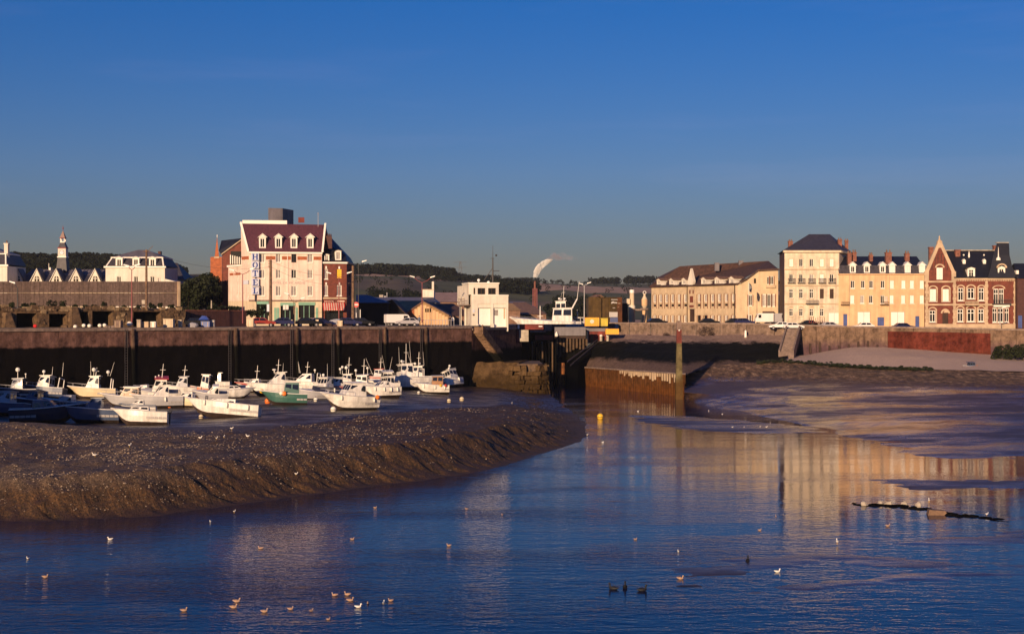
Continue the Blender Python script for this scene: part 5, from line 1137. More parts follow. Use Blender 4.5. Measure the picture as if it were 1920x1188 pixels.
roof_shed('ochre_roof_hall', 'small hall with ochre roof right behind the control house', 'hall', 948, 975, 582, 568, 950, 960, 330, 12, 'rust_tile', 'ochre_sheet')
cb = building('white_blockhouse', 'square white block with a narrow chimney rising behind the sheds', 802, 335, QZ); cf = Face(cb, pxy(791, 335), pxy(813.5, 335)); z_ = lambda y: cf.at(0, y)[1]
cf.mb().box(0, cf.len, 0, 5, QZ, z_(543)).build('wall', M['white_render'], cb); cf.mb().box(-.1, cf.len+.1, -.1, 5.1, z_(543)+.005, z_(542)).build('coping', M['stone_trim'], cb); cf.mb().box(cf.len-.5, cf.len, .3, 1, z_(542)+.01, z_(527.5)).build('chimney', M['white_render'], cb)
fv = building('roof_house', 'tiny pale roof house on the far sheds beside a thin vent pipe', 716, 345, QZ); ff = Face(fv, pxy(711, 345), pxy(726, 345)); ff.mb().box(0, ff.len*.5, 0, 3, QZ, ff.at(0, 552.5)[1]).build('wall', M['pale_concrete'], fv); ff.mb().box(ff.len*.52, ff.len*.8, .5, 3, QZ, ff.at(0, 554.5)[1]).build('wall', M['grey_metal'], fv); ff.mb().box(ff.len*.93, ff.len, 0, .3, QZ, ff.at(0, 548)[1]).build('vent_pipe', M['grey_metal'], fv)

# ------------------------------------------------------------------ CONTROL HOUSE of the lock
ct = building('control_house', 'white lock control house with glazed lookout and two deep bays facing the basin', 915, 256, 10.9, 'control house')
CF = Face(ct, pxy(884, 256), pxy(953, 257.5)); z_ = lambda y: CF.at(920, y)[1]; x_ = lambda p: CF.at(p, 570)[0]
bays = [(x_(896), x_(920.5), 10.9+.55, z_(569)), (x_(925), x_(949.5), 10.9+.55, z_(569))]
wall(CF, 0, CF.len, 10.6, z_(552.5), bays, 'white_render', depth=.55); back(CF, 0, CF.len, 10.6, z_(552.5), 7, 'white_render')
for r in bays: CF.mb().box(r[0]+.01, r[1]-.01, .54, .7, r[2], r[3]-.8).build('door', M['white_paint'], ct); CF.mb().box(r[0]+.01, r[1]-.01, .12, .5, r[3]-.78, r[3]-.02).build('shutter_box', M['white_render'], ct)
r = CF.rect(931, 586, 7.5, 10.5); CF.mb().box(r[0], r[1], .50, .535, r[2], r[3]).build('window', M['curtain_glass'], ct)
r = CF.rect(946.5, 587, 2.2, 21); CF.mb().box(r[0], r[1], .44, .535, r[2], r[3]).build('downpipe', M['stone_trim'], ct)
r = CF.rect(888, 590, 3.4, 3); CF.mb().box(r[0], r[1], -.08, -.003, r[2], r[3]).build('notice', M['dark_wood'], ct)
r = CF.rect(888, 583, 4, 5); CF.mb().box(r[0], r[1], -.08, -.003, r[2], r[3]).build('notice', M['sign_pale'], ct)
zt0, zt1 = z_(552.4), z_(532); lw_ = [CF.rect(902.8, 545.8, 14.5, 11.8), CF.rect(922.5, 545.8, 14.5, 11.8), CF.rect(889.5, 545.5, 3.2, 12)]
wall(CF, x_(878.5), x_(935), zt0, zt1, lw_, 'white_render', depth=.25, name='lookout'); back(CF, x_(878.5), x_(935), zt0, zt1, 6, 'white_render', name='lookout')
for r in lw_: fit(CF, r, 'dark', y=.15)
CF.mb().box(x_(878.5)-.1, x_(935)+.1, -.18, 6.1, zt1+.01, zt1+.22).build('roof', M['white_trim'], ct)
CF.mb().box(x_(884)-.02, x_(953)+.05, -.12, -.003, zt0-.22, zt0-.03).build('string_course', M['white_trim'], ct)
sA, sB = pxy(857.5, 263), pxy(878.5, 256.3); SFc = Face(ct, sA, sB); wall(SFc, 0, SFc.len, SFc.at(868, 571)[1], SFc.at(874, 534)[1]-.1, [SFc.rect(868, 559.5, 2, 9), SFc.rect(861, 556.5, 1.6, 2.6)], 'white_render'); SFc.mb().box(0, SFc.len, .02, 3, SFc.at(868, 571)[1]-.2, SFc.at(868, 571)[1]-.002).build('floor', M['coping'], ct)
for s_ in (0.4, SFc.len*.5): SFc.mb().box(s_, s_+.3, .3, .6, QZ-.6, SFc.at(868, 572.5)[1]).build('leg', M['white_render'], ct)
ral = SFc.mb()
for k in range(3): zz_ = SFc.at(880, 570)[1] + .45*k; ral.tube((SFc.len*.55, -.9, zz_), (SFc.len*1.05, -.9, zz_), .04, n=4)
for k in range(5): xx = SFc.len*(.55+.5*k/4); ral.tube((xx, -.9, SFc.at(880, 570)[1]), (xx, -.9, SFc.at(880, 570)[1]+1.1), .04, n=4)
ral.build('railing', M['wood_pole'], ct); SFc.mb().box(SFc.len*.52, SFc.len*1.05, -1, -.02, SFc.at(880, 571)[1]-.15, SFc.at(880, 571)[1]).build('balcony', M['coping'], ct)
b = CF.mb(); xm = x_(930.5); zb2 = zt1+.22; b.tube((xm, 3, zb2), (xm, 3, z_(482)), .16, .09); b.tube((xm, 3, z_(482)), (xm, 3, z_(458)), .05, .03); b.tube((x_(914), 3, z_(524)), (xm, 3, z_(501)), .06); b.tube((x_(926), 3, z_(523)), (xm, 3, z_(508)), .05); b.tube((xm, 3, z_(506.5)), (x_(943), 3, z_(506.5)), .06); b.tube((x_(926), 3, z_(483)), (x_(933), 3, z_(483)), .05); b.ball((x_(937), 3, z_(477)), .2, 6); b.build('radio_mast', M['iron'], ct)
for px, py in ((900, 525), (918.5, 529)): b = CF.mb(); b.ball((x_(px), 1.2, z_(py)), .28, 8); b.tube((x_(px), 1.2, zb2), (x_(px), 1.2, z_(py)), .06); b.build('lamp', M['lamp_white'], ct)
for px in (893, 922): r = CF.rect(px, 611, 7, 9); CF.mb().hexa([(r[0], -1.0, 10.6), (r[1], -1.0, 10.6), (r[1], -.01, 10.6), (r[0], -.01, 10.6), (r[0]+.1, -.6, r[3]), (r[1]-.1, -.6, r[3]), (r[1]-.1, -.01, r[3]), (r[0]+.1, -.01, r[3])]).build('buttress', M['white_render'], ct)

# ------------------------------------------------------------------ basin, chimney, silo, containers
bw = MB().slab([(1, 294), (22, 294), (24, 420), (-4, 420)], 10.5, 11.75).build('basin_water', wm); tag(bw, kind='structure')
sm = building('factory_chimney', 'slender rust red lattice chimney sending up white smoke behind the fishing vessel', 1003, 395, 12, 'chimney')
b = MB(); D = 395; hcy = at(0, 527, D).z-12
for sx_ in (-1, 1):
    for sy_ in (-1, 1): b.tube((sx_*.62, sy_*.62, 0), (sx_*.55, sy_*.55, hcy-2), .1, n=4)
for k in range(16): z = k*(hcy-2)/16; b.tube((-.6, -.6, z), (.6, -.6, z+(hcy-2)/16), .06, n=4); b.tube((.6, -.6, z), (-.6, -.6, z+(hcy-2)/16), .06, n=4)
b.build('lattice', M['red_iron'], sm); b = MB(); b.tube((0, 0, 0), (0, 0, hcy), .34, .28, 8); b.build('flue', M['chimney_brick'], sm)
so = building('olive_silo', 'tall olive brown windowless block with white painted signs beside the yellow containers', 1138, 312, 11.6); OA, OB, OC = pxy(1105, 311), pxy(1141.5, 313), pxy(1166.5, 316)
OF, OG = Face(so, OA, OB), Face(so, OB, OC); zo = OF.at(1120, 556.5)[1]
for i in range(6): a, c = OF.len*i/6, OF.len*(i+1)/6; OF.mb().box(a+.01, c-.01, 0, .4, 11.4, zo).build('wall_panel', M['olive_wall'], so)
OG.mb().box(0.35, OG.len*.62, 0, .4, 11.4, OG.at(1150, 557)[1]).build('wall_panel', M['olive_wall'], so); OG.mb().box(OG.len*.63, OG.len, 0, .4, 11.4, OG.at(1150, 557)[1]).build('wall_panel', M['russet_wall'], so)
OF.mb().prism([(OF.len*.35, zo+.01), (OF.len*.75, zo+.01), (OF.len*.58, zo+.55)], 0, 3).build('roof_vent', M['rust_tile'], so)
b = MB(); b.slab([(p_.x-so.location.x, p_.y-so.location.y+.42) for p_ in (OA, OB, OC)] + [(OC.x-so.location.x, 14), (OA.x-so.location.x, 12)], -.2, zo-11.75); b.build('wall', M['olive_wall'], so)
for cx, cy, w_, h_ in ((1149.5, 566.5, 3, 3.4), (1153, 567.2, 2.4, 2.6), (1156, 567.4, 1.8, 2.4), (1147, 567.5, 1.4, 3.6), (1151, 577, 4.5, .9), (1152, 561.5, 12, 1.1), (1161, 568.5, 4.4, 2.0), (1159.5, 575.5, 2.4, .9)): r = OG.rect(cx, cy, w_, h_); OG.mb().box(r[0], r[1], -.04, -.003, r[2], r[3]).build('lettering', M['stone_trim' if cx > 1158 else 'white_paint'], so)
r = OG.rect(1150, 589.5, 15, 9.5); OG.mb().box(r[0], r[1], -.09, -.003, r[2], r[3]).build('hoarding', M['white_paint'], so); r = OG.rect(1151, 600, 14, 10); OG.mb().box(r[0], r[1], -.08, -.003, r[2], r[3]).build('hoarding', M['blue_sheet'], so)
dkb = building('black_store', 'narrow black store wall between the olive block and the cream towers', 1173, 322, 11.6); f = Face(dkb, pxy(1166.5, 322), pxy(1178, 322)); f.mb().prism([(0, 11.4), (f.len, 11.4), (f.len*.9, f.at(0, 569)[1]), (.4, f.at(0, 569)[1])], 0, 6).build('wall', M['black_sheet'], dkb); f.mb().box(.3, f.len*.92, -.1, 6.1, f.at(0, 569)[1]+.01, f.at(0, 568)[1]).build('roof', M['dark_wood'], dkb)
def tower(name, label, px, D, segs, m=''):
    bd = building(name, label, px, D, 11.6, 'tower')
    for nm, y0, y1, w0, w1, mm_ in segs:
        b = MB(); k = D/F; b.lathe([(w1*k/2, at(0, y1, D).z-11.6), (w0*k/2, at(0, y0, D).z-11.6)], (0, 0, 0), 12); b.build(nm, M[mm_], bd)
    return bd
t1 = tower('cement_tower', 'taller cream concrete plant tower with white cap beside the black store', 1185, 335, [('cap', 543, 549, 9, 9.5, 'white_paint'), ('shaft', 549.1, 572, 8, 9, 'cream_render'), ('base', 572.1, 578, 12, 13, 'white_render'), ('skirt', 578.2, 610, 11, 12, 'yellow_render')], '')
b = MB(); k = 335/F; b.box(-10*k, -4.5*k, -1, 1, at(0, 570, 335).z-11.6, at(0, 560, 335).z-11.6); b.build('hopper', M['cream_render'], t1)
t2 = tower('cement_silo', 'rounder cream silo with a ring on top left of the long barrack', 1208.5, 335, [('neck', 550, 556, 3, 5, 'cream_render'), ('shoulder', 556.1, 561, 6, 11, 'cream_render'), ('drum', 561.1, 573, 11.5, 11, 'yellow_render'), ('cone', 573.1, 577, 10.5, 6, 'cream_render'), ('platform', 577.2, 581, 16, 16, 'coping'), ('legs', 581.2, 610, 9, 9, 'yellow_render')])
b = MB(); rr2 = [(.36*math.cos(t), 0, at(0, 548.5, 335).z-11.6 + .36*math.sin(t)) for t in np.linspace(0, 2*math.pi, 13)]; b.path(rr2, .08, 4); b.build('ring', M['white_paint'], t2)
b = MB(); b.box(-26*k, 6*k, -.4, 1.2, at(0, 582, 335).z-11.6, at(0, 579, 335).z-11.6); b.build('conveyor', M['coping'], t2)
for a_, c_ in (((1208, 605), (1212, 582)), ((1219, 603), (1211, 582))): b = MB(); p_, q_ = at(*a_, 330), at(*c_, 331); b.tube(p_-t2.location, q_-t2.location, .22, n=5); b.build('strut', M['iron'], t2)
def container(label, px0, px1, py0, py1, D, m, cat='container', name='container', ribs=8, decal=False):
    k = D/F; p_ = at((px0+px1)/2, py1, D); o = thing(name, label, cat, p_); w_ = (px1-px0)*k; h_ = (py1-py0)*k; nrib = ribs
    MB().box(-w_/2, w_/2, 0, 2.2, .1, h_).build('shell', M[m], o)
    for i in range(nrib+1): x = -w_/2 + w_*i/nrib; MB().box(x-.05, x+.05, -.07, -.002, .12, h_-.05).build('rib', M[m], o)
    MB().box(-w_/2-.06, w_/2+.06, -.09, 2.28, h_+.004, h_+.1).build('rim', M[m], o); MB().box(-w_/2+.1, w_/2-.1, .1, 2.1, 0, .098).build('skid', M['iron'], o)
    if decal: b = MB(); b.lathe([(.0, -.1), (.42, -.1), (.42, -.08)], (0, 0, h_*.6), 12, 'y'); b.build('decal', M['pale_letter'], o)
    return o
container('bright orange yellow skip container with a pale round mark', 1097, 1123, 596, 612, 288, 'skip_yellow', decal=True)
container('lime yellow skip container right of the orange one', 1125, 1139, 597, 612, 289, 'skip_lime', ribs=5)
container('small amber container standing at the top of the black revetment', 1136, 1160, 617, 627.5, 284, 'skip_yellow', ribs=6)
rw2 = thing('dark_red_wall', 'low dark red wall with pale top rail beside the lock under the yellow containers', 'wall', at(1120, 632, 287)); k = 287/F
MB().box(-19*k, 20*k, 0, .8, -1.2, 11*k).build('wall_panel', M['lock_red'], rw2); MB().box(-26*k, 20*k, -.12, .9, 11.1*k, 17*k).build('parapet', M['zinc'], rw2); MB().box(-19.5*k, -17*k, -.2, -.01, -1.2, 11*k).build('post', M['stone_trim'], rw2); MB().box(-12*k, -8*k, -.2, -.01, -1.2, 6*k).build('post', M['timber_wet'], rw2)
for i, px in enumerate((1127, 1139.5)):
    o = thing('white_bollard', 'round white bollard head on the black revetment, ' + ('left one by the dark red wall' if i == 0 else 'right one below the amber container'), 'bollard', at(px, 630, 285.5), group='white bollards by the lock'); b = MB(); b.lathe([(.28, -1), (.28, 0)], n=8); b.build('stem', M['pale_concrete'], o); b = MB(); b.ball((0, 0, .12), .33, 8, 1, 1, .7); b.build('head', M['lamp_white'], o)

# ================================================================== HOUSES ON THE RIGHT
# long barrack with gable wing
zb0 = 11.9
ba = building('long_barrack', 'long ochre rendered barrack with brown tiled roof, small dormers and rows of arched windows', 1300, 305, zb0, 'barrack')
BA, BB, BC = pxy(1221.5, 318), pxy(1380.5, 293), pxy(1459, 292); BL, BG = Face(ba, BA, BB), Face(ba, BB, BC); zbb = 11.2
zle = BL.at(1300, 535)[1]
wn_ = []
wx = [1227.5, 1238.5, 1249.5, 1261, 1273, 1285, 1310.5, 1323, 1336, 1348.5, 1361.5, 1375]
for i, cx in enumerate(wx):
    w_ = 5.2 + .9*i/11; y0 = 559.5 - 1.6*i/11
    wn_.append((cx, y0, w_, 14.5, 'curtain')); wn_.append((cx, y0+13.2, w_*.9, 4.5, 'dark')); wn_.append((cx, 597.5, w_*.95, 13, 'void' if cx in (1310.5, 1323) else 'curtain'))
rects = wall_win(BL, 0, BL.len, zbb, zle, wn_ + [(1297.5, 591, 9.5, 24, 'wood')], 'barrack_render', sill=None)
BL.mb().box(0, BL.len, -.1, -.004, zbb, zbb+.9).build('plinth', M['stone_trim'], ba)
for i, r in enumerate(rects[:-1]):
    if i % 3 == 1: continue
    for s_ in (r[0]-.2, r[1]+.02): BL.mb().box(s_, s_+.18, -.04, -.003, r[2]-(1.4 if i % 3 == 0 else 0), r[3]).build('brick_jamb', M['red_brick'], ba)
    b = BL.mb(); c0_ = (r[0]+r[1])/2; rad = (r[1]-r[0])/2
    b.poly([(c0_+(rad+.2)*math.cos(t), -.04, r[3]+(rad*.6+.1)*math.sin(t)) for t in np.linspace(0, math.pi, 9)]); b.build('arch', M['stone_trim'], ba)
pcx = BL.rect(1297.5, 575, 12.5, 62); BL.mb().box(pcx[0], pcx[1], -.12, -.004, BL.at(1297, 579)[1], zle-.1).build('entrance_bay', M['stone_trim'], ba)
for (cx, cy, w_, h_) in ((1297.5, 561, 6, 12), (1297.5, 574, 8, 4), (1294.5, 547, 2, 7), (1300.5, 547, 2, 7)): r = BL.rect(cx, cy, w_, h_); BL.mb().box(r[0], r[1], -.15, -.122, r[2], r[3]).build('brick_ornament', M['red_brick'], ba)
BL.mb().box(-.3, BL.len+.05, -.45, .1, zle-.18, zle+.02).build('gutter', M['brown_tile'], ba)
for px in (1289, 1378): s_ = BL.at(px, 560)[0]; BL.mb().box(s_-.07, s_+.07, -.16, -.02, zbb, zle-.2).build('downpipe', M['dark_wood'], ba)
# roof, ridge running parallel to the long face then meeting the gable wing
rl0, rl1 = at(1275, 499, 318), at(1441, 489, 305); lo = ba.location
e0, e1 = BL.W(-.3, -.5, zle), BL.W(BL.len, -.5, zle)
ge = at(1420, 508.5, 293); gr2 = at(1459.5, 507, 292.5)
b = MB(); pts = [e0, e1, rl1, rl0, at(1235, 519, 326), at(1462, 506, 300), at(1421, 507.5, 292.6), gr2]
b.add([p_-lo for p_ in pts], [(0,1,2,3), (4,0,3), (1,6,2), (6,7,2), (7,5,2)]); b.build('roof', M['brown_tile'], ba)
zg = BG.at(1420, 508.5)[1]; zg2 = BG.at(1440, 507.5)[1]; zg0 = BG.at(1381, 534)[1]
gwn = [(1447-6.4, 526, 5, 15, 'casement'), (1447, 525.5, 6.4, 16, 'casement'), (1415.5, 526.5, 4, 9, 'dark'), (1407, 563, 7, 21, 'casement'), (1433, 563, 6.6, 24, 'curtain'), (1442, 563, 7, 24, 'casement'), (1450.5, 563, 5, 24, 'curtain'), (1406, 597.5, 7, 15, 'casement')]
grs = [BG.rect(*w_[:4]) for w_ in gwn]
zlow = BG.at(1407, 552)[1]
wall(BG, 0, BG.len, zbb, zg0, [r for r in grs if r[3] < zg0], 'barrack_render')
b = BG.mb(); s1_, s2_ = BG.at(1400, 520)[0], BG.at(1421, 508.5)[0]
b.poly([(0, 0, zg0), (s1_, 0, zg0), (s1_, 0, BG.at(1400, 525)[1])]); b.poly([(s1_, 0, zg0), (s2_, 0, zg0), (s2_, 0, zg), (s1_, 0, BG.at(1400, 525)[1])]); b.build('gable_wall', M['barrack_render'], ba)
wall(BG, s2_, BG.len, zg0, zg2, [(r[0], r[1], max(r[2], zg0+.01), r[3]) for r in grs[:2]], 'barrack_render', name='gable_wall')
for r, w_ in zip(grs, gwn):
    if w_[0] == 1415.5: BG.mb().box(r[0], r[1], -.05, -.003, r[2], r[3]).build('window', M['glass'], ba); continue
    fit(BG, r if w_[1] > 530 else (r[0], r[1], max(r[2], zg0+.01), r[3]), w_[4])
    if w_[3] > 9 and w_[0] != 1440.6:
        for s_ in (r[0]-.22, r[1]+.02): BG.mb().box(s_, s_+.2, -.04, -.003, r[2], r[3]).build('brick_jamb', M['red_brick'], ba)
r = BG.rect(1445, 537, 18, 5.5); BG.mb().box(r[0], r[1], -.5, -.003, r[2], r[3]).build('balcony', M['stone_trim'], ba)
b = BG.mb(); zq = [(0, BG.at(1381, 532.5)[1]), (s1_, BG.at(1400, 522.5)[1]), (s2_, zg+.25)]
for (a0, z0), (a1, z1) in zip(zq, zq[1:]): b.hexa([(a0, -.6, z0-.2), (a1, -.6, z1-.2), (a1, .1, z1-.2), (a0, .1, z0-.2), (a0, -.6, z0+.1), (a1, -.6, z1+.1), (a1, .1, z1+.1), (a0, .1, z0+.1)])
b.hexa([(s2_, -.6, zg+.05), (BG.len+.2, -.6, zg2+.12), (BG.len+.2, .1, zg2+.12), (s2_, .1, zg+.05), (s2_, -.6, zg+.35), (BG.len+.2, -.6, zg2+.42), (BG.len+.2, .1, zg2+.42), (s2_, .1, zg+.35)]); b.build('bargeboard', M['brown_tile'], ba)
for i, px in enumerate((1234, 1257.5, 1281, 1318, 1343.5, 1370.5)):
    k = .85+.3*(px-1234)/136; cy = 529.5-2.2*(px-1234)/136; dormer(BL, px, cy, 8.5*k, 9.5*k, 'white_render', 'rust_tile', 'curtain', depth=2.4, peak=.22, y=.15)
    r = BL.rect(px+9*k, 532.5-2.6*(px-1234)/136, 8*k, 4.5*k); BL.mb().box(r[0], r[1], .1, .6, r[2], r[3]).build('parapet', M['white_render'], ba)
r = BL.rect(1295.5, 526, 6.5, 15); b = BL.mb(); c0_ = (r[0]+r[1])/2; b.prism([(r[0], r[2]-.4), (r[1], r[2]-.4), (r[1]+.4, r[2]+.7), (c0_, BL.at(1293, 503)[1]), (r[0]-.4, r[2]+.7)], -.1, .5); b.build('pediment', M['white_render'], ba)
for px, yy in ((1344, 495), (1389, 491)): p_ = at(px, yy, 309); b = MB(); b.box(p_.x-lo.x-.5, p_.x-lo.x+.5, p_.y-lo.y-.4, p_.y-lo.y+.4, p_.z-lo.z-1.5, p_.z-lo.z+.3); b.build('chimney', M['zinc'], ba)
r = BG.rect(1440, 588, 21, 9); BG.mb().box(r[0], r[1], -1.6, -.004, r[3]-.35, r[3]).build('canopy', M['brown_tile'], ba)

# tall four storey house
th = building('tall_house', 'tall four storey cream house with hipped slate roof and iron balconies', 1520, 279, 11.4, 'house')
TA, TB, TC = pxy(1471, 277), pxy(1573.5, 277), pxy(1594, 286); tf, ts = Face(th, TA, TB), Face(th, TB, TC); z_ = lambda y: tf.at(1500, y)[1]; zE2 = z_(469.5); zb1 = 10.8
tx = [1483.5, 1502, 1521.5, 1541, 1559.5]
rows_ = [(492.5, 15, ['cream_shutter', 'casement', 'casement', 'cream_shutter', 'cream_shutter']), (521.5, 16, ['casement', 'casement', 'curtain', 'cream_shutter', 'casement']), (550.5, 18, ['tall', 'tall', 'tall', 'wood', 'wood']), (585.5, 14, ['tall', 'tall', 'tall', 'tall', None])]
tw_ = [(cx, cy, 7.4, h_, s_) for cy, h_, ss in rows_ for cx, s_ in zip(tx, ss) if s_]
rr_t = wall_win(tf, 0, tf.len, zb1, zE2, tw_ + [(1564.5, 596, 21, 20, 'garage'), (1569.5+1.5, 601, 5, 13, 'wood')][:1], 'grey_stone_render')
for r, w_ in zip(rr_t, tw_):
    tf.mb().box(r[0]-.16, r[0]-.02, -.07, -.003, r[2], r[3]+.16).build('surround', M['cream_render'], th); tf.mb().box(r[1]+.02, r[1]+.16, -.07, -.003, r[2], r[3]+.16).build('surround', M['cream_render'], th); tf.mb().box(r[0]-.02, r[1]+.02, -.09, -.003, r[3]+.02, r[3]+.2).build('lintel', M['cream_render'], th)
    if w_[1] == 521.5:
        b = tf.mb()
        for k in range(9): xx = r[0]-.3+(r[1]-r[0]+.6)*k/8; b.box(xx-.02, xx+.02, -.45, -.41, r[2]-.05, r[2]+.75)
        b.box(r[0]-.34, r[1]+.34, -.47, -.39, r[2]+.75, r[2]+.81); b.box(r[0]-.34, r[1]+.34, -.5, -.004, r[2]-.2, r[2]-.06); b.build('balcony', M['iron'], th)
    if w_[1] == 585.5:
        b = tf.mb(); c0_ = (r[0]+r[1])/2; b.poly([(c0_+.52*math.cos(t), -.06, r[3]+.02+.52*math.sin(t)) for t in np.linspace(0, math.pi, 9)]); b.build('arch', M['stone_trim'], th)
r = tf.rect(1521.5, 565.5, 23, 6); b = tf.mb(); b.box(r[0], r[1], -.9, -.004, r[2]-.15, r[2]); b.box(r[0], r[1], -.92, -.86, r[3]-.06, r[3])
for k in range(16): xx = r[0]+(r[1]-r[0])*k/15; b.box(xx-.025, xx+.025, -.91, -.87, r[2], r[3]-.06)
b.build('balcony', M['iron'], th)
for y in (505, 535.5, 569.5): tf.mb().box(-.05, tf.len+.02, -.14, -.003, z_(y)-.12, z_(y)+.12).build('string_course', M['stone_trim'], th)
tf.mb().box(-.3, tf.len+.3, -.5, .2, zE2-.4, zE2).build('cornice', M['cream_render'], th); ts.mb().box(.35, ts.len+.3, -.5, .2, zE2-.42, zE2-.01).build('cornice', M['cream_render'], th)
ty_ = [(1583.5, y, 5, h_, 'casement') for y, h_ in ((492, 15), (521.5, 16), (551, 18))]
wall_win(ts, 0, ts.len, zb1, zE2, ty_, 'grey_stone_render')
TL = pxy(1461.5, 292); b = MB(); lo = th.location
b.add([Vector((TL.x, TL.y, zb1))-lo, Vector((TA.x, TA.y, zb1))-lo, Vector((TA.x, TA.y, zE2))-lo, Vector((TL.x, TL.y, zE2))-lo], [(0,1,2,3)]); b.build('side_wall', M['dark_brick'], th)
p5 = [Vector((TA.x-.4, TA.y-.5, zE2)), Vector((TB.x+.3, TB.y-.5, zE2)), Vector((TC.x+.4, TC.y, zE2)), Vector((TL.x-.3, TL.y+1, zE2))]; ra, rb2 = at(1517, 439, 286), at(1556, 439, 287)
b = MB(); b.add([p_-lo for p_ in p5+[ra, rb2]], [(0,1,5,4), (1,2,5), (2,3,4,5), (3,0,4)]); b.build('roof', M['grey_slate'], th)
for px, py in ((1502, 462), (1534, 463)): p_ = at(px, py, 281.7); b = MB(); b.box(p_.x-lo.x-.4, p_.x-lo.x+.4, p_.y-lo.y-.2, p_.y-lo.y+.6, p_.z-lo.z-.3, p_.z-lo.z+.2); b.build('skylight', M['glass'], th)
for px, y0, y1, w_, D in ((1482, 452, 464, 8, 282), (1574.5, 449, 466, 7, 283), (1587, 451, 466, 5.5, 286)):
    k = D/F; p_ = at(px, y0, D)-lo; b = MB(); b.box(p_.x-w_*k/2, p_.x+w_*k/2, p_.y-.35, p_.y+.35, p_.z-2.6, p_.z-.2); b.box(p_.x-w_*k/2-.07, p_.x+w_*k/2+.07, p_.y-.42, p_.y+.42, p_.z-.195, p_.z); b.build('chimney', M['chimney_brick'], th)
    for i in range(2): b = MB(); b.lathe([(.13, 0), (.1, .35)], (p_.x-.2+.4*i, p_.y, p_.z+.01), 6); b.build('chimney_pot', M['rust_tile'], th)

# long yellow terrace
yh = building('yellow_terrace', 'long warm yellow terrace with slate mansard, six white dormers and blue doors', 1655, 276, 11.2, 'house')
YF = Face(yh, pxy(1572.5, 276.5), pxy(1733, 276.5)); z_ = lambda y: YF.at(1650, y)[1]; zE3 = z_(513); zb3 = 10.7
up_ = [(1598.5, 'casement'), (1618, 'casement'), (1633.5, 'casement'), (1655, 'casement'), (1672.5, 'shutter'), (1694, 'shutter'), (1710, 'shutter'), (1728.5, 'shutter')]
dn_ = [(1598, 'shutter'), (1616.5, 'curtain'), (1633, 'casement'), (1654.5, 'casement'), (1672, 'shutter'), (1693.5, 'shutter'), (1710, 'shutter'), (1728.5, 'shutter')]
yw = [(cx, 533, 7.4, 14.5, s_) for cx, s_ in up_] + [(cx, 561, 7.4, 15, s_) for cx, s_ in dn_] + [(1620, 597.5, 24, 26, 'garage'), (1683.5, 597.5, 26, 26, 'garage'), (1585, 599.5, 7.5, 22, 'blue'), (1651.5, 602.5, 12.5, 16, 'blue'), (1720, 603, 7.5, 21, 'blue')]
wall_win(YF, 0, YF.len, zb3, zE3, yw, 'yellow_render', sill='white_trim', depth=.15)
YF.mb().box(-.05, YF.len-.02, -.3, .2, zE3-.22, zE3).build('cornice', M['yellow_render'], yh); YF.mb().box(0, YF.len-.02, -.06, -.003, z_(574.5), z_(573)).build('string_course', M['yellow_render'], yh)
for px in (1592.5, 1667.5): s_ = YF.at(px, 540)[0]; YF.mb().box(s_-.05, s_+.05, -.13, -.02, zb3, zE3-.3).build('downpipe', M['stone_trim'], yh)
YF.mb().add([(0, -.1, zE3+.005), (YF.len, -.1, zE3+.005), (YF.len, .8, z_(497)), (0, .8, z_(497)), (YF.len, 5.2, at(0, 480.5, 281.7).z), (0, 5.2, at(0, 480.5, 281.7).z), (YF.len, 10, zE3), (0, 10, zE3)], [(0,1,2,3)]).build('mansard', M['grey_slate'], yh)
YF.mb().add([(0, .8, z_(497)+.01), (YF.len, .8, z_(497)+.01), (YF.len, 5.2, at(0, 480.5, 281.7).z), (0, 5.2, at(0, 480.5, 281.7).z), (YF.len, 10, zE3), (0, 10, zE3)], [(0,1,2,3), (3,2,4,5)]).build('roof', M['black_slate'], yh)
for i, px in enumerate((1599, 1625.5, 1655, 1673, 1702, 1729)): dormer(YF, px, 504.5, 11, 13.5, 'white_paint', 'white_paint', 'casement' if i < 3 else 'shutter', depth=1.6, peak=.5, y=-.02)
for px, y0, y1, w_ in ((1596, 477, 494, 7), (1609, 475, 484, 7), (1640.5, 480, 490, 6), (1669.5, 475, 495, 11), (1709, 477, 487, 8)): chimney(YF, px, y0, y1, w_, 3.2 if y1 < 492 else 1.6)
for s_ in (YF.at(1576, 570)[0], YF.at(1650, 570)[0]):
    b = YF.mb(); b.box(s_, s_+1.6, -.7, -.004, z_(572), z_(571)); 
    for k in range(9): b.box(s_+.19*k, s_+.19*k+.03, -.7, -.66, z_(571), z_(566))
    b.box(s_, s_+1.6, -.71, -.65, z_(566), z_(565.5)); b.build('balcony', M['dark_wood'], yh)
r = YF.rect(1660, 562, 6, 13); YF.mb().box(r[0], r[1], -.55, -.5, r[2], r[3]).build('awning', M['awning_pale'], yh)

# red brick villa
vi = building('brick_villa', 'ornate red brick villa with stepped stone gable, black slate roof and corner turret roof', 1820, 276.3, 11.0, 'villa')
VF = Face(vi, pxy(1734.5, 276.3), pxy(1906, 276.3)); z_ = lambda y: VF.at(1800, y)[1]; x_ = lambda p: VF.at(p, 560)[0]; zb4 = 10.4; zC4 = z_(521)
def vw(cx, cy, w_, h_, s_): return (cx, cy, w_, h_, s_)
vl = [(1749.5, 553, 12, 23, 'cream_shutter'), (1773.5, 553, 12, 23, 'cream_shutter'), (1748.5, 592.5, 11, 22, 'tall'), (1772.5, 598.5, 11, 23, 'wood')]
vm = [(1801.5, 551.5, 10, 24, 'tall'), (1820.5, 550, 13, 20, 'tall'), (1840, 551.5, 10, 24, 'tall'), (1800.5, 591, 10.5, 24, 'tall'), (1820.5, 591, 14, 24, 'tall'), (1839.5, 591, 10.5, 24, 'tall')]
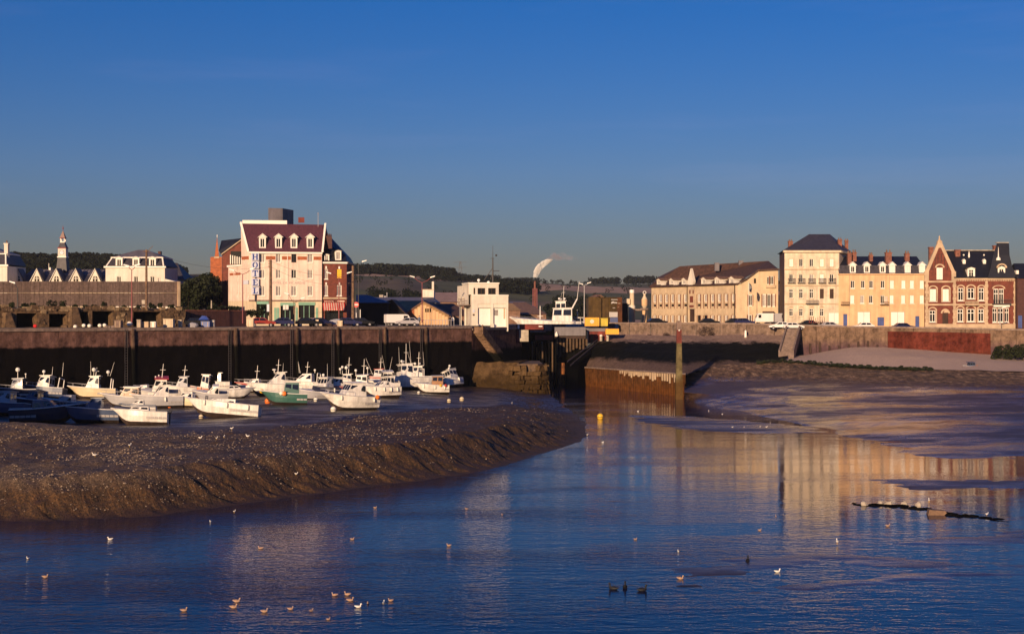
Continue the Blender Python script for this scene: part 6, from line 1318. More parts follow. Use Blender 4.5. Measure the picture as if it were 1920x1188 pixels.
vr = [(1873.5-6, 556, 9, 30, 'tall'), (1873.5+4, 556, 9, 30, 'tall'), (1865, 590.5, 8, 27, 'tall'), (1876, 590.5, 11, 27, 'tall'), (1887.5, 590.5, 8, 27, 'tall')]
rl_v = wall_win(VF, 0, x_(1790.5), zb4, z_(527), vl, 'red_brick', sill='white_trim'); rm_v = wall_win(VF, x_(1790.5), x_(1849.5), zb4, zC4, vm, 'red_brick', sill='white_trim'); rr_v = wall_win(VF, x_(1849.5), VF.len, zb4, zC4, vr, 'red_brick', sill='white_trim')
back(VF, 0, VF.len, zb4, zC4, 11, 'red_brick')
def arch(f, r, m, k=1.0, y=-.06, root=None):
    b = f.mb(); c0_ = (r[0]+r[1])/2; ro = (r[1]-r[0])/2+.32; ri = (r[1]-r[0])/2+.02; n = 10
    for i in range(n):
        a0, a1 = math.pi*i/n, math.pi*(i+1)/n; b.add([(c0_+q_*math.cos(a), yy, r[3]-.02+q_*k*math.sin(a)) for a in (a0, a1) for q_ in (ri, ro) for yy in (y, -.003)], [(0,2,6,4), (2,3,7,6), (0,4,5,1), (1,5,7,3)])
    b.build('stone_arch', M[m], f.root)
for r in rl_v[:3] + rm_v: arch(VF, r, 'stone_trim', .75)
arch(VF, rl_v[3], 'stone_trim', 1.0); arch(VF, (rr_v[0][0], rr_v[1][1], 0, rr_v[0][3]), 'stone_trim', .55); 
for rs in (rm_v[:3], rm_v[3:], rl_v[:3]):
    for r in rs:
        for s_ in (r[0]-.28, r[1]+.04): VF.mb().box(s_, s_+.24, -.05, -.003, r[2]-.2, r[3]-.03).build('quoin', M['stone_trim'], vi)
for px in (1735.5, 1789.5, 1849.5, 1905): 
    s_ = min(max(x_(px), .3), VF.len-.3); n = 15
    for k in range(n): w_ = .34 if k % 2 else .24; z0 = zb4+.6+(zC4-.6-zb4-.6)*k/n; z1 = z0+(zC4-.6-zb4-.6)/n-.02; VF.mb().box(s_-w_, s_+w_, -.09, -.003, z0, z1).build('quoin', M['stone_trim'], vi)
for a, c, y in ((1790.5, 1906, 522.5), (1735, 1906, 571), (1735, 1790, 528)): VF.mb().box(x_(a), min(x_(c), VF.len+.05), -.2, -.004, z_(y)-.16, z_(y)+.16).build('string_course', M['stone_trim'], vi)
VF.mb().box(-.05, VF.len+.05, -.24, -.095, zb4, z_(607)).build('plinth', M['stone_trim'], vi)
b = VF.mb()
for k in range(34): b.box(x_(1793)+k*.335, x_(1793)+k*.335+.17, -.16, -.003, z_(527), z_(524.2))
b.build('corbel', M['stone_trim'], vi)
# stepped gable
ap, gl, grr = (x_(1762), z_(456)), x_(1733.5), x_(1791.5); zg1 = z_(527); zsh = z_(512)
gwr = VF.rect(1762, 513.5, 12, 24); gwr = (gwr[0], gwr[1], zg1+.3, gwr[3])
b = VF.mb(); b.poly([(gl, 0, zg1), (gwr[0], 0, zg1), (gwr[0], 0, gwr[3]), (ap[0], 0, gwr[3]), (ap[0], 0, ap[1]), (gl+.25, 0, zsh)]); b.poly([(grr, 0, zg1), (grr-.25, 0, zsh), (ap[0], 0, ap[1]), (ap[0], 0, gwr[3]), (gwr[1], 0, gwr[3]), (gwr[1], 0, zg1)]); b.poly([(gwr[0], 0, zg1), (gwr[1], 0, zg1), (gwr[1], 0, gwr[2]), (gwr[0], 0, gwr[2])]); b.build('gable_wall', M['red_brick'], vi)
fit(VF, gwr, 'cream_shutter'); arch(VF, gwr, 'stone_trim', .8)
for sg_, ex_ in ((1, gl), (-1, grr)):
    b = VF.mb(); a0 = (ex_+.0*sg_, zsh); w_ = .62
    b.hexa([(a0[0]-.1*sg_, -.12, a0[1]-.1), (a0[0]+w_*sg_, -.12, a0[1]-.1), (a0[0]+w_*sg_, .5, a0[1]-.1), (a0[0]-.1*sg_, .5, a0[1]-.1), (ap[0]-.42*sg_, -.12, ap[1]+.1), (ap[0]+.02*sg_, -.12, ap[1]-.35), (ap[0]+.02*sg_, .5, ap[1]-.35), (ap[0]-.42*sg_, .5, ap[1]+.1)]); b.build('gable_coping', M['stone_trim'], vi)
    VF.mb().box(min(ex_, ex_+.75*sg_)-.06, max(ex_, ex_+.75*sg_)+.06, -.16, .5, zg1-.1, zsh+.35).build('kneeler', M['stone_trim'], vi)
VF.mb().prism([(ap[0]-.62, ap[1]-.9), (ap[0]+.62, ap[1]-.9), (ap[0]+.4, ap[1]+.5), (ap[0]-.4, ap[1]+.5)], -.15, .55).build('gable_cap', M['stone_trim'], vi); b = VF.mb(); b.lathe([(.3, 0), (.12, .5), (.16, .7), (.03, 1.0)], (ap[0], .2, ap[1]+.51), 8); b.build('finial', M['stone_trim'], vi)
for i, dx in enumerate((-1.5, -.9, -.35, .35, .9, 1.5)): VF.mb().box(ap[0]+dx-.07, ap[0]+dx+.07, -.05, -.003, gwr[3]+.75 - abs(dx)*1.4+ .9, gwr[3]+ 3.2 - abs(dx)*1.35).build('brick_rib', M['dark_brick'], vi)
# roofs
D2 = 282.3; zr4 = at(0, 470, D2).z; lo = vi.location; W4 = lambda px, D, z: pxy(px, D, z)-lo
b = MB(); b.add([W4(1789, 275.9, zC4), W4(1869, 275.9, zC4), W4(1866, D2, zr4), W4(1769, D2, zr4), W4(1866, 288.3, zC4), W4(1769, 288.3, zC4)], [(0,1,2,3), (3,2,4,5)]); b.build('roof', M['black_slate'], vi)
b = MB(); b.hexa([W4(1770, D2-.15, zr4), W4(1866, D2-.15, zr4), W4(1866, D2+.15, zr4), W4(1770, D2+.15, zr4), W4(1770, D2-.15, zr4+.16), W4(1866, D2-.15, zr4+.16), W4(1866, D2+.15, zr4+.16), W4(1770, D2+.15, zr4+.16)]); b.build('ridge', M['pale_concrete'], vi)
b = MB(); b.add([W4(1733.5, 276.7, zsh), W4(1762, 276.7, ap[1]-.2), W4(1762, 283.3, ap[1]-.2), W4(1733.5, 283.3, zsh), W4(1791, 276.7, zsh), W4(1791, 283.3, zsh)], [(0,1,2,3), (1,4,5,2)]); b.build('gable_roof', M['black_slate'], vi)
zt_a, zt_b = zC4+.02, at(0, 456, 279.3).z
b = MB(); prof_ = [(1852, 1908, 521, 275.8, 283.8), (1858, 1898, 500, 276.6, 282.9), (1862.5, 1893, 478, 277.3, 282.3), (1869, 1892, 456, 278.3, 281.3)]
pts = []
for l_, r_, y_, d0, d1 in prof_: zz_ = at(0, y_, d0).z; pts += [W4(l_, d0, zz_), W4(r_, d0, zz_), W4(r_, d1, zz_), W4(l_, d1, zz_)]
b.add(pts, [(4*i+k, 4*i+(k+1) % 4, 4*i+4+(k+1) % 4, 4*i+4+k) for i in range(3) for k in range(4)] + [(12, 13, 14, 15)]); b.build('turret_roof', M['black_slate'], vi)
q0 = W4(1869, 278.3, zt_b); q1 = W4(1892, 281.3, zt_b); MB().box(q0.x-.1, q0.x+2.35, q0.y-.1, q0.y+.6, zt_b-lo.z+.01, zt_b-lo.z+.15).build('ridge', M['pale_concrete'], vi)
b = VF.mb(); b.add([(x_(1873.5), 4.4, z_(500)), (x_(1906), 3, zC4), (x_(1912), 6, zC4), (x_(1893), 5, z_(478))], [(0,1,2,3)])
for px, y0, y1 in ((1872, 463, 486), (1817, 471, 480)): D = 276.9 if px > 1850 else 280.7; p_ = W4(px, D, at(0, y1, D).z); h_ = (y1-y0)*D/F; b = MB(); b.lathe([(.45, -.2), (.4, .2), (.12, .5), (.03, h_)], p_, 8) if px > 1850 else b.lathe([(.14, -.3), (.2, .1), (.05, h_)], p_, 6); b.build('finial', M['white_trim'], vi)
dormer(VF, 1821, 512.5, 14, 18, 'white_trim', 'black_slate', 'tall', depth=2.2, peak=.15, y=-.05); o = dormer(VF, 1877.5, 513, 13.5, 22, 'white_trim', 'black_slate', 'tall', depth=2.4, peak=.2, y=-.12); r = VF.rect(1877.5, 510, 13.5, 16); arch(VF, r, 'stone_trim', .85, y=-.35)
for px, py in ((1807, 491), (1845, 491)): D = 279.5; p_ = W4(px, D, at(0, py, D).z); b = MB(); b.box(p_.x-.28, p_.x+.28, p_.y-.3, p_.y+1, p_.z-.4, p_.z+.2); b.prism([(p_.x-.36, p_.z+.205), (p_.x+.36, p_.z+.205), (p_.x, p_.z+.6)], p_.y-.35, p_.y+1); b.build('lucarne', M['white_trim'], vi)
for px, py in ((1807, 478), (1845, 478)): D = 281.1; p_ = W4(px, D, at(0, py, D).z); b = MB(); b.ball(p_, .18, 6); b.build('roof_vent', M['white_trim'], vi)
for px, y0, y1, w_, D in ((1795, 468, 482, 9, 281.3), (1864.5, 460, 474, 5, 283.3), (1745.5, 463, 492, 8, 282.3)): k = D/F; p_ = W4(px, D, at(0, y0, D).z); b = MB(); b.box(p_.x-w_*k/2, p_.x+w_*k/2, p_.y-.4, p_.y+.4, p_.z-3.2, p_.z-.25); b.box(p_.x-w_*k/2-.08, p_.x+w_*k/2+.08, p_.y-.48, p_.y+.48, p_.z-.245, p_.z); b.build('chimney', M['chimney_brick'], vi)
r = VF.rect(1820.5, 568.5, 25, 8); b = VF.mb(); b.box(r[0], r[1], -.8, -.21, r[2], r[2]+.2); b.box(r[0], r[1], -.8, -.7, r[3]-.12, r[3])
for k in range(11): xx = r[0]+(r[1]-r[0]-.12)*k/10; b.box(xx, xx+.12, -.79, -.71, r[2]+.2, r[3]-.12)
b.build('balcony', M['stone_trim'], vi)
r = VF.rect(1876, 566, 33, 10); b = VF.mb(); b.box(r[0], r[1], -1.1, -.21, r[2], r[2]+.25); b.box(r[0], r[1], -1.12, -1.05, r[3]-.07, r[3])
for k in range(24): xx = r[0]+(r[1]-r[0]-.03)*k/23; b.box(xx, xx+.03, -1.1, -1.06, r[2]+.25, r[3]-.07)
b.build('balcony', M['iron'], vi); r = VF.rect(1876, 573, 30, 4.4); VF.mb().box(r[0], r[1], -.7, -.21, r[2], r[3]).build('bay_cornice', M['white_trim'], vi)
b = VF.mb(); r = VF.rect(1773, 582, 9, 8); b.prism([(r[0], r[2]), (r[1], r[2]), ((r[0]+r[1])/2, r[3])], -.25, -.004); b.build('door_pediment', M['stone_trim'], vi)
# dark brick house at the frame edge
dh = building('dark_brick_house', 'dark red brick house with navy slate roof at the right edge beside the villa', 1930, 275, 11, 'house'); f = Face(dh, pxy(1907.5, 275), pxy(1990, 275)); z_ = lambda y: f.at(1920, y)[1]
wall_win(f, 0, f.len, 10.3, z_(522), [(1913, 603, 8, 24, 'blue'), (1935, 560, 9, 18, 'curtain'), (1960, 560, 9, 18, 'curtain')], 'dark_brick'); back(f, 0, f.len, 10.3, z_(522), 9, 'dark_brick'); hip(f, -.2, f.len+.3, -.3, 9.3, z_(522)+.01, z_(492), f.at(1916, 500)[0], f.len-3, 4.5, None, 'black_slate')
r = f.rect(1910, 510, 4.5, 7); f.mb().box(r[0], r[1], .6, 2, r[2], r[3]).build('dormer', M['white_trim'], dh)
# ================================================================== TREES AND PLANTS
def leaf_mesh(name, rx, ry, rz, n, size, m, seed, lobes=9, flat=0.0):
    r_ = random.Random(seed); v, f = [], []
    lob = [(r_.gauss(0, .45)*rx, r_.gauss(0, .45)*ry, r_.uniform(-.55, .7)*rz, r_.uniform(.35, .6)) for _ in range(lobes)]
    for i in range(n):
        lx, ly, lz, lr = r_.choice(lob)
        while True:
            d = Vector((r_.gauss(0, 1), r_.gauss(0, 1), r_.gauss(0, 1)))
            if d.length > .01: break
        d.normalize(); k = lr*(.55+.45*r_.random()**.5)
        c = Vector((lx + d.x*rx*k, ly + d.y*ry*k, lz + d.z*rz*k)); s = size*r_.uniform(.5, 1.3)
        a = Vector((r_.gauss(0, 1), r_.gauss(0, 1), r_.gauss(0, 1))).normalized(); u = a.cross(d + Vector((.01, .02, .03)));
        if u.length < .01: u = Vector((1, 0, 0))
        u.normalize(); w_ = a.cross(u); b0 = len(v)
        v += [tuple(c+u*s), tuple(c+w_*s*.6), tuple(c-u*s), tuple(c-w_*s*.6)]; f.append((b0, b0+1, b0+2, b0+3))
    me = bpy.data.meshes.new(name); me.from_pydata(v, [], f); me.materials.append(m); me.update(); return me
def limbs(h, spread, m, seed, n=6, r=0.22):
    r_ = random.Random(seed); b = MB(); b.tube((0, 0, -.3), (0, 0, h*.45), r, r*.7, 7)
    for i in range(n):
        a = 2*math.pi*i/n + r_.uniform(-.4, .4); z0 = h*r_.uniform(.28, .45); p1 = (math.cos(a)*spread*.5, math.sin(a)*spread*.5, h*r_.uniform(.55, .7)); b.tube((0, 0, z0), p1, r*.45, r*.25, 5)
        b.tube(p1, (p1[0]*1.8, p1[1]*1.8, p1[2]+h*.2), r*.25, r*.08, 4)
    return b.mesh('trunk', m)
def tree(name, label, cat, p, rx, rz, zc, n, size, m, seed, h=None, ry=None, group=None, trunk=True):
    t = thing(name, label, cat, p, group=group)
    c = link('crown', leaf_mesh('crown', rx, ry or rx, rz, n, size, M[m], seed), t, (0, 0, zc))
    if trunk: link('trunk', limbs(zc+rz*.4, rx*.7, M['bark'], seed), t)
    return t
p_ = at(388, 600, 266); p_.z = QZ
tree('broad_tree', 'dark broad leaved tree at the left end of the hotel', 'tree', p_, 4.9, 3.7, 5.6, 7000, .28, 'leaf_dark', 3)
p_ = at(352, 600, 262); p_.z = QZ
tree('broad_tree', 'smaller dark tree touching the end of the board fence', 'tree', p_, 2.9, 3.3, 5.0, 3800, .26, 'leaf_dark', 8)
shr = [(22, 570, 9, 'sparse low shrub near the left edge under the fence'), (45, 572, 13, 'low shrub left of the curved lamp post foot'), (60, 571, 11, 'dense shrub right of the curved lamp post'), (76, 574, 9, 'small low shrub before the rubble pier'), (99, 567, 13, 'tallest dark shrub on the terrace left of the rubble pier'), (118, 567, 11, 'spiky shrub on top of the rubble pier'), (140, 573, 8, 'thin shrub right of the rubble pier'), (161, 574, 10, 'low rounded shrub on the terrace above the third opening'), (178, 572, 11, 'leafy shrub above the widest opening'), (196, 568, 9, 'upright bush with a thin top on the terrace'), (212, 575, 7, 'tiny bush between terrace shrubs'), (232, 574, 9, 'low bush left of the tall wooden pole'), (258, 574, 8, 'dark bush right of the red lamp pole'), (285, 571, 9, 'bush right of the tall wooden pole'), (301, 571, 8, 'pointed bush near the end of the fence'), (322, 573, 9, 'last low bush at the end of the fence')]
for i, (px, py, w_, lb) in enumerate(shr):
    D = 208 + (px/340)*16; k = D/F; p_ = at(px, 578.5, D)
    tree('shrub', lb, 'shrub', p_, w_*k*.62, (579-py)*k*.75, (579-py)*k*.55, 420, .14, 'leaf_dark', 20+i, trunk=False, group='shrubs on the rubble terrace')
hed = [(405, 573, 22, 9, 'clipped dark hedge behind the garden wall beside the tree'), (440, 574, 18, 9, 'dark hedge end beside the hotel corner'), (485, 578, 18, 18, 'large dark bush hiding the left hotel window'), (505, 592, 6, 8, 'small round bush at the hotel entrance'), (466, 570, 12, 10, 'scraggly bush under the HOTEL sign')]
for i, (px, py, w_, hh_, lb) in enumerate(hed):
    D = 236; k = D/F; p_ = at(px, 583+(10 if px > 460 else 0), D); tree('hedge' if px < 450 else 'bush', lb, 'hedge' if px < 450 else 'bush', p_, w_*k*.75, hh_*k*.7, hh_*k*.5, 900, .15, 'leaf_dark', 60+i, trunk=False)
# hedge on the right in front of the sea wall
for i, (px, w_, hh_, lb) in enumerate(((1866, 13, 17, 'left end of the dark hedge above the shingle on the right'), (1888, 16, 21, 'tall middle bush of the hedge above the shingle'), (1911, 15, 20, 'hedge bush at the right edge of the photograph'), (1935, 16, 20, 'hedge bush just beyond the right edge'))):
    D = 243; k = D/F; p_ = at(px, 671, D); tree('hedge', lb, 'hedge', p_, w_*k, hh_*k*.75, hh_*k*.5, 1500, .16, 'leaf_dark', 70+i, trunk=False)
# dark creeper hanging on the promenade wall
cr = []
for i, (px, w_, hh_, lb) in enumerate(((1318, 20, 18, 'wide dead bramble clump against the sea wall'), (1335, 10, 16, 'narrow bramble clump right of the wide one on the sea wall'), (1250, 8, 8, 'small bramble tuft left of the mooring post'), (1215, 8, 8, 'small bramble tuft on the wall foot below the barrack corner'), (1192, 8, 7, 'leftmost bramble tuft on the sea wall foot'))):
    D = float(np.interp(px, [1150,1220,1470], [297,291,273])) - 1.2; k = D/F; p_ = at(px, 634, D); tree('bramble', lb, 'bramble', p_, w_*k*.8, hh_*k*.8, hh_*k*.4, 500, .10, 'dark_wood', 80+i, ry=.5, trunk=False, group='brambles along the sea wall')

# far woods: canopies too many to count, as one object per wood
blob = []
def wood(name, spans, seed, m='far_leaf', size=1.0):
    r_ = random.Random(seed); v, f = [], []
    for (pa, pb, Da, Db, hgt_, n) in spans:
        for i in range(n):
            px = r_.uniform(pa, pb); D = r_.uniform(Da, Db); p0 = hill_pt(px, D); h_ = hgt_*r_.uniform(.65, 1.15); w_ = h_*.45
            for k in range(34):
                d = Vector((r_.gauss(0, 1), r_.gauss(0, 1), r_.gauss(0, 1))).normalized(); c = p0 + Vector((d.x*w_, d.y*w_, h_*.58 + d.z*h_*.42)); s = h_*.115*size*r_.uniform(.6, 1.3)
                a = Vector((r_.gauss(0, 1), r_.gauss(0, 1), r_.gauss(0, 1))).normalized(); u = a.orthogonal().normalized(); w2 = a.cross(u); b0 = len(v)
                v += [tuple(c+u*s), tuple(c+w2*s), tuple(c-u*s), tuple(c-w2*s)]; f.append((b0, b0+1, b0+2, b0+3))
    me = bpy.data.meshes.new(name); me.from_pydata(v, [], f); me.materials.append(M[m]); me.update(); tag(link(name, me), kind='stuff')
wood('wooded_hill', [(-250, 345, 560, 830, 5, 2600), (-250, 345, 780, 835, 5.5, 1600)], 1)
wood('hilltop_wood', [(662, 848, 1080, 1200, 7.5, 1500), (845, 935, 1180, 1270, 5, 180), (790, 930, 950, 1060, 4, 140)], 2)
wood('valley_wood', [(690, 745, 560, 640, 4, 90), (760, 805, 600, 680, 4, 90), (925, 1005, 800, 920, 6, 200), (1025, 1105, 470, 560, 4, 130), (950, 985, 470, 520, 3, 50), (1040, 1110, 640, 700, 4, 60), (660, 1220, 700, 1400, 3.5, 130)], 3)
wood('ridge_wood', [(925, 1010, 1390, 1470, 6, 120), (1106, 1160, 1520, 1545, 7, 60), (1170, 1228, 1520, 1550, 8, 80), (1228, 1500, 1510, 1550, 7, 160)], 4)
crown_v = [leaf_mesh('crown', 5.2, 5.2, 5.2, 700, .55, M['far_leaf'], 200+k, lobes=6) for k in range(4)]
trk = limbs(9, 4, M['bark'], 5, 5, .4)
crest = [(1022, 7, 'round tree left of the factory chimney on the ridge'), (1035, 8, 'dense ridge tree just right of the smoke'), (1046, 9, 'tall pointed ridge tree right of the smoke'), (1056, 6, 'low ridge tree in the gap right of the smoke'), (1070, 8, 'broad ridge tree in the middle of the field skyline'), (1080, 6, 'small ridge tree beside the broad one'), (1096, 6, 'lone upright tree on the field skyline'), (1102, 4, 'bush sized tree right of the lone upright tree'), (1008, 8, 'ridge tree left of the chimney top'), (1160, 5, 'last small tree of the right ridge wood')]
for i, (px, hgt_, lb) in enumerate(crest):
    D = 1530; hgt_ *= .62; p_ = hill_pt(px, D); t = thing('ridge_tree', lb, 'tree', p_, group='trees along the field skyline'); o = link('crown', crown_v[i % 4], t, (0, 0, hgt_*.8)); o.scale = (hgt_/9,)*3; o.rotation_euler = (0, 0, i*1.3); q = link('trunk', trk, t); q.scale = (hgt_/9,)*3

# ================================================================== LAMPS, POLES AND MASTS
def post(b, px, D, y0, y1, r0, r1, L_, n=6): b.tube(at(px, y0, D)-L_, at(px, y1, D)-L_, r0, r1, n)
def lamp(label, px, py_base, D, py_top, arms, m='red_iron', r=.09, name='street_lamp', zb=None):
    base = at(px, py_base, D) if zb is None else Vector(((px-960)/F*D, D, zb)); o = thing(name, label, 'street lamp', base, group='street lamps on the quay'); b = MB()
    top = at(px, py_top, D)-base; b.tube((0, 0, 0), top, r*1.3, r*.8); b.build('pole', M[m], o)
    for ax, ay in arms:
        e = at(ax, ay, D)-base; mid = top*.4 + e*.6 + Vector((0, 0, -.15)); b = MB(); b.path([top, mid, e], r*.6, 5); a_ = b.build('arm', M[m], o)
        d = (e-top); d.z = d.x*0; s_ = 1 if d.x > 0 else -1; h_ = MB(); h_.hexa([(e.x-.12*s_, e.y-.14, e.z-.1), (e.x+.72*s_, e.y-.16, e.z+.17), (e.x+.72*s_, e.y+.16, e.z+.17), (e.x-.12*s_, e.y+.14, e.z-.1), (e.x-.12*s_, e.y-.1, e.z+.1), (e.x+.68*s_, e.y-.12, e.z+.30), (e.x+.68*s_, e.y+.12, e.z+.30), (e.x-.12*s_, e.y+.1, e.z+.1)]); h_.build('lamp_head', M['lamp_white'], o)
    return o
lamp('double armed street lamp in front of the yellow shed', 791.5, 604, 246, 530, [(776, 519.5), (808, 520)])
lamp('tall red double lamp standing before the brick cafe', 635.5, 606, 236, 520, [(619.5, 512.5), (652, 512)], r=.08)
lamp('slim red lamp pole at the left corner of the hotel', 455, 606, 222, 514, [(438, 507), (470, 505)], r=.08)
lamp('small low double lamp in front of the hotel entrance', 551, 596, 240, 567, [(541, 551.5), (565, 560)], m='wood_pole', r=.07)
lamp('red lamp pole rising in front of the right pavilion', 247, 606, 204, 506, [(241, 499), (254, 498)], r=.08)
lamp('grey lamp right of the brick cafe beside the hangar', 672, 604, 255, 495, [(680, 490.5)], m='iron', r=.06)
lamp('short curved black lamp post in front of the left fence', 33, 578, 205, 540, [(27, 530.5)], m='iron', r=.09)
lamp('small lamp standing before the plum shed', 861, 604, 262, 571, [(868, 573)], m='grey_metal', r=.05)
lamp('tall pale lighting mast left of the olive block', 1095.5, 606, 300, 535, [(1092, 533), (1102, 531)], m='grey_metal', r=.10)
lamp('grey lamp in front of the right bay of the villa', 1875, 609, 262, 578, [(1880, 577)], m='grey_metal', r=.07)
def pole(label, px, y0, y1, D, r, m, cross=None, name='wooden_pole', cat='pole'):
    base = at(px, y0, D); o = thing(name, label, cat, base); b = MB(); b.tube((0, 0, 0), at(px, y1, D)-base, r, r*.75, 8); b.build('shaft', M[m], o)
    for (x0, x1, y) in cross or (): b = MB(); b.tube(at(x0, y, D)-base, at(x1, y, D)-base, .06, n=5); b.build('crossarm', M[m], o)
    return o
o = pole('tall grey wooden pole in front of the right pavilion', 274.5, 579, 468, 214, .20, 'wood_pole', [(268, 281, 471)]); b = MB(); b.tube(at(277, 470, 214)-o.location, at(287, 461, 214)-o.location, .05, n=4); b.build('lamp_arm', M['wood_pole'], o); b = MB(); q = at(269.5, 566, 214)-o.location; b.box(q.x-.25, q.x+.25, q.y-.2, q.y+.2, q.z-.3, q.z+.3); b.build('switch_box', M['pale_concrete'], o)
o = pole('thick brown pole with iron rungs before the hotel front', 507.5, 606, 487, 232, .27, 'wood_pole', [(503, 507, 489+3*k) for k in range(5)]); b = MB(); q = at(503, 577, 232)-o.location; b.box(q.x-.2, q.x+.2, q.y-.2, q.y+.2, q.z-.6, q.z+.6); b.build('switch_box', M['sign_pale'], o)
pole('pale wooden pole at the right corner of the brick cafe', 661.8, 602, 498, 240, .28, 'wood_pole', [(653, 662, 530.5)])
pole('short white flag post beside the hotel sign', 481, 584, 559, 250, .06, 'iron')
pole('pale post standing in front of the dark tree', 396.5, 578, 563, 232, .12, 'pale_concrete')
for px, y0, lb in ((668, 586, 'thin white post right of the brick cafe'), (675.5, 580, 'taller thin white post beside the hangar')): pole(lb, px, 604, y0, 250, .09, 'white_paint', name='sign_post', cat='post')
ns_ = thing('no_entry_sign', 'round red no entry sign beside the cafe pole', 'sign', at(667.5, 571, 251)); b = MB(); b.lathe([(.50, -.03), (.50, .03)], n=16, axis='y'); b.build('disc', M['sign_red'], ns_); MB().box(-.36, .36, -.06, -.035, -.09, .09).build('bar', M['white_paint'], ns_); b = MB(); b.tube((0, .08, -3.1), (0, .08, .4), .05); b.build('post', M['grey_metal'], ns_)
fg = thing('flagpole', 'white flagpole with a drooping blue flag in front of the barrack gable', 'flagpole', at(1404, 607, 284)); b = MB(); b.tube((0, 0, 0), at(1404, 529, 284)-fg.location, .06, .04); b.build('pole', M['white_paint'], fg)
b = MB(); q0, q1 = at(1404.5, 530, 284)-fg.location, at(1410, 548, 284)-fg.location
b.add([(q0.x, 0, q0.z), (q0.x+.45, .12, q0.z-.35), (q1.x, -.1, q0.z-1.0), (q0.x+.5, .1, q1.z), (q0.x+.15, 0, q1.z+.1), (q0.x, 0, q0.z-1.4)], [(0,1,2,5), (5,2,3,4)]); fl_ = b.build('flag', M['navy_paint_and_shade'], fg)
# cables along the quay
cbz = thing('overhead_cable', 'thin overhead cable sagging across the hotel front between poles', 'cable', at(507.5, 490, 232)); b = MB()
for (xa, ya, xb, yb2) in ((274.5, 472, 507.5, 500), (507.5, 500, 661.8, 531), (507.5, 489, 661.8, 512)):
    pa, pb2 = at(xa, ya, 214 if xa < 300 else 232), at(xb, yb2, 232 if xb < 520 else 240); pts = [pa.lerp(pb2, t) - Vector((0, 0, 1.2*4*t*(1-t))) - cbz.location for t in np.linspace(0, 1, 12)]; b.path(pts, .022, 4)
b.build('strand', M['iron'], cbz)
py_ = thing('lattice_pylon', 'faint lattice electricity pylon on the far hill behind the sheds', 'pylon', hill_pt(863, 1300)); b = MB(); hh_ = at(863, 490, 1300).z - py_.location.z
for sx_ in (-1, 1): b.tube((sx_*2.5, 0, 0), (sx_*.5, 0, hh_), .22, n=4)
for k in range(5): z0, z1 = hh_*k/5, hh_*(k+1)/5; w0, w1 = 2.5-2*k/5, 2.5-2*(k+1)/5; b.tube((-w0, 0, z0), (w1, 0, z1), .13, n=4); b.tube((w0, 0, z0), (-w1, 0, z1), .13, n=4)
for k in (.72, .96): b.tube((-6, 0, hh_*k), (6, 0, hh_*k), .2, n=4)
b.build('lattice', M['iron'], py_)

# ================================================================== VEHICLES AND QUAY CLUTTER
def car(label, px, D, z, m, L_=4.1, H=1.42, heading=0, van=False, name='parked_car', py=None):
    p_ = at(px, py, D) - Vector((0, 0, .5)) if py else Vector(((px-960)/F*D, D, z)); o = thing(name, label, 'van' if van else 'car', p_, rz=R(heading), group='vehicles parked on the quays'); W_ = .82
    if van: body = [(-.5, .3), (-.5, .98), (-.48, 1.0), (.28, 1.0), (.36, .95), (.46, .62), (.5, .56), (.5, .3)]
    else: body = [(-.5, .30), (-.5, .58), (-.47, .66), (-.30, .68), (.14, .68), (.30, .64), (.47, .56), (.5, .48), (.5, .30)]
    Z = H if van else H
    b = MB(); b.prism([(x*L_, z_*Z*(1 if van else 1)) for x, z_ in body], -W_, W_); b.build('body', M[m], o)
    if not van:
        b = MB(); b.add([(x*L_, sy*w_*W_, z_*Z) for sy in (-1, 1) for x, z_, w_ in ((-.42, .665, .96), (-.30, .97, .78), (-.27, 1.0, .75), (.04, 1.0, .75), (.08, .97, .78), (.24, .65, .96))], [(0,1,2,3,4,5), (11,10,9,8,7,6)] + [(i, i+6, i+7, i+1) for i in range(5)]); b.build('roof', M[m], o)
        for sy in (-1, 1):
            for xs_2 in (((-.365, .70), (-.285, .93), (-.13, .95), (-.13, .70)), ((-.10, .70), (-.10, .95), (.045, .94), (.17, .70))): b = MB(); b.add([(x*L_, sy*(W_*(1.0-(z_-.665)*.66)+.012), z_*Z) for x, z_ in xs_2], [(0,1,2,3)]); b.build('window', M['glass'], o)
        b = MB(); b.add([(.232*L_, -.72*W_, .69*Z), (.232*L_, .72*W_, .69*Z), (.095*L_, .66*W_, .95*Z), (.095*L_, -.66*W_, .95*Z)], [(0,1,2,3)]); b.M = None; b.v = [(x+.02, y, z_+.02) for x, y, z_ in b.v]; b.build('windscreen', M['glass'], o)
    else:
        for sy in (-1, 1): MB().box(.18*L_, .34*L_, min(sy*W_, sy*(W_+.012)), max(sy*W_, sy*(W_+.012)), .62*Z, .88*Z).build('window', M['glass'], o)
        b = MB(); b.add([(.385*L_+.02, -.7, .86*Z), (.45*L_+.02, -.7, .64*Z), (.45*L_+.02, .7, .64*Z), (.385*L_+.02, .7, .86*Z)], [(0,1,2,3)]); b.build('windscreen', M['glass'], o)
    for sx_ in (-.31, .31):
        for sy in (-1, 1): b = MB(); b.lathe([(.0, -.1), (.30, -.1), (.30, .1), (.0, .1)], (sx_*L_, sy*(W_-.06), .30), 12, 'y'); w_ = b.build('wheel', M['tyre'], o); b = MB(); b.lathe([(0, -.115), (.17, -.112), (.17, .112), (0, .115)], (sx_*L_, sy*(W_-.06), .30), 10, 'y'); b.build('hubcap', M['grey_metal'], w_)
    for sy in (-1, 1):
        MB().box(.488*L_, .503*L_, sy*.55-.13, sy*.55+.13, .43*Z, .52*Z).build('headlight', M['lamp_white'], o)
    return o
QD_ = math.degrees(math.atan2(QD.y, QD.x))
def onq(px, back_): s_ = wall_t(px); return None
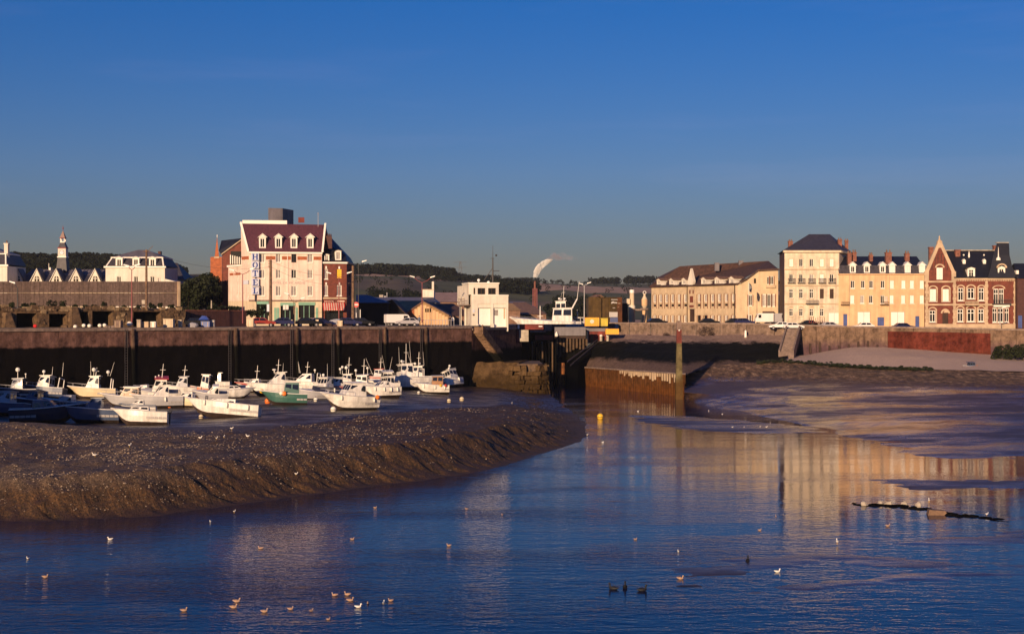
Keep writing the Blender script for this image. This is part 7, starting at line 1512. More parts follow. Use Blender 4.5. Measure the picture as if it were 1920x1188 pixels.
for px, D, m, hd, van, lb in ((492, 222, 'car_red', 12, False, 'dull dark red car parked left of the brown pole on the quay'), (526, 224, 'car_navy', 190, False, 'dark navy car parked before the hotel entrance'), (577, 227, 'car_black', 15, False, 'long black car parked in front of the right hotel window'), (600, 230, 'car_navy', 30, False, 'dark blue car half hidden behind the black one'), (372, 216, 'car_black', 10, False, 'black car beside the tree with a pale tarpaulin behind'), (655, 232, 'car_navy', 8, False, 'small blue car parked under the cafe awning'), (678, 236, 'car_black', 10, False, 'black car in front of the dark hangar'), (746, 240, 'car_white', 20, True, 'pale van on the quay right of the person in yellow'), (763, 240, 'car_silver', 185, False, 'silver car beside the pale van')):
    car(lb, px, D, QZ, m, heading=hd, van=van, H=2.0 if van else 1.42, L_=4.4 if van else 4.1)
for px, py, D, m, hd, van, lb in ((1462, 612.5, 272.5, 'car_white', 175, False, 'white car at the head of the slipway steps, left of two'), (1488, 613.5, 271.5, 'car_white', 5, False, 'larger white car parked right above the slipway steps'), (1558, 612.5, 270, 'car_silver', 8, False, 'silver car in front of the tall house garage'), (1618, 613.5, 268, 'car_white', 178, False, 'white car before the left garage of the yellow terrace'), (1232, 604.5, 296, 'car_black', 10, False, 'black car at the far left end of the barrack'), (1380, 605, 284, 'car_black', 5, False, 'black car at the barrack corner downpipe'), (1395, 605, 283, 'car_navy', 5, False, 'navy car parked left of the flagpole'), (1330, 605, 288, 'car_black', 5, False, 'dark car in front of the barrack door'), (1695, 614.5, 264, 'car_navy', 5, False, 'dark car roof under the right garage of the yellow terrace'), (1512, 609, 275, 'car_black', 185, False, 'black car in front of the tall house window')):
    car(lb, px, D, 0, m, heading=hd, py=py)
cv = car('white camper van with two windows left of the tall house', 1432, 283, 0, 'car_white', L_=3.6, H=2.4, heading=182, van=True, py=605); MB().box(-1.4, -.5, -.84, -.822, 1.1, 1.75).build('window', M['glass'], cv); MB().box(-.1, .6, -.84, -.822, 1.1, 1.75).build('window', M['glass'], cv)
cv = car('grey delivery van parked between camper and tall house', 1459, 284, 0, 'car_silver', L_=3.0, H=2.5, heading=2, van=True, py=606)
tr = thing('red_trailer', 'rusty red slatted trailer in front of the tall house', 'trailer', at(1530, 610, 274)); MB().box(-1.5, 1.5, -.8, .8, .5, .6).build('bed', M['lock_red'], tr)
for k in range(8): x = -1.45 + k*.41; MB().box(x-.05, x+.05, -.84, -.78, .6, 1.5+.1*(k % 3)).build('stake', M['lock_red'], tr)
for sx_ in (-.8, .8): b = MB(); b.lathe([(0, -.1), (.3, -.1), (.3, .1), (0, .1)], (sx_, -.75, .3), 10, 'y'); b.build('wheel', M['tyre'], tr)
def crate(label, px, D, w_, h_, d_, m, z=QZ, rz=0, name='fish_crate', cat='crate', lid=True):
    k = D/F; p_ = Vector(((px-960)/F*D, D, z)); o = thing(name, label, cat, p_, rz=R(rz)); w_ *= k; h_ *= k; t = .06
    b = MB(); b.box(-w_/2, w_/2, -d_/2, -d_/2+t, .05, h_); b.box(-w_/2, w_/2, d_/2-t, d_/2, .05, h_); b.box(-w_/2, -w_/2+t, -d_/2+t, d_/2-t, .05, h_); b.box(w_/2-t, w_/2, -d_/2+t, d_/2-t, .05, h_); b.build('side', M[m], o)
    MB().box(-w_/2, w_/2, -d_/2, d_/2, 0, .048).build('base', M['wood_pole'], o)
    if lid: MB().box(-w_/2-.04, w_/2+.04, -d_/2-.04, d_/2+.04, h_+.003, h_+.09).build('lid', M[m], o)
    for s_ in (-1, 1): MB().box(s_*w_*.3-.04, s_*w_*.3+.04, -d_/2-.04, -d_/2-.003, .06, h_-.03).build('batten', M['stone_trim'], o)
    return o
for a in ((222, 201, 13, 13, 1.0, 'grey_wood', 'wide grey wooden crate left of the red lamp pole foot'), (261, 203, 7, 14, .6, 'pale_concrete', 'narrow pale box right of the red lamp pole foot'), (272, 204, 15, 10, .9, 'stone_trim', 'long brownish box between pale boxes on the quay'), (288, 204, 9, 10, .7, 'white_trim', 'pale square box left of the big pale block'), (317, 207, 18, 15, 1.2, 'cream_render', 'big pale cream block on the quay edge'), (338, 209, 6, 13, .7, 'cream_render', 'tall cream box left of the tree stump'), (386, 213, 16, 10, .9, 'blue_sheet', 'grey box under the blue tarpaulin'), (399, 214, 7, 12, .7, 'grey_metal', 'narrow grey bin right of the blue tarpaulin'), (470, 218, 12, 13, 1.0, 'cream_render', 'cream block at the foot of the slim red lamp'), (546, 224, 5, 12, .5, 'cream_render', 'slim cream post box right of the navy car'), (595, 228, 5, 12, .5, 'cream_render', 'slim cream pillar right of the black car'), (638, 231, 9, 10, .8, 'cream_render', 'pale block at the foot of the upturned boat'), (772, 243, 14, 7, .8, 'ochre_sheet', 'low ochre crate right of the silver car'), (697, 238, 22, 4, .6, 'dark_wood', 'low dark plank stack before the hangar')): crate(a[6], a[0], a[1], a[2], a[3], a[4], a[5])
tp = thing('tarpaulin', 'bright blue tarpaulin draped over a grey box near the tree', 'tarpaulin', at(383, 598, 213)); b = MB(); b.hexa([(-.75, -.55, -.1), (.75, -.55, -.12), (.75, .5, -.1), (-.75, .5, -.1), (-.3, -.3, .5), (.35, -.25, .42), (.3, .3, .45), (-.3, .3, .5)]); b.build('sheet', M['sign_blue'], tp)
heap = [(120, 203, 14, 8, 'rubble', 'low brown heap of nets on the quay before the rubble pier'), (165, 203, 13, 6, 'rubble_pale', 'small stone heap beside the white floats'), (205, 203, 20, 6, 'coping', 'grey heap left of the grey crate'), (360, 211, 13, 12, 'grey_metal', 'grey dome of bundled netting beside the tree stump'), (615, 229, 16, 10, 'dark_wood', 'dark heap left of the upturned boat')]
for px, D, w_, h_, m, lb in heap:
    k = D/F; o = thing('heap', lb, 'heap', Vector(((px-960)/F*D, D, QZ))); b = MB(); n = 10
    for j in range(9): b.ball((random.uniform(-.35, .35)*w_*k, random.uniform(-.4, .4), random.uniform(.1, .4)*h_*k), h_*k*random.uniform(.3, .55), 7, 1.3, 1, .9)
    b.build('pile', M[m], o)
for i, (px, y, lb) in enumerate(((141, 612, 'leftmost white float on the quay edge'), (157, 610, 'bright white float left of a pair on the quay'), (167.5, 610.5, 'white float right of the bright one'), (187, 610, 'white float left of the grey heap'), (196, 609.5, 'white float against the grey heap'), (243, 607, 'pale round float at the foot of the red lamp'), (227, 611, 'small pale float in front of the grey crate'), (66, 611, 'small red float at the left end of the quay'))):
    o = thing('float', lb, 'float', at(px, y, 199 + px*.02), group='floats lying on the quay'); r_ = .26 if px != 243 else .36; b = MB(); b.ball((0, 0, 0), r_, 8, 1.15, 1, 1); b.build('ball', M['fender_white' if px != 66 else 'sign_red'], o); b = MB(); b.tube((r_, 0, 0), (r_+.2, 0, 0), .06); b.build('eye', M['iron'], o)
# upturned boat and small green boat on the quay
ub = thing('upturned_boat', 'grey upturned dinghy leaning on the quay before the cafe', 'boat', Vector(((636-960)/F*232, 232, QZ)), rz=R(20)); b = MB(); n = 9
for sx_ in range(8):
    pass
pts = []
for i in range(9):
    t = i/8; w_ = .75*math.sin(math.pi*min(1, .25+t*.75))**.7; 
    for k in range(7): a = math.pi*k/6; pts.append((-1.7+3.4*t, w_*math.cos(a), .25 + (1.05-.35*abs(t-.5))*math.sin(a)*w_/.75))
b.add(pts, [(i*7+k, i*7+k+1, i*7+k+8, i*7+k+7) for i in range(8) for k in range(6)]); b.build('hull', M['hull_grey'], ub); b = MB(); b.path([pts[i*7] for i in range(9)], .05); b.path([pts[i*7+6] for i in range(9)], .05); b.build('gunwale', M['wood_pole'], ub)
def person(label, p_, top, legs, hd=0, h=1.72):
    o = thing('person', label, 'person', p_, rz=R(hd)); me = bpy.data.meshes.new('body')
    V = [(0,0,.95), (0,0,1.2), (0,0,1.42), (0,0,1.52), (0,.0,1.66), (.19,0,1.40), (.24,.02,1.12), (.22,-.06,.88), (-.19,0,1.40), (-.24,.02,1.12), (-.22,-.06,.88), (.10,0,.86), (.11,.0,.48), (.11,.02,.06), (.11,-.12,.03), (-.10,0,.86), (-.12,-.05,.48), (-.12,.03,.06), (-.12,-.11,.03)]
    E = [(0,1), (1,2), (2,3), (3,4), (2,5), (5,6), (6,7), (2,8), (8,9), (9,10), (0,11), (11,12), (12,13), (13,14), (0,15), (15,16), (16,17), (17,18)]
    rad = [.16,.16,.17,.07,.12,.08,.055,.04,.08,.055,.04,.10,.075,.05,.045,.10,.075,.05,.045]
    me.from_pydata(V, E, []); ob = bpy.data.objects.new('body', me); col.objects.link(ob); md = ob.modifiers.new('skin', 'SKIN'); ob.modifiers.new('sub', 'SUBSURF').levels = 1
    for i, r_ in enumerate(rad): me.skin_vertices[0].data[i].radius = (r_, r_*.8)
    me.skin_vertices[0].data[0].use_root = True
    dg = bpy.context.evaluated_depsgraph_get(); m2 = bpy.data.meshes.new_from_object(ob.evaluated_get(dg)); bpy.data.objects.remove(ob); m2.name = 'body'
    m2.materials.clear()
    for mm_ in (legs, top, 'skin'): m2.materials.append(M[mm_])
    for pl in m2.polygons: c = pl.center; pl.material_index = 2 if c.z > 1.5 or (abs(c.x) > .17 and c.z < .95) else (1 if c.z > .9 else 0); pl.use_smooth = True
    link('body', m2, o); b = MB(); b.ball((0, .03, 1.72), .115, 8, 1, 1.05, .8); b.build('hair', M['dark_wood'], o); return o
person('person in a bright yellow jacket standing on the quay before the black shed', Vector(((724.5-960)/F*240, 240, QZ)), 'hi_vis', 'car_silver')
person('person in dark clothes standing near the control house', Vector(((844-960)/F*250, 250, QZ)), 'cloth_dark', 'cloth_dark', 30)
person('person in pale shirt beside the person in dark clothes', Vector(((849-960)/F*251, 251, QZ)), 'white_trim', 'cloth_dark', -20)
person('person in blue standing under the double armed lamp', Vector(((786-960)/F*246, 246, QZ)), 'blue_paint_and_shade', 'cloth_dark', 10)
rail_ = thing('quay_railing', 'low grey railing along the quay in front of the yellow shed', 'railing', Vector(((815-960)/F*247, 247, QZ)), rz=math.atan2(.25, 1))
for k in range(15): MB().box(-3.6+k*.5-.04, -3.6+k*.5+.04, -.04, .04, 0, 1.0).build('post', M['grey_metal'], rail_)
MB().box(-3.7, 3.5, -.03, .03, 1.003, 1.07).build('rail', M['grey_metal'], rail_)
# ================================================================== BOATS
def boat(label, px, py, L_, B, H, hd, heel=0, hull='hull_white', deck='hull_white', house=None, mast=0, fenders=0, motor=False, stripe=None, rail=True, bottom='antifoul', pitch=0, radar=False, lamps=(), aerial=(), canvas=False, name='motor_boat', cat='boat', cockpit=.5, buoys=(), pos=None, floats_m='fender_white', arch=False, legs=False):
    """hd: 0 bow to the right, 90 away, 180 left, 270 towards the camera; house: list of (s0, s1, width, height, kind, rake)"""
    p_ = pos if pos else on_mud(px, py)
    if pos is None: L_ *= .80; B *= 1.0; H *= 1.18; house = [(max(.2, h_[0]-.07), min(.8, h_[1]+.05), h_[2]*1.2, h_[3]*1.35) + tuple(h_[4:]) for h_ in (house or [])]; mast *= 1.1; p_.z -= .14; hd += 5*math.sin(px*1.7); heel += 4*math.sin(px*.9+py); pitch += 1.5*math.sin(py*1.3)
    o = thing(name, label, cat, p_ + Vector((0, 0, .0)), group='boats stranded in the harbour' if pos is None else None)
    o.rotation_euler = (Matrix.Rotation(R(hd), 3, 'Z') @ Matrix.Rotation(R(pitch), 3, 'Y') @ Matrix.Rotation(R(heel), 3, 'X')).to_euler()
    NS = 13; S = [i/(NS-1) for i in range(NS)]
    wf = lambda s: (1-max(0, (s-.42)/.58)**2.5)*(.86+.14*min(1, s/.3))
    sh = lambda s: H*(.84+.06*(1-s)+.30*s*s)
    kz = lambda s: 0 if s < .72 else H*.62*((s-.72)/.28)**2.2
    def X(s, f): return L_*(s-.5) + f*f*H*.55*max(0, (s-.55)/.45)**2
    def ring(s):
        w_ = wf(s)*B/2; k, t = kz(s), sh(s); c = k+(t-k)*.26; m_ = k+(t-k)*.64
        return [(X(s, 0), 0, k), (X(s, .26), w_*.74, c), (X(s, .68), w_*.93, m_), (X(s, 1), w_, t)]
    G = [ring(s) for s in S]
    mir = lambda q: (q[0], -q[1], q[2])
    b = MB()
    for sg in (1, -1):
        f_ = (lambda q: q) if sg > 0 else mir
        for i in range(NS-1):
            for k in (1, 2): q = [f_(G[i][k]), f_(G[i+1][k]), f_(G[i+1][k+1]), f_(G[i][k+1])]; b.poly(q if sg < 0 else q[::-1])
    b.poly([G[0][1], G[0][2], G[0][3], mir(G[0][3]), mir(G[0][2]), mir(G[0][1])]); b.build('hull', M[hull], o, smooth=False)
    b = MB()
    for sg in (1, -1):
        f_ = (lambda q: q) if sg > 0 else mir
        for i in range(NS-1): q = [f_(G[i][0]), f_(G[i+1][0]), f_(G[i+1][1]), f_(G[i][1])]; b.poly(q if sg < 0 else q[::-1])
    b.poly([G[0][0], G[0][1], mir(G[0][1])]); b.build('bottom', M[bottom], o)
    if stripe:
        b = MB()
        for sg in (1, -1):
            for i in range(NS-1):
                a, c = G[i], G[i+1]; l1 = lambda q, t: tuple(q[2][j]+(q[3][j]-q[2][j])*t + (.012*sg*0 if j != 1 else .012) for j in range(3)); q = [l1(a, .45), l1(c, .45), l1(c, .8), l1(a, .8)]
                if sg < 0: q = [(x, -y, z) for x, y, z in q]
                b.poly(q)
        b.build('stripe', M[stripe], o)
    b = MB()
    for sg in (1, -1): b.path([(g_[3][0], g_[3][1]*sg, g_[3][2]) for g_ in G], .045, 5)
    b.tube(G[0][3], mir(G[0][3]), .045, n=5); b.build('gunwale', M['white_paint' if hull not in ('hull_white',) else 'hull_grey'] if stripe is None else M[stripe], o)
    # foredeck and cockpit
    kc = max(i for i, s in enumerate(S) if s <= cockpit+1e-6); b = MB()
    for i in range(kc, NS-1): a, c = G[i][3], G[i+1][3]; up_ = lambda q, y: (q[0], q[1]*y, q[2]+(.01 if abs(y) == 1 else .06*H)); b.poly([up_(a, 1), up_(a, 0), up_(c, 0), up_(c, 1)]); b.poly([up_(a, 0), up_(a, -1), up_(c, -1), up_(c, 0)])
    b.build('deck', M[deck], o)
    b = MB(); fz = H*.42; ins = .90
    for i in range(kc):
        a, c = G[i][3], G[i+1][3]; b.poly([(a[0]+.05, a[1]*ins, fz), (a[0]+.05, -a[1]*ins, fz), (c[0], -c[1]*ins, fz), (c[0], c[1]*ins, fz)])
        for sg in (1, -1): b.poly([(a[0]+.05, sg*a[1]*ins, fz), (c[0], sg*c[1]*ins, fz), (c[0], sg*c[1]*.97, c[2]), (a[0]+.05, sg*a[1]*.97, a[2])])
    a = G[kc][3]; b.poly([(a[0], a[1]*ins, fz), (a[0], -a[1]*ins, fz), (a[0], -a[1], a[2]), (a[0], a[1], a[2])]); b.build('cockpit', M['deck_grey'], o)
    top = H
    for hs_ in house or ():
        s0, s1, wd, hh_, kind, rake = hs_[:6]; hm_ = hs_[6] if len(hs_) > 6 else 'hull_white'; rm_ = hs_[7] if len(hs_) > 7 else hm_
        x0, x1 = L_*(s0-.5), L_*(s1-.5); w0 = min(wd, wf(s0)*B*.86)/2; w1 = min(wd, wf(s1)*B*.80)/2; z0 = fz+.02 if s0 < cockpit-.05 else sh(s0)-.02; z1 = sh(s1)+.0; zt = sh((s0+s1)/2)+hh_; rk = rake*hh_; tp = .86
        C = [(x0, -w0, z0), (x1, -w1, z1), (x1, w1, z1), (x0, w0, z0), (x0+.05, -w0*tp, zt), (x1-rk, -w1*tp, zt*.98+.02), (x1-rk, w1*tp, zt*.98+.02), (x0+.05, w0*tp, zt)]
        b = MB(); b.hexa(C); ho = b.build('wheelhouse' if kind == 'wheel' else 'cabin', M[hm_], o)
        V = [Vector(c) for c in C]
        def panes(i0, i1, i2, i3, n, lo, hi, gap):
            A, Bq, Cq, Dq = V[i0], V[i1], V[i2], V[i3]; nr = (Bq-A).cross(Dq-A).normalized()*.018
            for k in range(n):
                u0, u1 = (k+gap)/n, (k+1-gap)/n; P_ = lambda u, v: A*(1-u)*(1-v)+Bq*u*(1-v)+Cq*u*v+Dq*(1-u)*v
                b = MB(); q = [P_(u0, lo), P_(u1, lo), P_(u1, hi), P_(u0, hi)]; b.add([p__+nr for p__ in q]+[p__-nr*.5 for p__ in q], [(0,1,2,3), (0,4,5,1), (1,5,6,2), (2,6,7,3), (3,7,4,0)]); b.build('window', M['glass'], ho)
        if kind == 'wheel':
            fl = (sh(s1)-z0)/(zt-z0); lo_ = max(.45, (sh(s0)+.35*hh_-z0)/(zt-z0)); panes(1, 2, 6, 5, 3 if wd > 1.5 else 2, .42, .88, .08); panes(0, 1, 5, 4, 2, lo_, .88, .09); panes(2, 3, 7, 6, 2, lo_, .88, .09); panes(3, 0, 4, 7, 2, lo_, .85, .15)
            e = .12; r_ = MB(); r_.hexa([(C[4][0]-e*2, -w0*tp-e, zt+.005), (C[5][0]+e*1.6, -w1*tp-e, C[5][2]+.005), (C[6][0]+e*1.6, w1*tp+e, C[5][2]+.005), (C[7][0]-e*2, w0*tp+e, zt+.005), (C[4][0]-e*2, -w0*tp-e, zt+.09), (C[5][0]+e*1.6, -w1*tp-e, C[5][2]+.09), (C[6][0]+e*1.6, w1*tp+e, C[5][2]+.09), (C[7][0]-e*2, w0*tp+e, zt+.09)]); r_.build('cabin_roof', M[rm_], o)
        else:
            panes(0, 1, 5, 4, 2, .35, .8, .12); panes(2, 3, 7, 6, 2, .35, .8, .12); panes(1, 2, 6, 5, 2, .25, .85, .1)
        top = max(top, zt+.1)
    if canvas:
        b = MB(); x0, x1 = L_*(.06-.5), L_*(cockpit-.5); w_ = B*.42; zt = sh(.3); b.hexa([(x0, -w_, zt), (x1, -w_, zt), (x1, w_, zt), (x0, w_, zt), (x0+.15, -w_*.6, zt+.3), (x1-.1, -w_*.75, zt+.45), (x1-.1, w_*.75, zt+.45), (x0+.15, w_*.6, zt+.3)]); b.build('canvas_cover', M['canvas_navy'], o)
    hx_ = L_*((house[0][0]+house[0][1])/2-.5) if house else 0
    if mast: b = MB(); b.tube((hx_-.3, 0, top-.05), (hx_-.45, 0, top+mast), .05, .03); b.tube((hx_-.75, 0, top+mast*.55), (hx_-.05, 0, top+mast*.55), .03, n=4); b.build('mast', M['white_paint'], o)
    if radar: b = MB(); b.lathe([(.02, 0), (.28, .02), (.3, .12), (.12, .2)], (hx_+.2, 0, top+.25), 10); b.tube((hx_+.2, 0, top-.02), (hx_+.2, 0, top+.26), .07); b.build('radar', M['lamp_white'], o)
    for (dx, dy, dz, r_) in lamps: b = MB(); b.ball((hx_+dx, dy, top+dz), r_, 7); b.tube((hx_+dx, dy, top-.02), (hx_+dx, dy, top+dz), .03, n=4); b.build('lamp', M['lamp_white'], o)
    for (dx, dy, hh_, tilt) in aerial: b = MB(); b.tube((hx_+dx, dy, top-.02), (hx_+dx+tilt, dy, top+hh_), .025, .012, 4); b.build('aerial', M['white_paint'], o)
    if rail:
        b = MB()
        for sg in (1, -1):
            pts = [(G[i][3][0], G[i][3][1]*sg*.95, G[i][3][2]+.45) for i in range(7, NS)]; b.path(pts, .022, 4)
            for i in range(7, NS, 2): b.tube((G[i][3][0], G[i][3][1]*sg*.95, G[i][3][2]), (G[i][3][0], G[i][3][1]*sg*.95, G[i][3][2]+.45), .018, n=4)
        b.build('pulpit', M['grey_metal'], o)
    for i in range(fenders):
        s = .15+.62*i/max(1, fenders-1) if fenders > 1 else .4; w_ = wf(s)*B/2
        for sg in (1, -1): b = MB(); b.lathe([(.03, 0), (.11, .08), (.11, .48), (.03, .56)], (X(s, 1), sg*(w_+.10), sh(s)-.62), 7); b.build('fender', M[floats_m], o)
    for (s, sg, r_, mm_) in buoys: b = MB(); b.ball((X(s, 1), sg*(wf(s)*B/2+r_*.5), sh(s)-r_*.2), r_, 8); b.build('buoy', M[mm_], o)
    if motor: b = MB(); x = -L_/2; b.hexa([(x-.34, -.16, sh(0)+.0), (x-.06, -.14, sh(0)+.0), (x-.06, .14, sh(0)+.0), (x-.34, .16, sh(0)+.0), (x-.38, -.13, sh(0)+.45), (x-.1, -.13, sh(0)+.5), (x-.1, .13, sh(0)+.5), (x-.38, .13, sh(0)+.45)]); b.box(x-.26, x-.12, -.05, .05, .1, sh(0)); b.build('outboard_motor', M['cloth_dark'], o)
    if arch:
        b = MB(); x = L_*(.12-.5); b.path([(x, -B*.42, sh(.1)), (x-.1, -B*.38, sh(.1)+1.3), (x-.1, B*.38, sh(.1)+1.3), (x, B*.42, sh(.1))], .06, 6); b.build('gantry', M['white_paint'], o)
    if legs:
        for sg in (1, -1): b = MB(); b.tube((0, sg*B*.52, .05), (0, sg*B*.5, H), .07); b.build('beaching_leg', M['wood_pole'], o)
    return o
cab = 'cabin'; wh = 'wheel'
# front row, lit
boat('white sloop hull nearest the pebble bank with small dark hatch', 268, 796, 6.0, 2.1, 1.30, 188, 9, house=[(.45, .74, 1.3, .32, cab, 1.0)], cockpit=.42, rail=False, motor=True)
boat('long white speedboat leaning over with sausage fenders hanging on its side', 422, 782, 8.9, 2.7, 1.45, 176, 13, house=[(.42, .7, 1.6, .3, cab, 1.4)], fenders=3, cockpit=.45, stripe=None, rail=True, pitch=-3)
boat('white cabin cruiser with wide dark windscreen and red bow emblem', 660, 768, 7.4, 2.9, 1.6, 214, 3, house=[(.36, .66, 2.0, 1.05, wh, .55)], fenders=2, cockpit=.38, buoys=((.08, 1, .26, 'buoy_orange'), (.62, -1, .12, 'hull_red')), motor=False)
boat('white open boat with dark lettering with bow pointing right behind the speedboat', 433, 746, 6.3, 2.2, 1.2, 8, 4, house=[(.5, .72, 1.3, .35, cab, 1.2)], cockpit=.45, rail=False)
boat('small cream cabin boat with two dark portholes behind the speedboat', 354, 763, 4.7, 2.0, 1.05, 182, 4, hull='hull_cream', house=[(.42, .78, 1.4, .55, cab, .6)], cockpit=.4, rail=False, motor=True)
boat('white cruiser with grey hull side and slanted windscreen behind the sloop', 300, 764, 6.6, 2.4, 1.35, 195, 5, hull='hull_grey', house=[(.38, .6, 1.9, .95, wh, .7)], cockpit=.4, fenders=1)
boat('varnished cabin boat left of the slanted windscreen cruiser', 240, 762, 6.4, 2.3, 1.25, 186, 4, hull='hull_grey', house=[(.3, .62, 1.8, .85, wh, .5, 'varnish', 'white_paint')], cockpit=.32)
boat('cream fishing boat with wheelhouse and lamps by the quay foot', 178, 747, 6.9, 2.6, 1.35, 184, 2, hull='hull_cream', house=[(.46, .66, 1.8, 1.15, wh, .4)], mast=1.0, lamps=((-.1, .3, .8, .28), (-1.9, 0, .5, .24)), aerial=((.3, .2, 1.9, .05), (-2.2, .2, 1.8, -.5)), arch=True, cockpit=.46)
boat('white wheelhouse boat with red roof lights behind the slanted cruiser', 300, 752, 6.2, 2.5, 1.35, 190, -6, house=[(.4, .66, 1.9, 1.25, wh, .3, 'hull_white', 'hull_red')], mast=1.6, lamps=((.5, .4, .15, .1), (.1, -.4, .15, .1)), cockpit=.4)
boat('low blue grey cruiser with rounded cabin beside the red lit boat', 268, 750, 5.4, 2.2, 1.1, 187, 4, hull='hull_grey', house=[(.4, .68, 1.6, .7, cab, .9)], cockpit=.4)
boat('small bright orange boat with white box cabin on a trailer cradle', 378, 742, 3.9, 1.8, 1.1, 176, 5, hull='hull_orange', house=[(.28, .52, 1.3, 1.35, wh, .1)], cockpit=.3, rail=False, legs=True, pitch=-4)
boat('white boat with pink trim under the quay left of the big windscreen cabin', 476, 736, 5.0, 2.0, 1.3, 182, 3, stripe='hull_red', house=[(.35, .62, 1.4, .5, cab, .8)], mast=1.7, cockpit=.36)
boat('large white cabin boat with broad dark windscreen left of the green boat', 512, 742, 7.4, 2.8, 1.55, 200, 4, house=[(.3, .58, 2.2, 1.2, wh, .8, 'hull_white', 'white_paint')], mast=1.6, radar=True, aerial=((-.9, .4, 1.2, -.1),), cockpit=.32)
boat('green fishing boat with open cabin frame and orange floats aboard', 537, 758, 6.3, 2.5, 1.35, 183, 5, hull='hull_green', deck='hull_white', house=[(.22, .52, 1.9, 1.0, wh, .15, 'hull_green', 'hull_grey')], cockpit=.3, buoys=((.96, -1, .28, 'buoy_yellow'), (.55, 1, .3, 'buoy_orange'), (.62, 1, .26, 'fender_white')), floats_m='buoy_orange', rail=False)
boat('white sedan cruiser with swept tail behind the green boat', 572, 732, 6.6, 2.3, 1.3, 178, 2, house=[(.34, .7, 1.8, .9, cab, .9)], mast=1.5, lamps=((-1.6, .3, .4, .18),), aerial=((.6, .3, 1.4, .3), (.9, -.2, 1.7, .2)), arch=True, cockpit=.3)
boat('white pilot boat facing the camera with red lamp on its roof', 609, 744, 5.6, 2.4, 1.3, 252, 4, house=[(.4, .68, 1.8, 1.0, wh, .5)], lamps=((.2, .0, .25, .2),), aerial=((-.2, .4, 1.8, 0),), cockpit=.4, fenders=1, stripe='navy_paint_and_shade')
boat('cream open boat lying across behind the red lamp pilot boat', 643, 732, 6.0, 2.3, 1.35, 186, 6, hull='hull_cream', house=[(.3, .5, 1.5, .8, wh, .3)], lamps=((0, .3, .9, .26), (.6, -.2, 1.0, .2), (.9, .3, .7, .2)), mast=2.2, cockpit=.34)
boat('grey white workboat with round lamps and pale flag staff', 675, 736, 6.4, 2.5, 1.35, 184, 2, hull='hull_grey', house=[(.34, .56, 1.7, .9, wh, .2)], lamps=((.8, .2, .6, .2), (-.9, .2, .9, .18)), mast=2.0, aerial=((-1.6, .2, 2.3, .9),), cockpit=.34)
boat('white cabin cruiser with square window right of the red emblem cruiser', 718, 745, 6.0, 2.6, 1.4, 205, 3, house=[(.44, .66, 1.9, .6, cab, .9), (.2, .44, 1.9, 1.1, wh, .3)], fenders=4, cockpit=.42)
boat('tall white trawler with high flying bridge and twin masts', 762, 730, 8.2, 3.0, 1.8, 200, 2, house=[(.44, .64, 2.1, 1.5, wh, .15)], mast=2.8, radar=True, aerial=((-.9, .6, 3.4, .15), (.6, -.5, 2.6, 0), (-1.3, -.4, 1.6, .5)), lamps=((.5, .3, .35, .2),), arch=True, cockpit=.44)
boat('white round bowed boat with brown awning and rope loop on its side', 813, 737, 5.8, 2.6, 1.35, 186, 3, house=[(.22, .52, 2.0, .95, wh, .15, 'varnish', 'deck_grey')], fenders=3, cockpit=.24, buoys=((.12, 1, .24, 'hull_red'), (.28, 1, .2, 'buoy_yellow')))
boat('grey hulled fishing boat with white lamps between the trawler and the awning boat', 782, 722, 6.4, 2.5, 1.5, 192, 4, hull='hull_grey', house=[(.4, .62, 1.9, 1.2, wh, .2)], lamps=((.3, .4, .3, .22), (-.5, -.4, .3, .22)), mast=2.0, aerial=((-1.2, 0, 2.2, .1),), cockpit=.4)
boat('white trawler with amber roof lamp and two radar bars by the quay end', 826, 716, 6.6, 2.6, 1.6, 205, 3, house=[(.4, .64, 2.0, 1.35, wh, .1)], radar=True, mast=2.6, lamps=((.6, .4, .3, .22), (-1.2, 0, .6, .25)), aerial=((-1.0, .5, 2.9, 0), (.7, -.3, 2.2, .15)), cockpit=.4)
boat('white cabin boat heeled steeply to its side near the quay end', 851, 726, 5.8, 2.4, 1.35, 236, 22, house=[(.34, .64, 1.9, 1.2, wh, .15)], cockpit=.36, fenders=1, lamps=((-.4, .2, .25, .2),))
boat('grey white boat seen stern on as last of the row at the pier', 881, 714, 5.6, 2.5, 1.3, 262, -4, hull='hull_grey', house=[(.34, .62, 1.8, .9, wh, .4)], cockpit=.38, aerial=((0, 0, 1.0, 0),), rail=True)
boat('white and blue launch half hidden behind the broad windscreen cabin', 558, 722, 5.6, 2.2, 1.4, 188, 3, stripe='blue_paint_and_shade', house=[(.36, .6, 1.7, .8, wh, .5)], mast=1.2, cockpit=.36)
boat('pale workboat with red deck gear between flag staff boat and trawler', 705, 722, 5.6, 2.2, 1.4, 186, 3, hull='hull_white', stripe='hull_red', house=[(.3, .52, 1.6, .9, wh, .2, 'hull_grey', 'hull_red')], mast=1.6, cockpit=.32)
boat('white boat with low cabin between trawler hull and sheet quay', 738, 720, 5.2, 2.2, 1.4, 196, 5, house=[(.36, .62, 1.6, .7, cab, .6)], cockpit=.36, aerial=((0, .3, 1.6, 0),))
boat('white stern cabin boat beside the amber lamp trawler', 806, 712, 5.2, 2.2, 1.5, 190, 2, house=[(.3, .56, 1.7, 1.2, wh, .15)], mast=2.4, cockpit=.32, lamps=((.4, .2, .4, .2),))
boat('white boat with upright antenna behind the orange boat by the quay', 405, 732, 5.4, 2.2, 1.35, 184, 3, house=[(.36, .6, 1.6, .9, wh, .3)], mast=1.9, cockpit=.36)
boat('grey cruiser squeezed between the orange boat and the white open boat', 398, 752, 5.0, 2.1, 1.2, 196, -6, hull='hull_grey', house=[(.36, .62, 1.6, .7, cab, .8)], cockpit=.36)
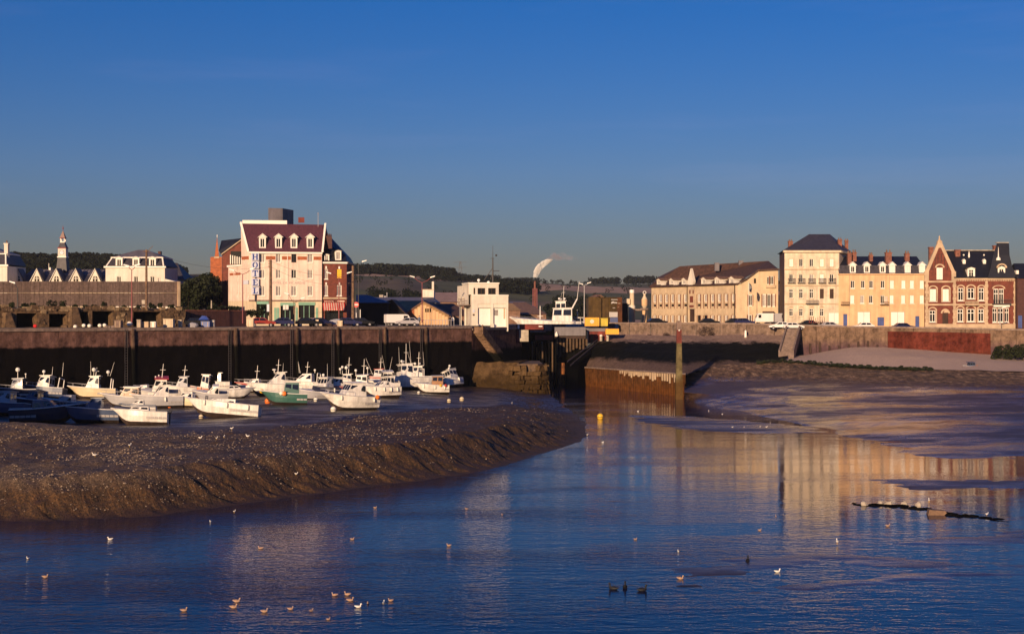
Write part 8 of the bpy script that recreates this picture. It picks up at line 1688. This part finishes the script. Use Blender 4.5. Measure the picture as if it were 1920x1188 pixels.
boat('small white dinghy with blue trim in front of the varnished cabin boat', 262, 776, 4.4, 1.8, 1.0, 192, 8, stripe='blue_paint_and_shade', house=[(.44, .7, 1.2, .4, cab, 1.0)], cockpit=.42, rail=False)
boat('pale cruiser with black canvas between the green boat and the pilot boat', 585, 748, 5.0, 2.0, 1.2, 200, -4, hull='hull_grey', canvas=True, cockpit=.48, rail=True)
boat('narrow white boat with red tube rail left of the red emblem cruiser', 630, 742, 5.2, 2.0, 1.25, 218, 5, stripe='hull_red', house=[(.36, .62, 1.5, .9, wh, .4)], cockpit=.36)
boat('white boat with tilted whip antennas behind the square window cruiser', 722, 732, 5.4, 2.2, 1.4, 188, -5, house=[(.34, .6, 1.7, 1.1, wh, .2)], aerial=((.2, .3, 2.4, .5), (-.5, -.3, 2.0, -.4)), cockpit=.34)
boat('cream cabin boat wedged between the awning boat and the heeled cabin boat', 838, 722, 5.0, 2.1, 1.3, 215, -8, hull='hull_cream', house=[(.34, .6, 1.6, 1.1, wh, .2)], lamps=((0, .2, .5, .2),), cockpit=.34)
boat('white launch with roof rack right of the amber lamp trawler', 862, 718, 5.2, 2.2, 1.4, 228, 9, house=[(.32, .6, 1.7, 1.1, wh, .2)], aerial=((-.3, 0, 2.2, .1),), cockpit=.34)
boat('white bow with grey cabin behind the long cruiser by the first ladder', 340, 742, 5.2, 2.1, 1.3, 190, 4, house=[(.36, .62, 1.6, 1.0, wh, .4, 'hull_grey')], mast=1.3, cockpit=.36)
# back left and shaded boats: blue shade on white hulls is put into their colours
boat('boat with only its white cabin top catching the sun by the quay on the left', 84, 748, 6.4, 2.4, 1.5, 183, 8, hull='blue_paint_and_shade', house=[(.42, .66, 1.9, 1.1, wh, .35)], lamps=((.2, .3, .5, .22),), aerial=((-.9, .2, 1.2, 0), (-2.2, 0, 1.8, 0)), arch=True, cockpit=.44)
boat('shaded boat with a bright round lamp at the far left under the quay', 35, 750, 6.0, 2.4, 1.4, 186, 2, hull='navy_paint_and_shade', house=[(.42, .64, 1.8, 1.0, wh, .3, 'blue_paint_and_shade')], lamps=((0, 0, 1.1, .3), (-1.0, 0, .5, .12)), cockpit=.42)
boat('boat in deep shadow, its blue shade put into the hull colour, at the left edge of the photograph', 10, 778, 6.0, 2.4, 1.35, 182, 3, hull='blue_paint_and_shade', house=[(.4, .64, 1.8, .9, wh, .4, 'hull_grey')], cockpit=.4)
boat('long motor boat, its shadow put into a dark blue hull colour, below the sunlit cabin top', 82, 792, 8.0, 2.7, 1.5, 4, 3, hull='navy_paint_and_shade', deck='blue_paint_and_shade', house=[(.42, .66, 1.8, .6, cab, .9, 'blue_paint_and_shade')], cockpit=.42)
boat('shaded cruiser, blue shade put into its colour, with rounded windscreen behind the pebble bank', 175, 792, 6.4, 2.4, 1.35, 186, 4, hull='blue_paint_and_shade', deck='blue_paint_and_shade', house=[(.4, .62, 1.8, .8, wh, .7, 'blue_paint_and_shade')], cockpit=.42)
boat('small shaded boat with bright blue canvas cover left of the sloop', 214, 790, 5.4, 2.1, 1.2, 190, 6, hull='blue_paint_and_shade', house=None, canvas=True, cockpit=.5, rail=False)
boat('shaded grey boat with white foredeck between the boats coloured blue for shade', 128, 772, 5.8, 2.2, 1.25, 184, -3, hull='navy_paint_and_shade', deck='hull_grey', house=[(.44, .7, 1.6, .5, cab, .9, 'hull_grey')], cockpit=.44)
boat('low dark boat in shadow under the cream fishing boat', 62, 768, 5.6, 2.2, 1.2, 180, 2, hull='navy_paint_and_shade', house=[(.38, .6, 1.6, .7, wh, .5, 'blue_paint_and_shade')], cockpit=.38)
# boat on the shingle and the white fishing vessel in the basin
bq = at(1821, 690.5, 236.5); bq.z -= .1
boat('small white boat with blue canopy lying on the shingle beach', 0, 0, 2.6, 1.3, .62, 12, 6, pos=bq, house=[(.3, .7, 1.0, .5, wh, .3, 'blue_paint_and_shade')], cockpit=.34, rail=False, buoys=((.75, -1, .14, 'buoy_orange'),), name='small_boat')
vp = at(1030, 616, 309); vp.z = 9.2
fvs = boat('large white fishing vessel with tall bridge and mast moored in the basin', 0, 0, 13.6, 4.6, 3.4, 180, 0, pos=vp, house=[(.14, .46, 3.6, 2.9, wh, .1), (.24, .40, 2.4, 4.4, wh, .0)], mast=3.2, radar=True, lamps=((.6, .5, .4, .25), (-.6, -.5, .4, .25)), aerial=((.4, .4, 1.8, -.4),), cockpit=.16, name='fishing_vessel', cat='fishing vessel')
b = MB(); b.tube((2.0, 0, 3), (2.0, 0, 6.4), .12, .08); b.tube((1.4, 0, 4.2), (2.6, 0, 4.2), .06); b.build('foremast', M['white_paint'], fvs)
vp2 = at(1079, 614, 312); vp2.z = 9.6
fv2 = boat('second white trawler with leaning white derrick right of the big fishing vessel', 0, 0, 7.0, 3.0, 2.0, 20, 0, pos=vp2, house=[(.5, .74, 2.0, 1.6, wh, .1)], mast=1.6, cockpit=.48, name='fishing_vessel', cat='fishing vessel')
b = MB(); b.tube((-2.8, 0, 2.0), (.4, 0, 7.6), .22, .14); b.tube((.4, 0, 7.6), (.9, 0, 11.5), .06, .03); b.tube((-2.8, .8, 2.0), (.4, 0, 7.6), .08); b.build('derrick', M['white_paint'], fv2)

# ================================================================== BUOYS
def buoy(label, p_, r_, m, bury=.35, name='mooring_buoy', group='mooring buoys'):
    o = thing(name, label, 'buoy', p_, group=group); b = MB(); b.ball((0, 0, r_*(1-bury)), r_, 12); b.build('ball', M[m], o, smooth=True); b = MB(); b.tube((0, 0, r_*(2-bury)-.02), (0, 0, r_*(2-bury)+.12), .05); b.build('eye', M['iron'], o)
    b = MB(); b.lathe([(r_*1.005, -.04), (r_*1.02, .04)], (0, 0, r_*(1-bury)), 14); b.build('band', M['cloth_dark'], o); return o
for px, py, r_, m, lb in ((1125.5, 785, .42, 'buoy_yellow', 'orange yellow buoy floating in the channel'),): q = gd(px, py, 0); buoy(lb, q, r_, m, .3)
for px, py, r_, m, lb in ((502, 756, .40, 'buoy_orange', 'orange buoy on the mud at the bow of the green boat'), (625, 771, .34, 'fender_white', 'pale buoy under the bow of the red emblem cruiser'), (592, 752, .30, 'fender_white', 'white buoy on the mud right of the green boat'), (842, 754, .30, 'hull_cream', 'flattened cream buoy on the mud right of the boats'), (866, 751, .34, 'hull_cream', 'round cream buoy rightmost on the mud'), (318, 764, .22, 'buoy_orange', 'small orange buoy left of the cream cabin boat'), (377, 784, .26, 'hull_cream', 'cream buoy at the bow of the long speedboat'), (704, 756, .36, 'buoy_orange', 'orange buoy at the stern of the red emblem cruiser'), (310, 757, .2, 'fender_white', 'little white buoy beside the small orange buoy'), (606, 747, .2, 'fender_white', 'little white buoy under the red lamp pilot boat'), (785, 738, .24, 'fender_white', 'white buoy at the bow of the awning boat')): buoy(lb, on_mud(px, py), r_, m)

# ================================================================== BIRDS
def bird_mesh(kind):
    b = MB(); body, wing = {'gull': (0, 1), 'brown': (1, 1), 'dark': (2, 2)}[kind]
    if kind != 'stand':
        b.cur = body; prof = [(.005, -.21), (.03, -.17), (.075, -.06), (.085, .03), (.07, .11), (.035, .17), (.02, .185)]
        pts = []
        n = 8
        for r_, x in prof:
            for k in range(n): t = 2*math.pi*k/n; pts.append((x, r_*math.cos(t), .05 + r_*.8*math.sin(t) + max(0, -x-.05)*.35))
        b.add(pts, [(i*n+k, i*n+(k+1) % n, (i+1)*n+(k+1) % n, (i+1)*n+k) for i in range(len(prof)-1) for k in range(n)])
        b.tube((.13, 0, .07), (.165, 0, .17), .04, .03, 7); b.ball((.175, 0, .19), .043, 7, 1.15, .9, 1)
        b.cur = wing
        for sg in (1, -1): b.add([(.10, sg*.07, .09), (-.02, sg*.092, .10), (-.22, sg*.03, .155), (-.10, sg*.05, .135), (.04, sg*.045, .13)], [(0,1,2,3,4)])
        b.cur = 2; b.tube((.215, 0, .185), (.255, 0, .175), .012, .004, 4)
    return b
def stand_mesh():
    b = bird_mesh('gull'); b.v = [(x*.92+z*.12, y, z+.16) for x, y, z in b.v]; b.cur = 2
    for sg in (1, -1): b.tube((.0, sg*.03, .19), (.0, sg*.03, 0), .008, n=4)
    return b
bm_ = {'w': bird_mesh('gull').mesh('gull', [M['gull_white'], M['gull_grey'], M['buoy_yellow']]), 'b': bird_mesh('brown').mesh('gull', [M['gull_white'], M['gull_brown'], M['cloth_dark']]), 'd': bird_mesh('dark').mesh('cormorant', [M['cormorant']]*3), 's': stand_mesh().mesh('gull', [M['gull_white'], M['gull_grey'], M['buoy_yellow']])}
for k in ('w', 'b', 's', 'd'): pass
birds = [ # px, py, kind, heading, scale, label
 (53, 1047, 'w', 250, 1.0, 'small gull facing the camera alone near the left edge'), (84, 1082, 'b', 10, 1.15, 'brown gull swimming near the left edge below the lone one'), (207, 1011, 'w', 190, 1.15, 'white gull with dark tail swimming left of the water middle'), (344, 1145, 'b', 15, 1.2, 'brown gull at the bottom left of the group'), (437, 1139, 'b', 5, 1.3, 'brown gull just below another at the bottom left'), (443, 1128, 'b', 8, 1.3, 'brown gull just above its neighbour at the bottom left'), (395, 978, 'w', 260, 1.0, 'gull floating close under the bank shadow'), (439, 963, 's', 60, .9, 'white gull standing at the water edge of the bank'), (489, 1028, 'b', 185, 1.1, 'lone brown gull in the pale rippled water'), (495, 1147, 'b', 10, 1.2, 'brown gull second from the left in the bottom row'), (544, 1142, 'b', 12, 1.0, 'brown gull in the middle of the bottom row'), (583, 1145, 'b', 40, .8, 'small brown gull right of the bottom row middle'), (615, 1161, 'b', 20, .7, 'lowest and darkest small gull at the bottom'), (628, 1116, 'b', 180, 1.1, 'brown gull at the left of the tight cluster'), (652, 1115, 'b', 170, 1.2, 'brown gull at the top of the tight cluster'), (656, 1126, 'b', 8, 1.25, 'brown gull in the centre of the tight cluster'), (671, 1138, 'w', 12, 1.2, 'pale gull at the bottom of the tight cluster'), (690, 1131, 'b', 265, .9, 'dark headed gull facing the camera right of the cluster'), (719, 1130, 'w', 80, .9, 'small pale gull left of the rightmost bottom pair'), (733, 1126, 'b', 190, .9, 'small brown gull at the right end of the bottom flock'), (660, 1011, 'b', 5, .95, 'brown gull alone in mid water left of centre'), (842, 1023, 'b', 175, 1.0, 'brown gull alone in mid water below the bank tip'), (703, 952, 'b', 3, .9, 'gull shaped speck swimming close to the bank'), (875, 954, 'b', 200, .8, 'gull at the left of two near the bank tip'), (942, 965, 'b', 240, .8, 'gull at the right of two near the bank tip'), (1191, 1011, 'b', 10, .8, 'gull alone in the centre right water'), (1272, 1034, 'w', 100, .8, 'pale gull alone right of the centre water'), (1424, 994, 'b', 8, .85, 'gull swimming at the dark gap in the reflections'), (1455, 968, 'b', 100, .7, 'gull on the edge of the tall house reflection'), (1275, 1085, 'b', 355, 1.3, 'pinkish gull at the left tip of the mud spit'), (1457, 1072, 'w', 10, 1.25, 'bright white gull on the mud spit'), (1570, 1022, 's', 90, 1.3, 'upright white gull standing in the shallow right water'), (1664, 986, 'b', 5, 1.1, 'orange tinted gull under the timber wreck'), (1130, 829, 'w', 5, .9, 'gull swimming just off the tip of the bank'), (1742, 943, 's', 80, 1.2, 'white gull standing on the timber wreck'), (1850, 968, 's', 20, .9, 'gull at the right end of the timber wreck'), (1130, 725, 'w', 90, 1.0, 'white gull in the dark lock channel reflection'), (1196, 771, 'w', 10, 1.0, 'gull in the channel left of the mooring post foot'), (1329, 770, 'w', 100, 1.0, 'gull on the mud edge right of the mooring post'), (1373, 803, 's', 10, .9, 'leftmost of the small white gulls by the blue pool'), (1395, 803, 's', 60, .8, 'second small gull by the blue pool'), (1425, 802, 's', 30, .8, 'third small gull by the blue pool'), (1437, 803, 's', 10, 1.0, 'rightmost small gull by the blue pool'), (1444, 795, 's', 70, .8, 'small gull just above the blue pool'), (1482, 767, 's', 20, 1.0, 'white gull on the far mud under the shingle'), (1354, 776, 'w', 5, .7, 'pair mate gull on the grey mud film'), (1677, 777, 's', 5, .9, 'white gull on the wide purple mud'), (1799, 758, 's', 30, 1.0, 'white gull at the upper right mud'), (1841, 770, 's', 50, .8, 'small gull at the right mud pool')]
def mud_right(px, py):
    return gd(px, py, 0.03)
for px, py, kd, hd, sc_, lb in birds:
    q = gd(px, py, 0.0)
    o = link('gull', bm_[kd]); o.location = (q.x, q.y, 0.0 if kd != 's' else .05); o.rotation_euler = (0, 0, R(hd)); o.scale = (sc_*.68,)*3; tag(o, lb, 'gull', 'gulls on the water and mud')
bankb = [(243, 838, 60, 1.3, 'white gull high on the pebble bank near its top'), (178, 857, 200, 1.35, 'white gull on the pebble bank left of the other'), (375, 824, 20, 1.3, 'leftmost gull at the pool edge above the bank'), (406, 824, 60, 1.1, 'second gull at the pool edge above the bank'), (420, 821, 80, 1.1, 'third gull at the pool edge above the bank'), (465, 821, 190, 1.3, 'rightmost gull at the pool edge above the bank'), (434, 806, 10, 1.2, 'gull standing in the shallow pool before the speedboat'), (960, 757, 80, 1.1, 'gull at the end of the mud near the channel bend'), (1101, 817, 40, 1.0, 'gull at the very tip of the mud bank'), (555, 909, 20, 1.0, 'gull on the ochre bank slope above the water')]
for px, py, hd, sc_, lb in bankb: q = on_mud(px, py); o = link('gull', bm_['s']); o.location = q; o.rotation_euler = (0, 0, R(hd)); o.scale = (sc_*.68,)*3; tag(o, lb, 'gull', 'gulls on the water and mud')
for px, py, hd, sc_, lb in ((1150, 1104, 160, 1.3, 'black cormorant leftmost of three at the bottom'), (1172, 1102, 270, 1.3, 'black cormorant upright in the middle of three'), (1204, 1107, 10, 1.3, 'black cormorant rightmost of three at the bottom'), (1402, 1052, 70, 1.2, 'black bird standing on the mud spit')):
    q = gd(px, py, 0.0); o = link('cormorant', bm_['d']); o.location = (q.x, q.y, -.02); o.rotation_euler = (0, R(-35 if px in (1172, 1402) else -8), R(hd)); o.scale = (sc_,)*3; tag(o, lb, 'cormorant', 'cormorants in the shallow water')

# ---- timber wreck and mud spits in the right water
wk = thing('timber_wreck', 'low black weed covered timber wreck with pale stones lying in the right water', 'wreck', gd(1715, 955, 0))
pts = [gd(px, py, 0) - wk.location for px, py in ((1597, 944), (1640, 948), (1690, 949), (1740, 955), (1790, 967), (1850, 972), (1890, 976))]
for i, (a, c) in enumerate(zip(pts, pts[1:])):
    b = MB(); n = 10
    for j in range(n): q = a.lerp(c, (j+.5)/n); b.ball((q.x, q.y + random.uniform(-.7, .7), -.06), random.uniform(.06, .30), 6, random.uniform(1.2, 2.6), 1.5, random.uniform(.4, .9))
    b.build('timber', M['lock_black'], wk)
for px, py in ((1618, 942), (1649, 940), (1665, 941), (1694, 942), (1720, 944)): q = gd(px, py+5, 0)-wk.location; b = MB(); b.ball((q.x, q.y-.25, .10), random.uniform(.16, .24), 6, random.uniform(.8, 1.4), 1, random.uniform(.9, 1.3)); b.v = [(x+random.uniform(-.05, .05), y, z+random.uniform(-.05, .05)) for x, y, z in b.v]; b.build('stone', M['pale_concrete'], wk)
q = gd(1756, 964, 0)-wk.location; b = MB(); b.hexa([(q.x-.7, q.y-.4, -.1), (q.x+.7, q.y-.4, -.1), (q.x+.6, q.y+.4, -.1), (q.x-.6, q.y+.4, -.1), (q.x-.55, q.y-.3, .35), (q.x+.5, q.y-.3, .28), (q.x+.5, q.y+.3, .28), (q.x-.5, q.y+.3, .35)]); b.build('plank', M['wood_pole'], wk)
def spit(name, poly, hgt_, seed):
    w_ = [gd(x, y, 0) for x, y in poly]; xs_ = [q.x for q in w_]; ys_ = [q.y for q in w_]
    X_, Y_ = np.meshgrid(np.arange(min(xs_)-1, max(xs_)+1, .22), np.arange(min(ys_)-1, max(ys_)+1, .22)); d, _ = sdist(X_, Y_, [tuple(q.xy) for q in w_])
    d = d + (fbm(X_*.35, Y_*.9, 5, seed)-.52)*5.0
    Z_ = np.clip(d*.035, -.25, hgt_) + (fbm(X_*2, Y_*2, 3, seed+2)-.5)*.035; tag(grid_obj(name, X_, Y_, Z_, mr), kind='structure')
spit('mud_spit', [(1228, 1087), (1300, 1066), (1400, 1046), (1500, 1031), (1640, 1039), (1780, 1052), (1900, 1060), (1760, 1060), (1560, 1052), (1450, 1060), (1350, 1077), (1280, 1092)], .04, 4)
spit('mud_spit', [(1380, 1104), (1550, 1088), (1700, 1078), (1830, 1068), (1930, 1076), (1700, 1094), (1500, 1110)], .04, 6)
spit('mud_spit', [(1650, 900), (1690, 897), (1790, 899), (1920, 902), (2000, 905), (2000, 916), (1850, 916), (1700, 915)], .05, 9)
spit('mud_spit', [(1690, 1014), (1780, 1006), (1900, 998), (1990, 996), (1990, 1010), (1850, 1022), (1740, 1026)], .04, 14)
spit('mud_spit', [(1180, 778), (1300, 781), (1420, 790), (1520, 800), (1540, 812), (1420, 812), (1300, 806), (1210, 792)], .05, 19)

# ---- smoke from the factory chimney
sv = bpy.data.materials.new('smoke_white'); sv.use_nodes = True; nt = sv.node_tree; nt.nodes.remove(nt.nodes['Principled BSDF'])
def smoke(name, path, colr, dens, emit=None):
    m = bpy.data.materials.new(name); m.use_nodes = True; nt = m.node_tree; N, L = nt.nodes, nt.links; N.remove(N['Principled BSDF']); v = N.new('ShaderNodeVolumePrincipled'); v.inputs['Color'].default_value = (*colr, 1); v.inputs['Anisotropy'].default_value = -0.4
    g = N.new('ShaderNodeTexCoord'); n = noise(N, L, g.outputs['Object'], .55, 4, .65); d = ramp(N, L, n, [(.42, gray(0)), (.62, gray(1))]); L.new(math_(N, L, 'MULTIPLY', d, dens), v.inputs['Density']); L.new(v.outputs[0], N['Material Output'].inputs['Volume'])
    b = MB(); k = 395/F; pr = None; n_ = 10; pts = []
    for px, py, r_ in path:
        c = at(px, py, 395)
        for j in range(n_): t = 2*math.pi*j/n_; pts.append((c.x + r_*k*math.cos(t), c.y + r_*k*math.sin(t), c.z) if name == 'white_smoke' else (c.x, c.y + r_*k*math.sin(t), c.z + r_*k*math.cos(t)))
    m_ = len(path); b.add(pts, [(i*n_+j, i*n_+(j+1) % n_, (i+1)*n_+(j+1) % n_, (i+1)*n_+j) for i in range(m_-1) for j in range(n_)] + [tuple(range(n_-1, -1, -1)), tuple(range((m_-1)*n_, m_*n_))])
    import bmesh
    o = b.build(name, m); bb = bmesh.new(); bb.from_mesh(o.data); bmesh.ops.recalc_face_normals(bb, faces=bb.faces); bb.to_mesh(o.data); bb.free(); tag(o, kind='stuff'); return o
smoke('white_smoke', [(1003.5, 520, 4),  (1007, 509, 7), (1012, 501, 8.5), (1018, 495, 9.5), (1025, 490, 10), (1031, 486, 7)], (.99, .98, .97), 2.2)
smoke('grey_smoke', [(1024, 488, 2), (1030, 484, 5), (1038, 481, 8), (1046, 482, 7), (1054, 480, 8), (1064, 482, 6), (1074, 484, 5), (1083, 486, 1.5)], (.30, .28, .34), .6)

# ---- air between the harbour and the hills
hzm = bpy.data.materials.new('harbour_haze'); hzm.use_nodes = True; nt = hzm.node_tree; nt.nodes.remove(nt.nodes['Principled BSDF']); v = nt.nodes.new('ShaderNodeVolumePrincipled')
v.inputs['Color'].default_value = (0.80, 0.84, 0.95, 1); v.inputs['Density'].default_value = 0.00006; v.inputs['Anisotropy'].default_value = 0.1
nt.links.new(v.outputs[0], nt.nodes['Material Output'].inputs['Volume'])
hb_ = MB().box(-2950, 2950, -760, 3150, -3, 78).build('haze', hzm); tag(hb_, kind='stuff')
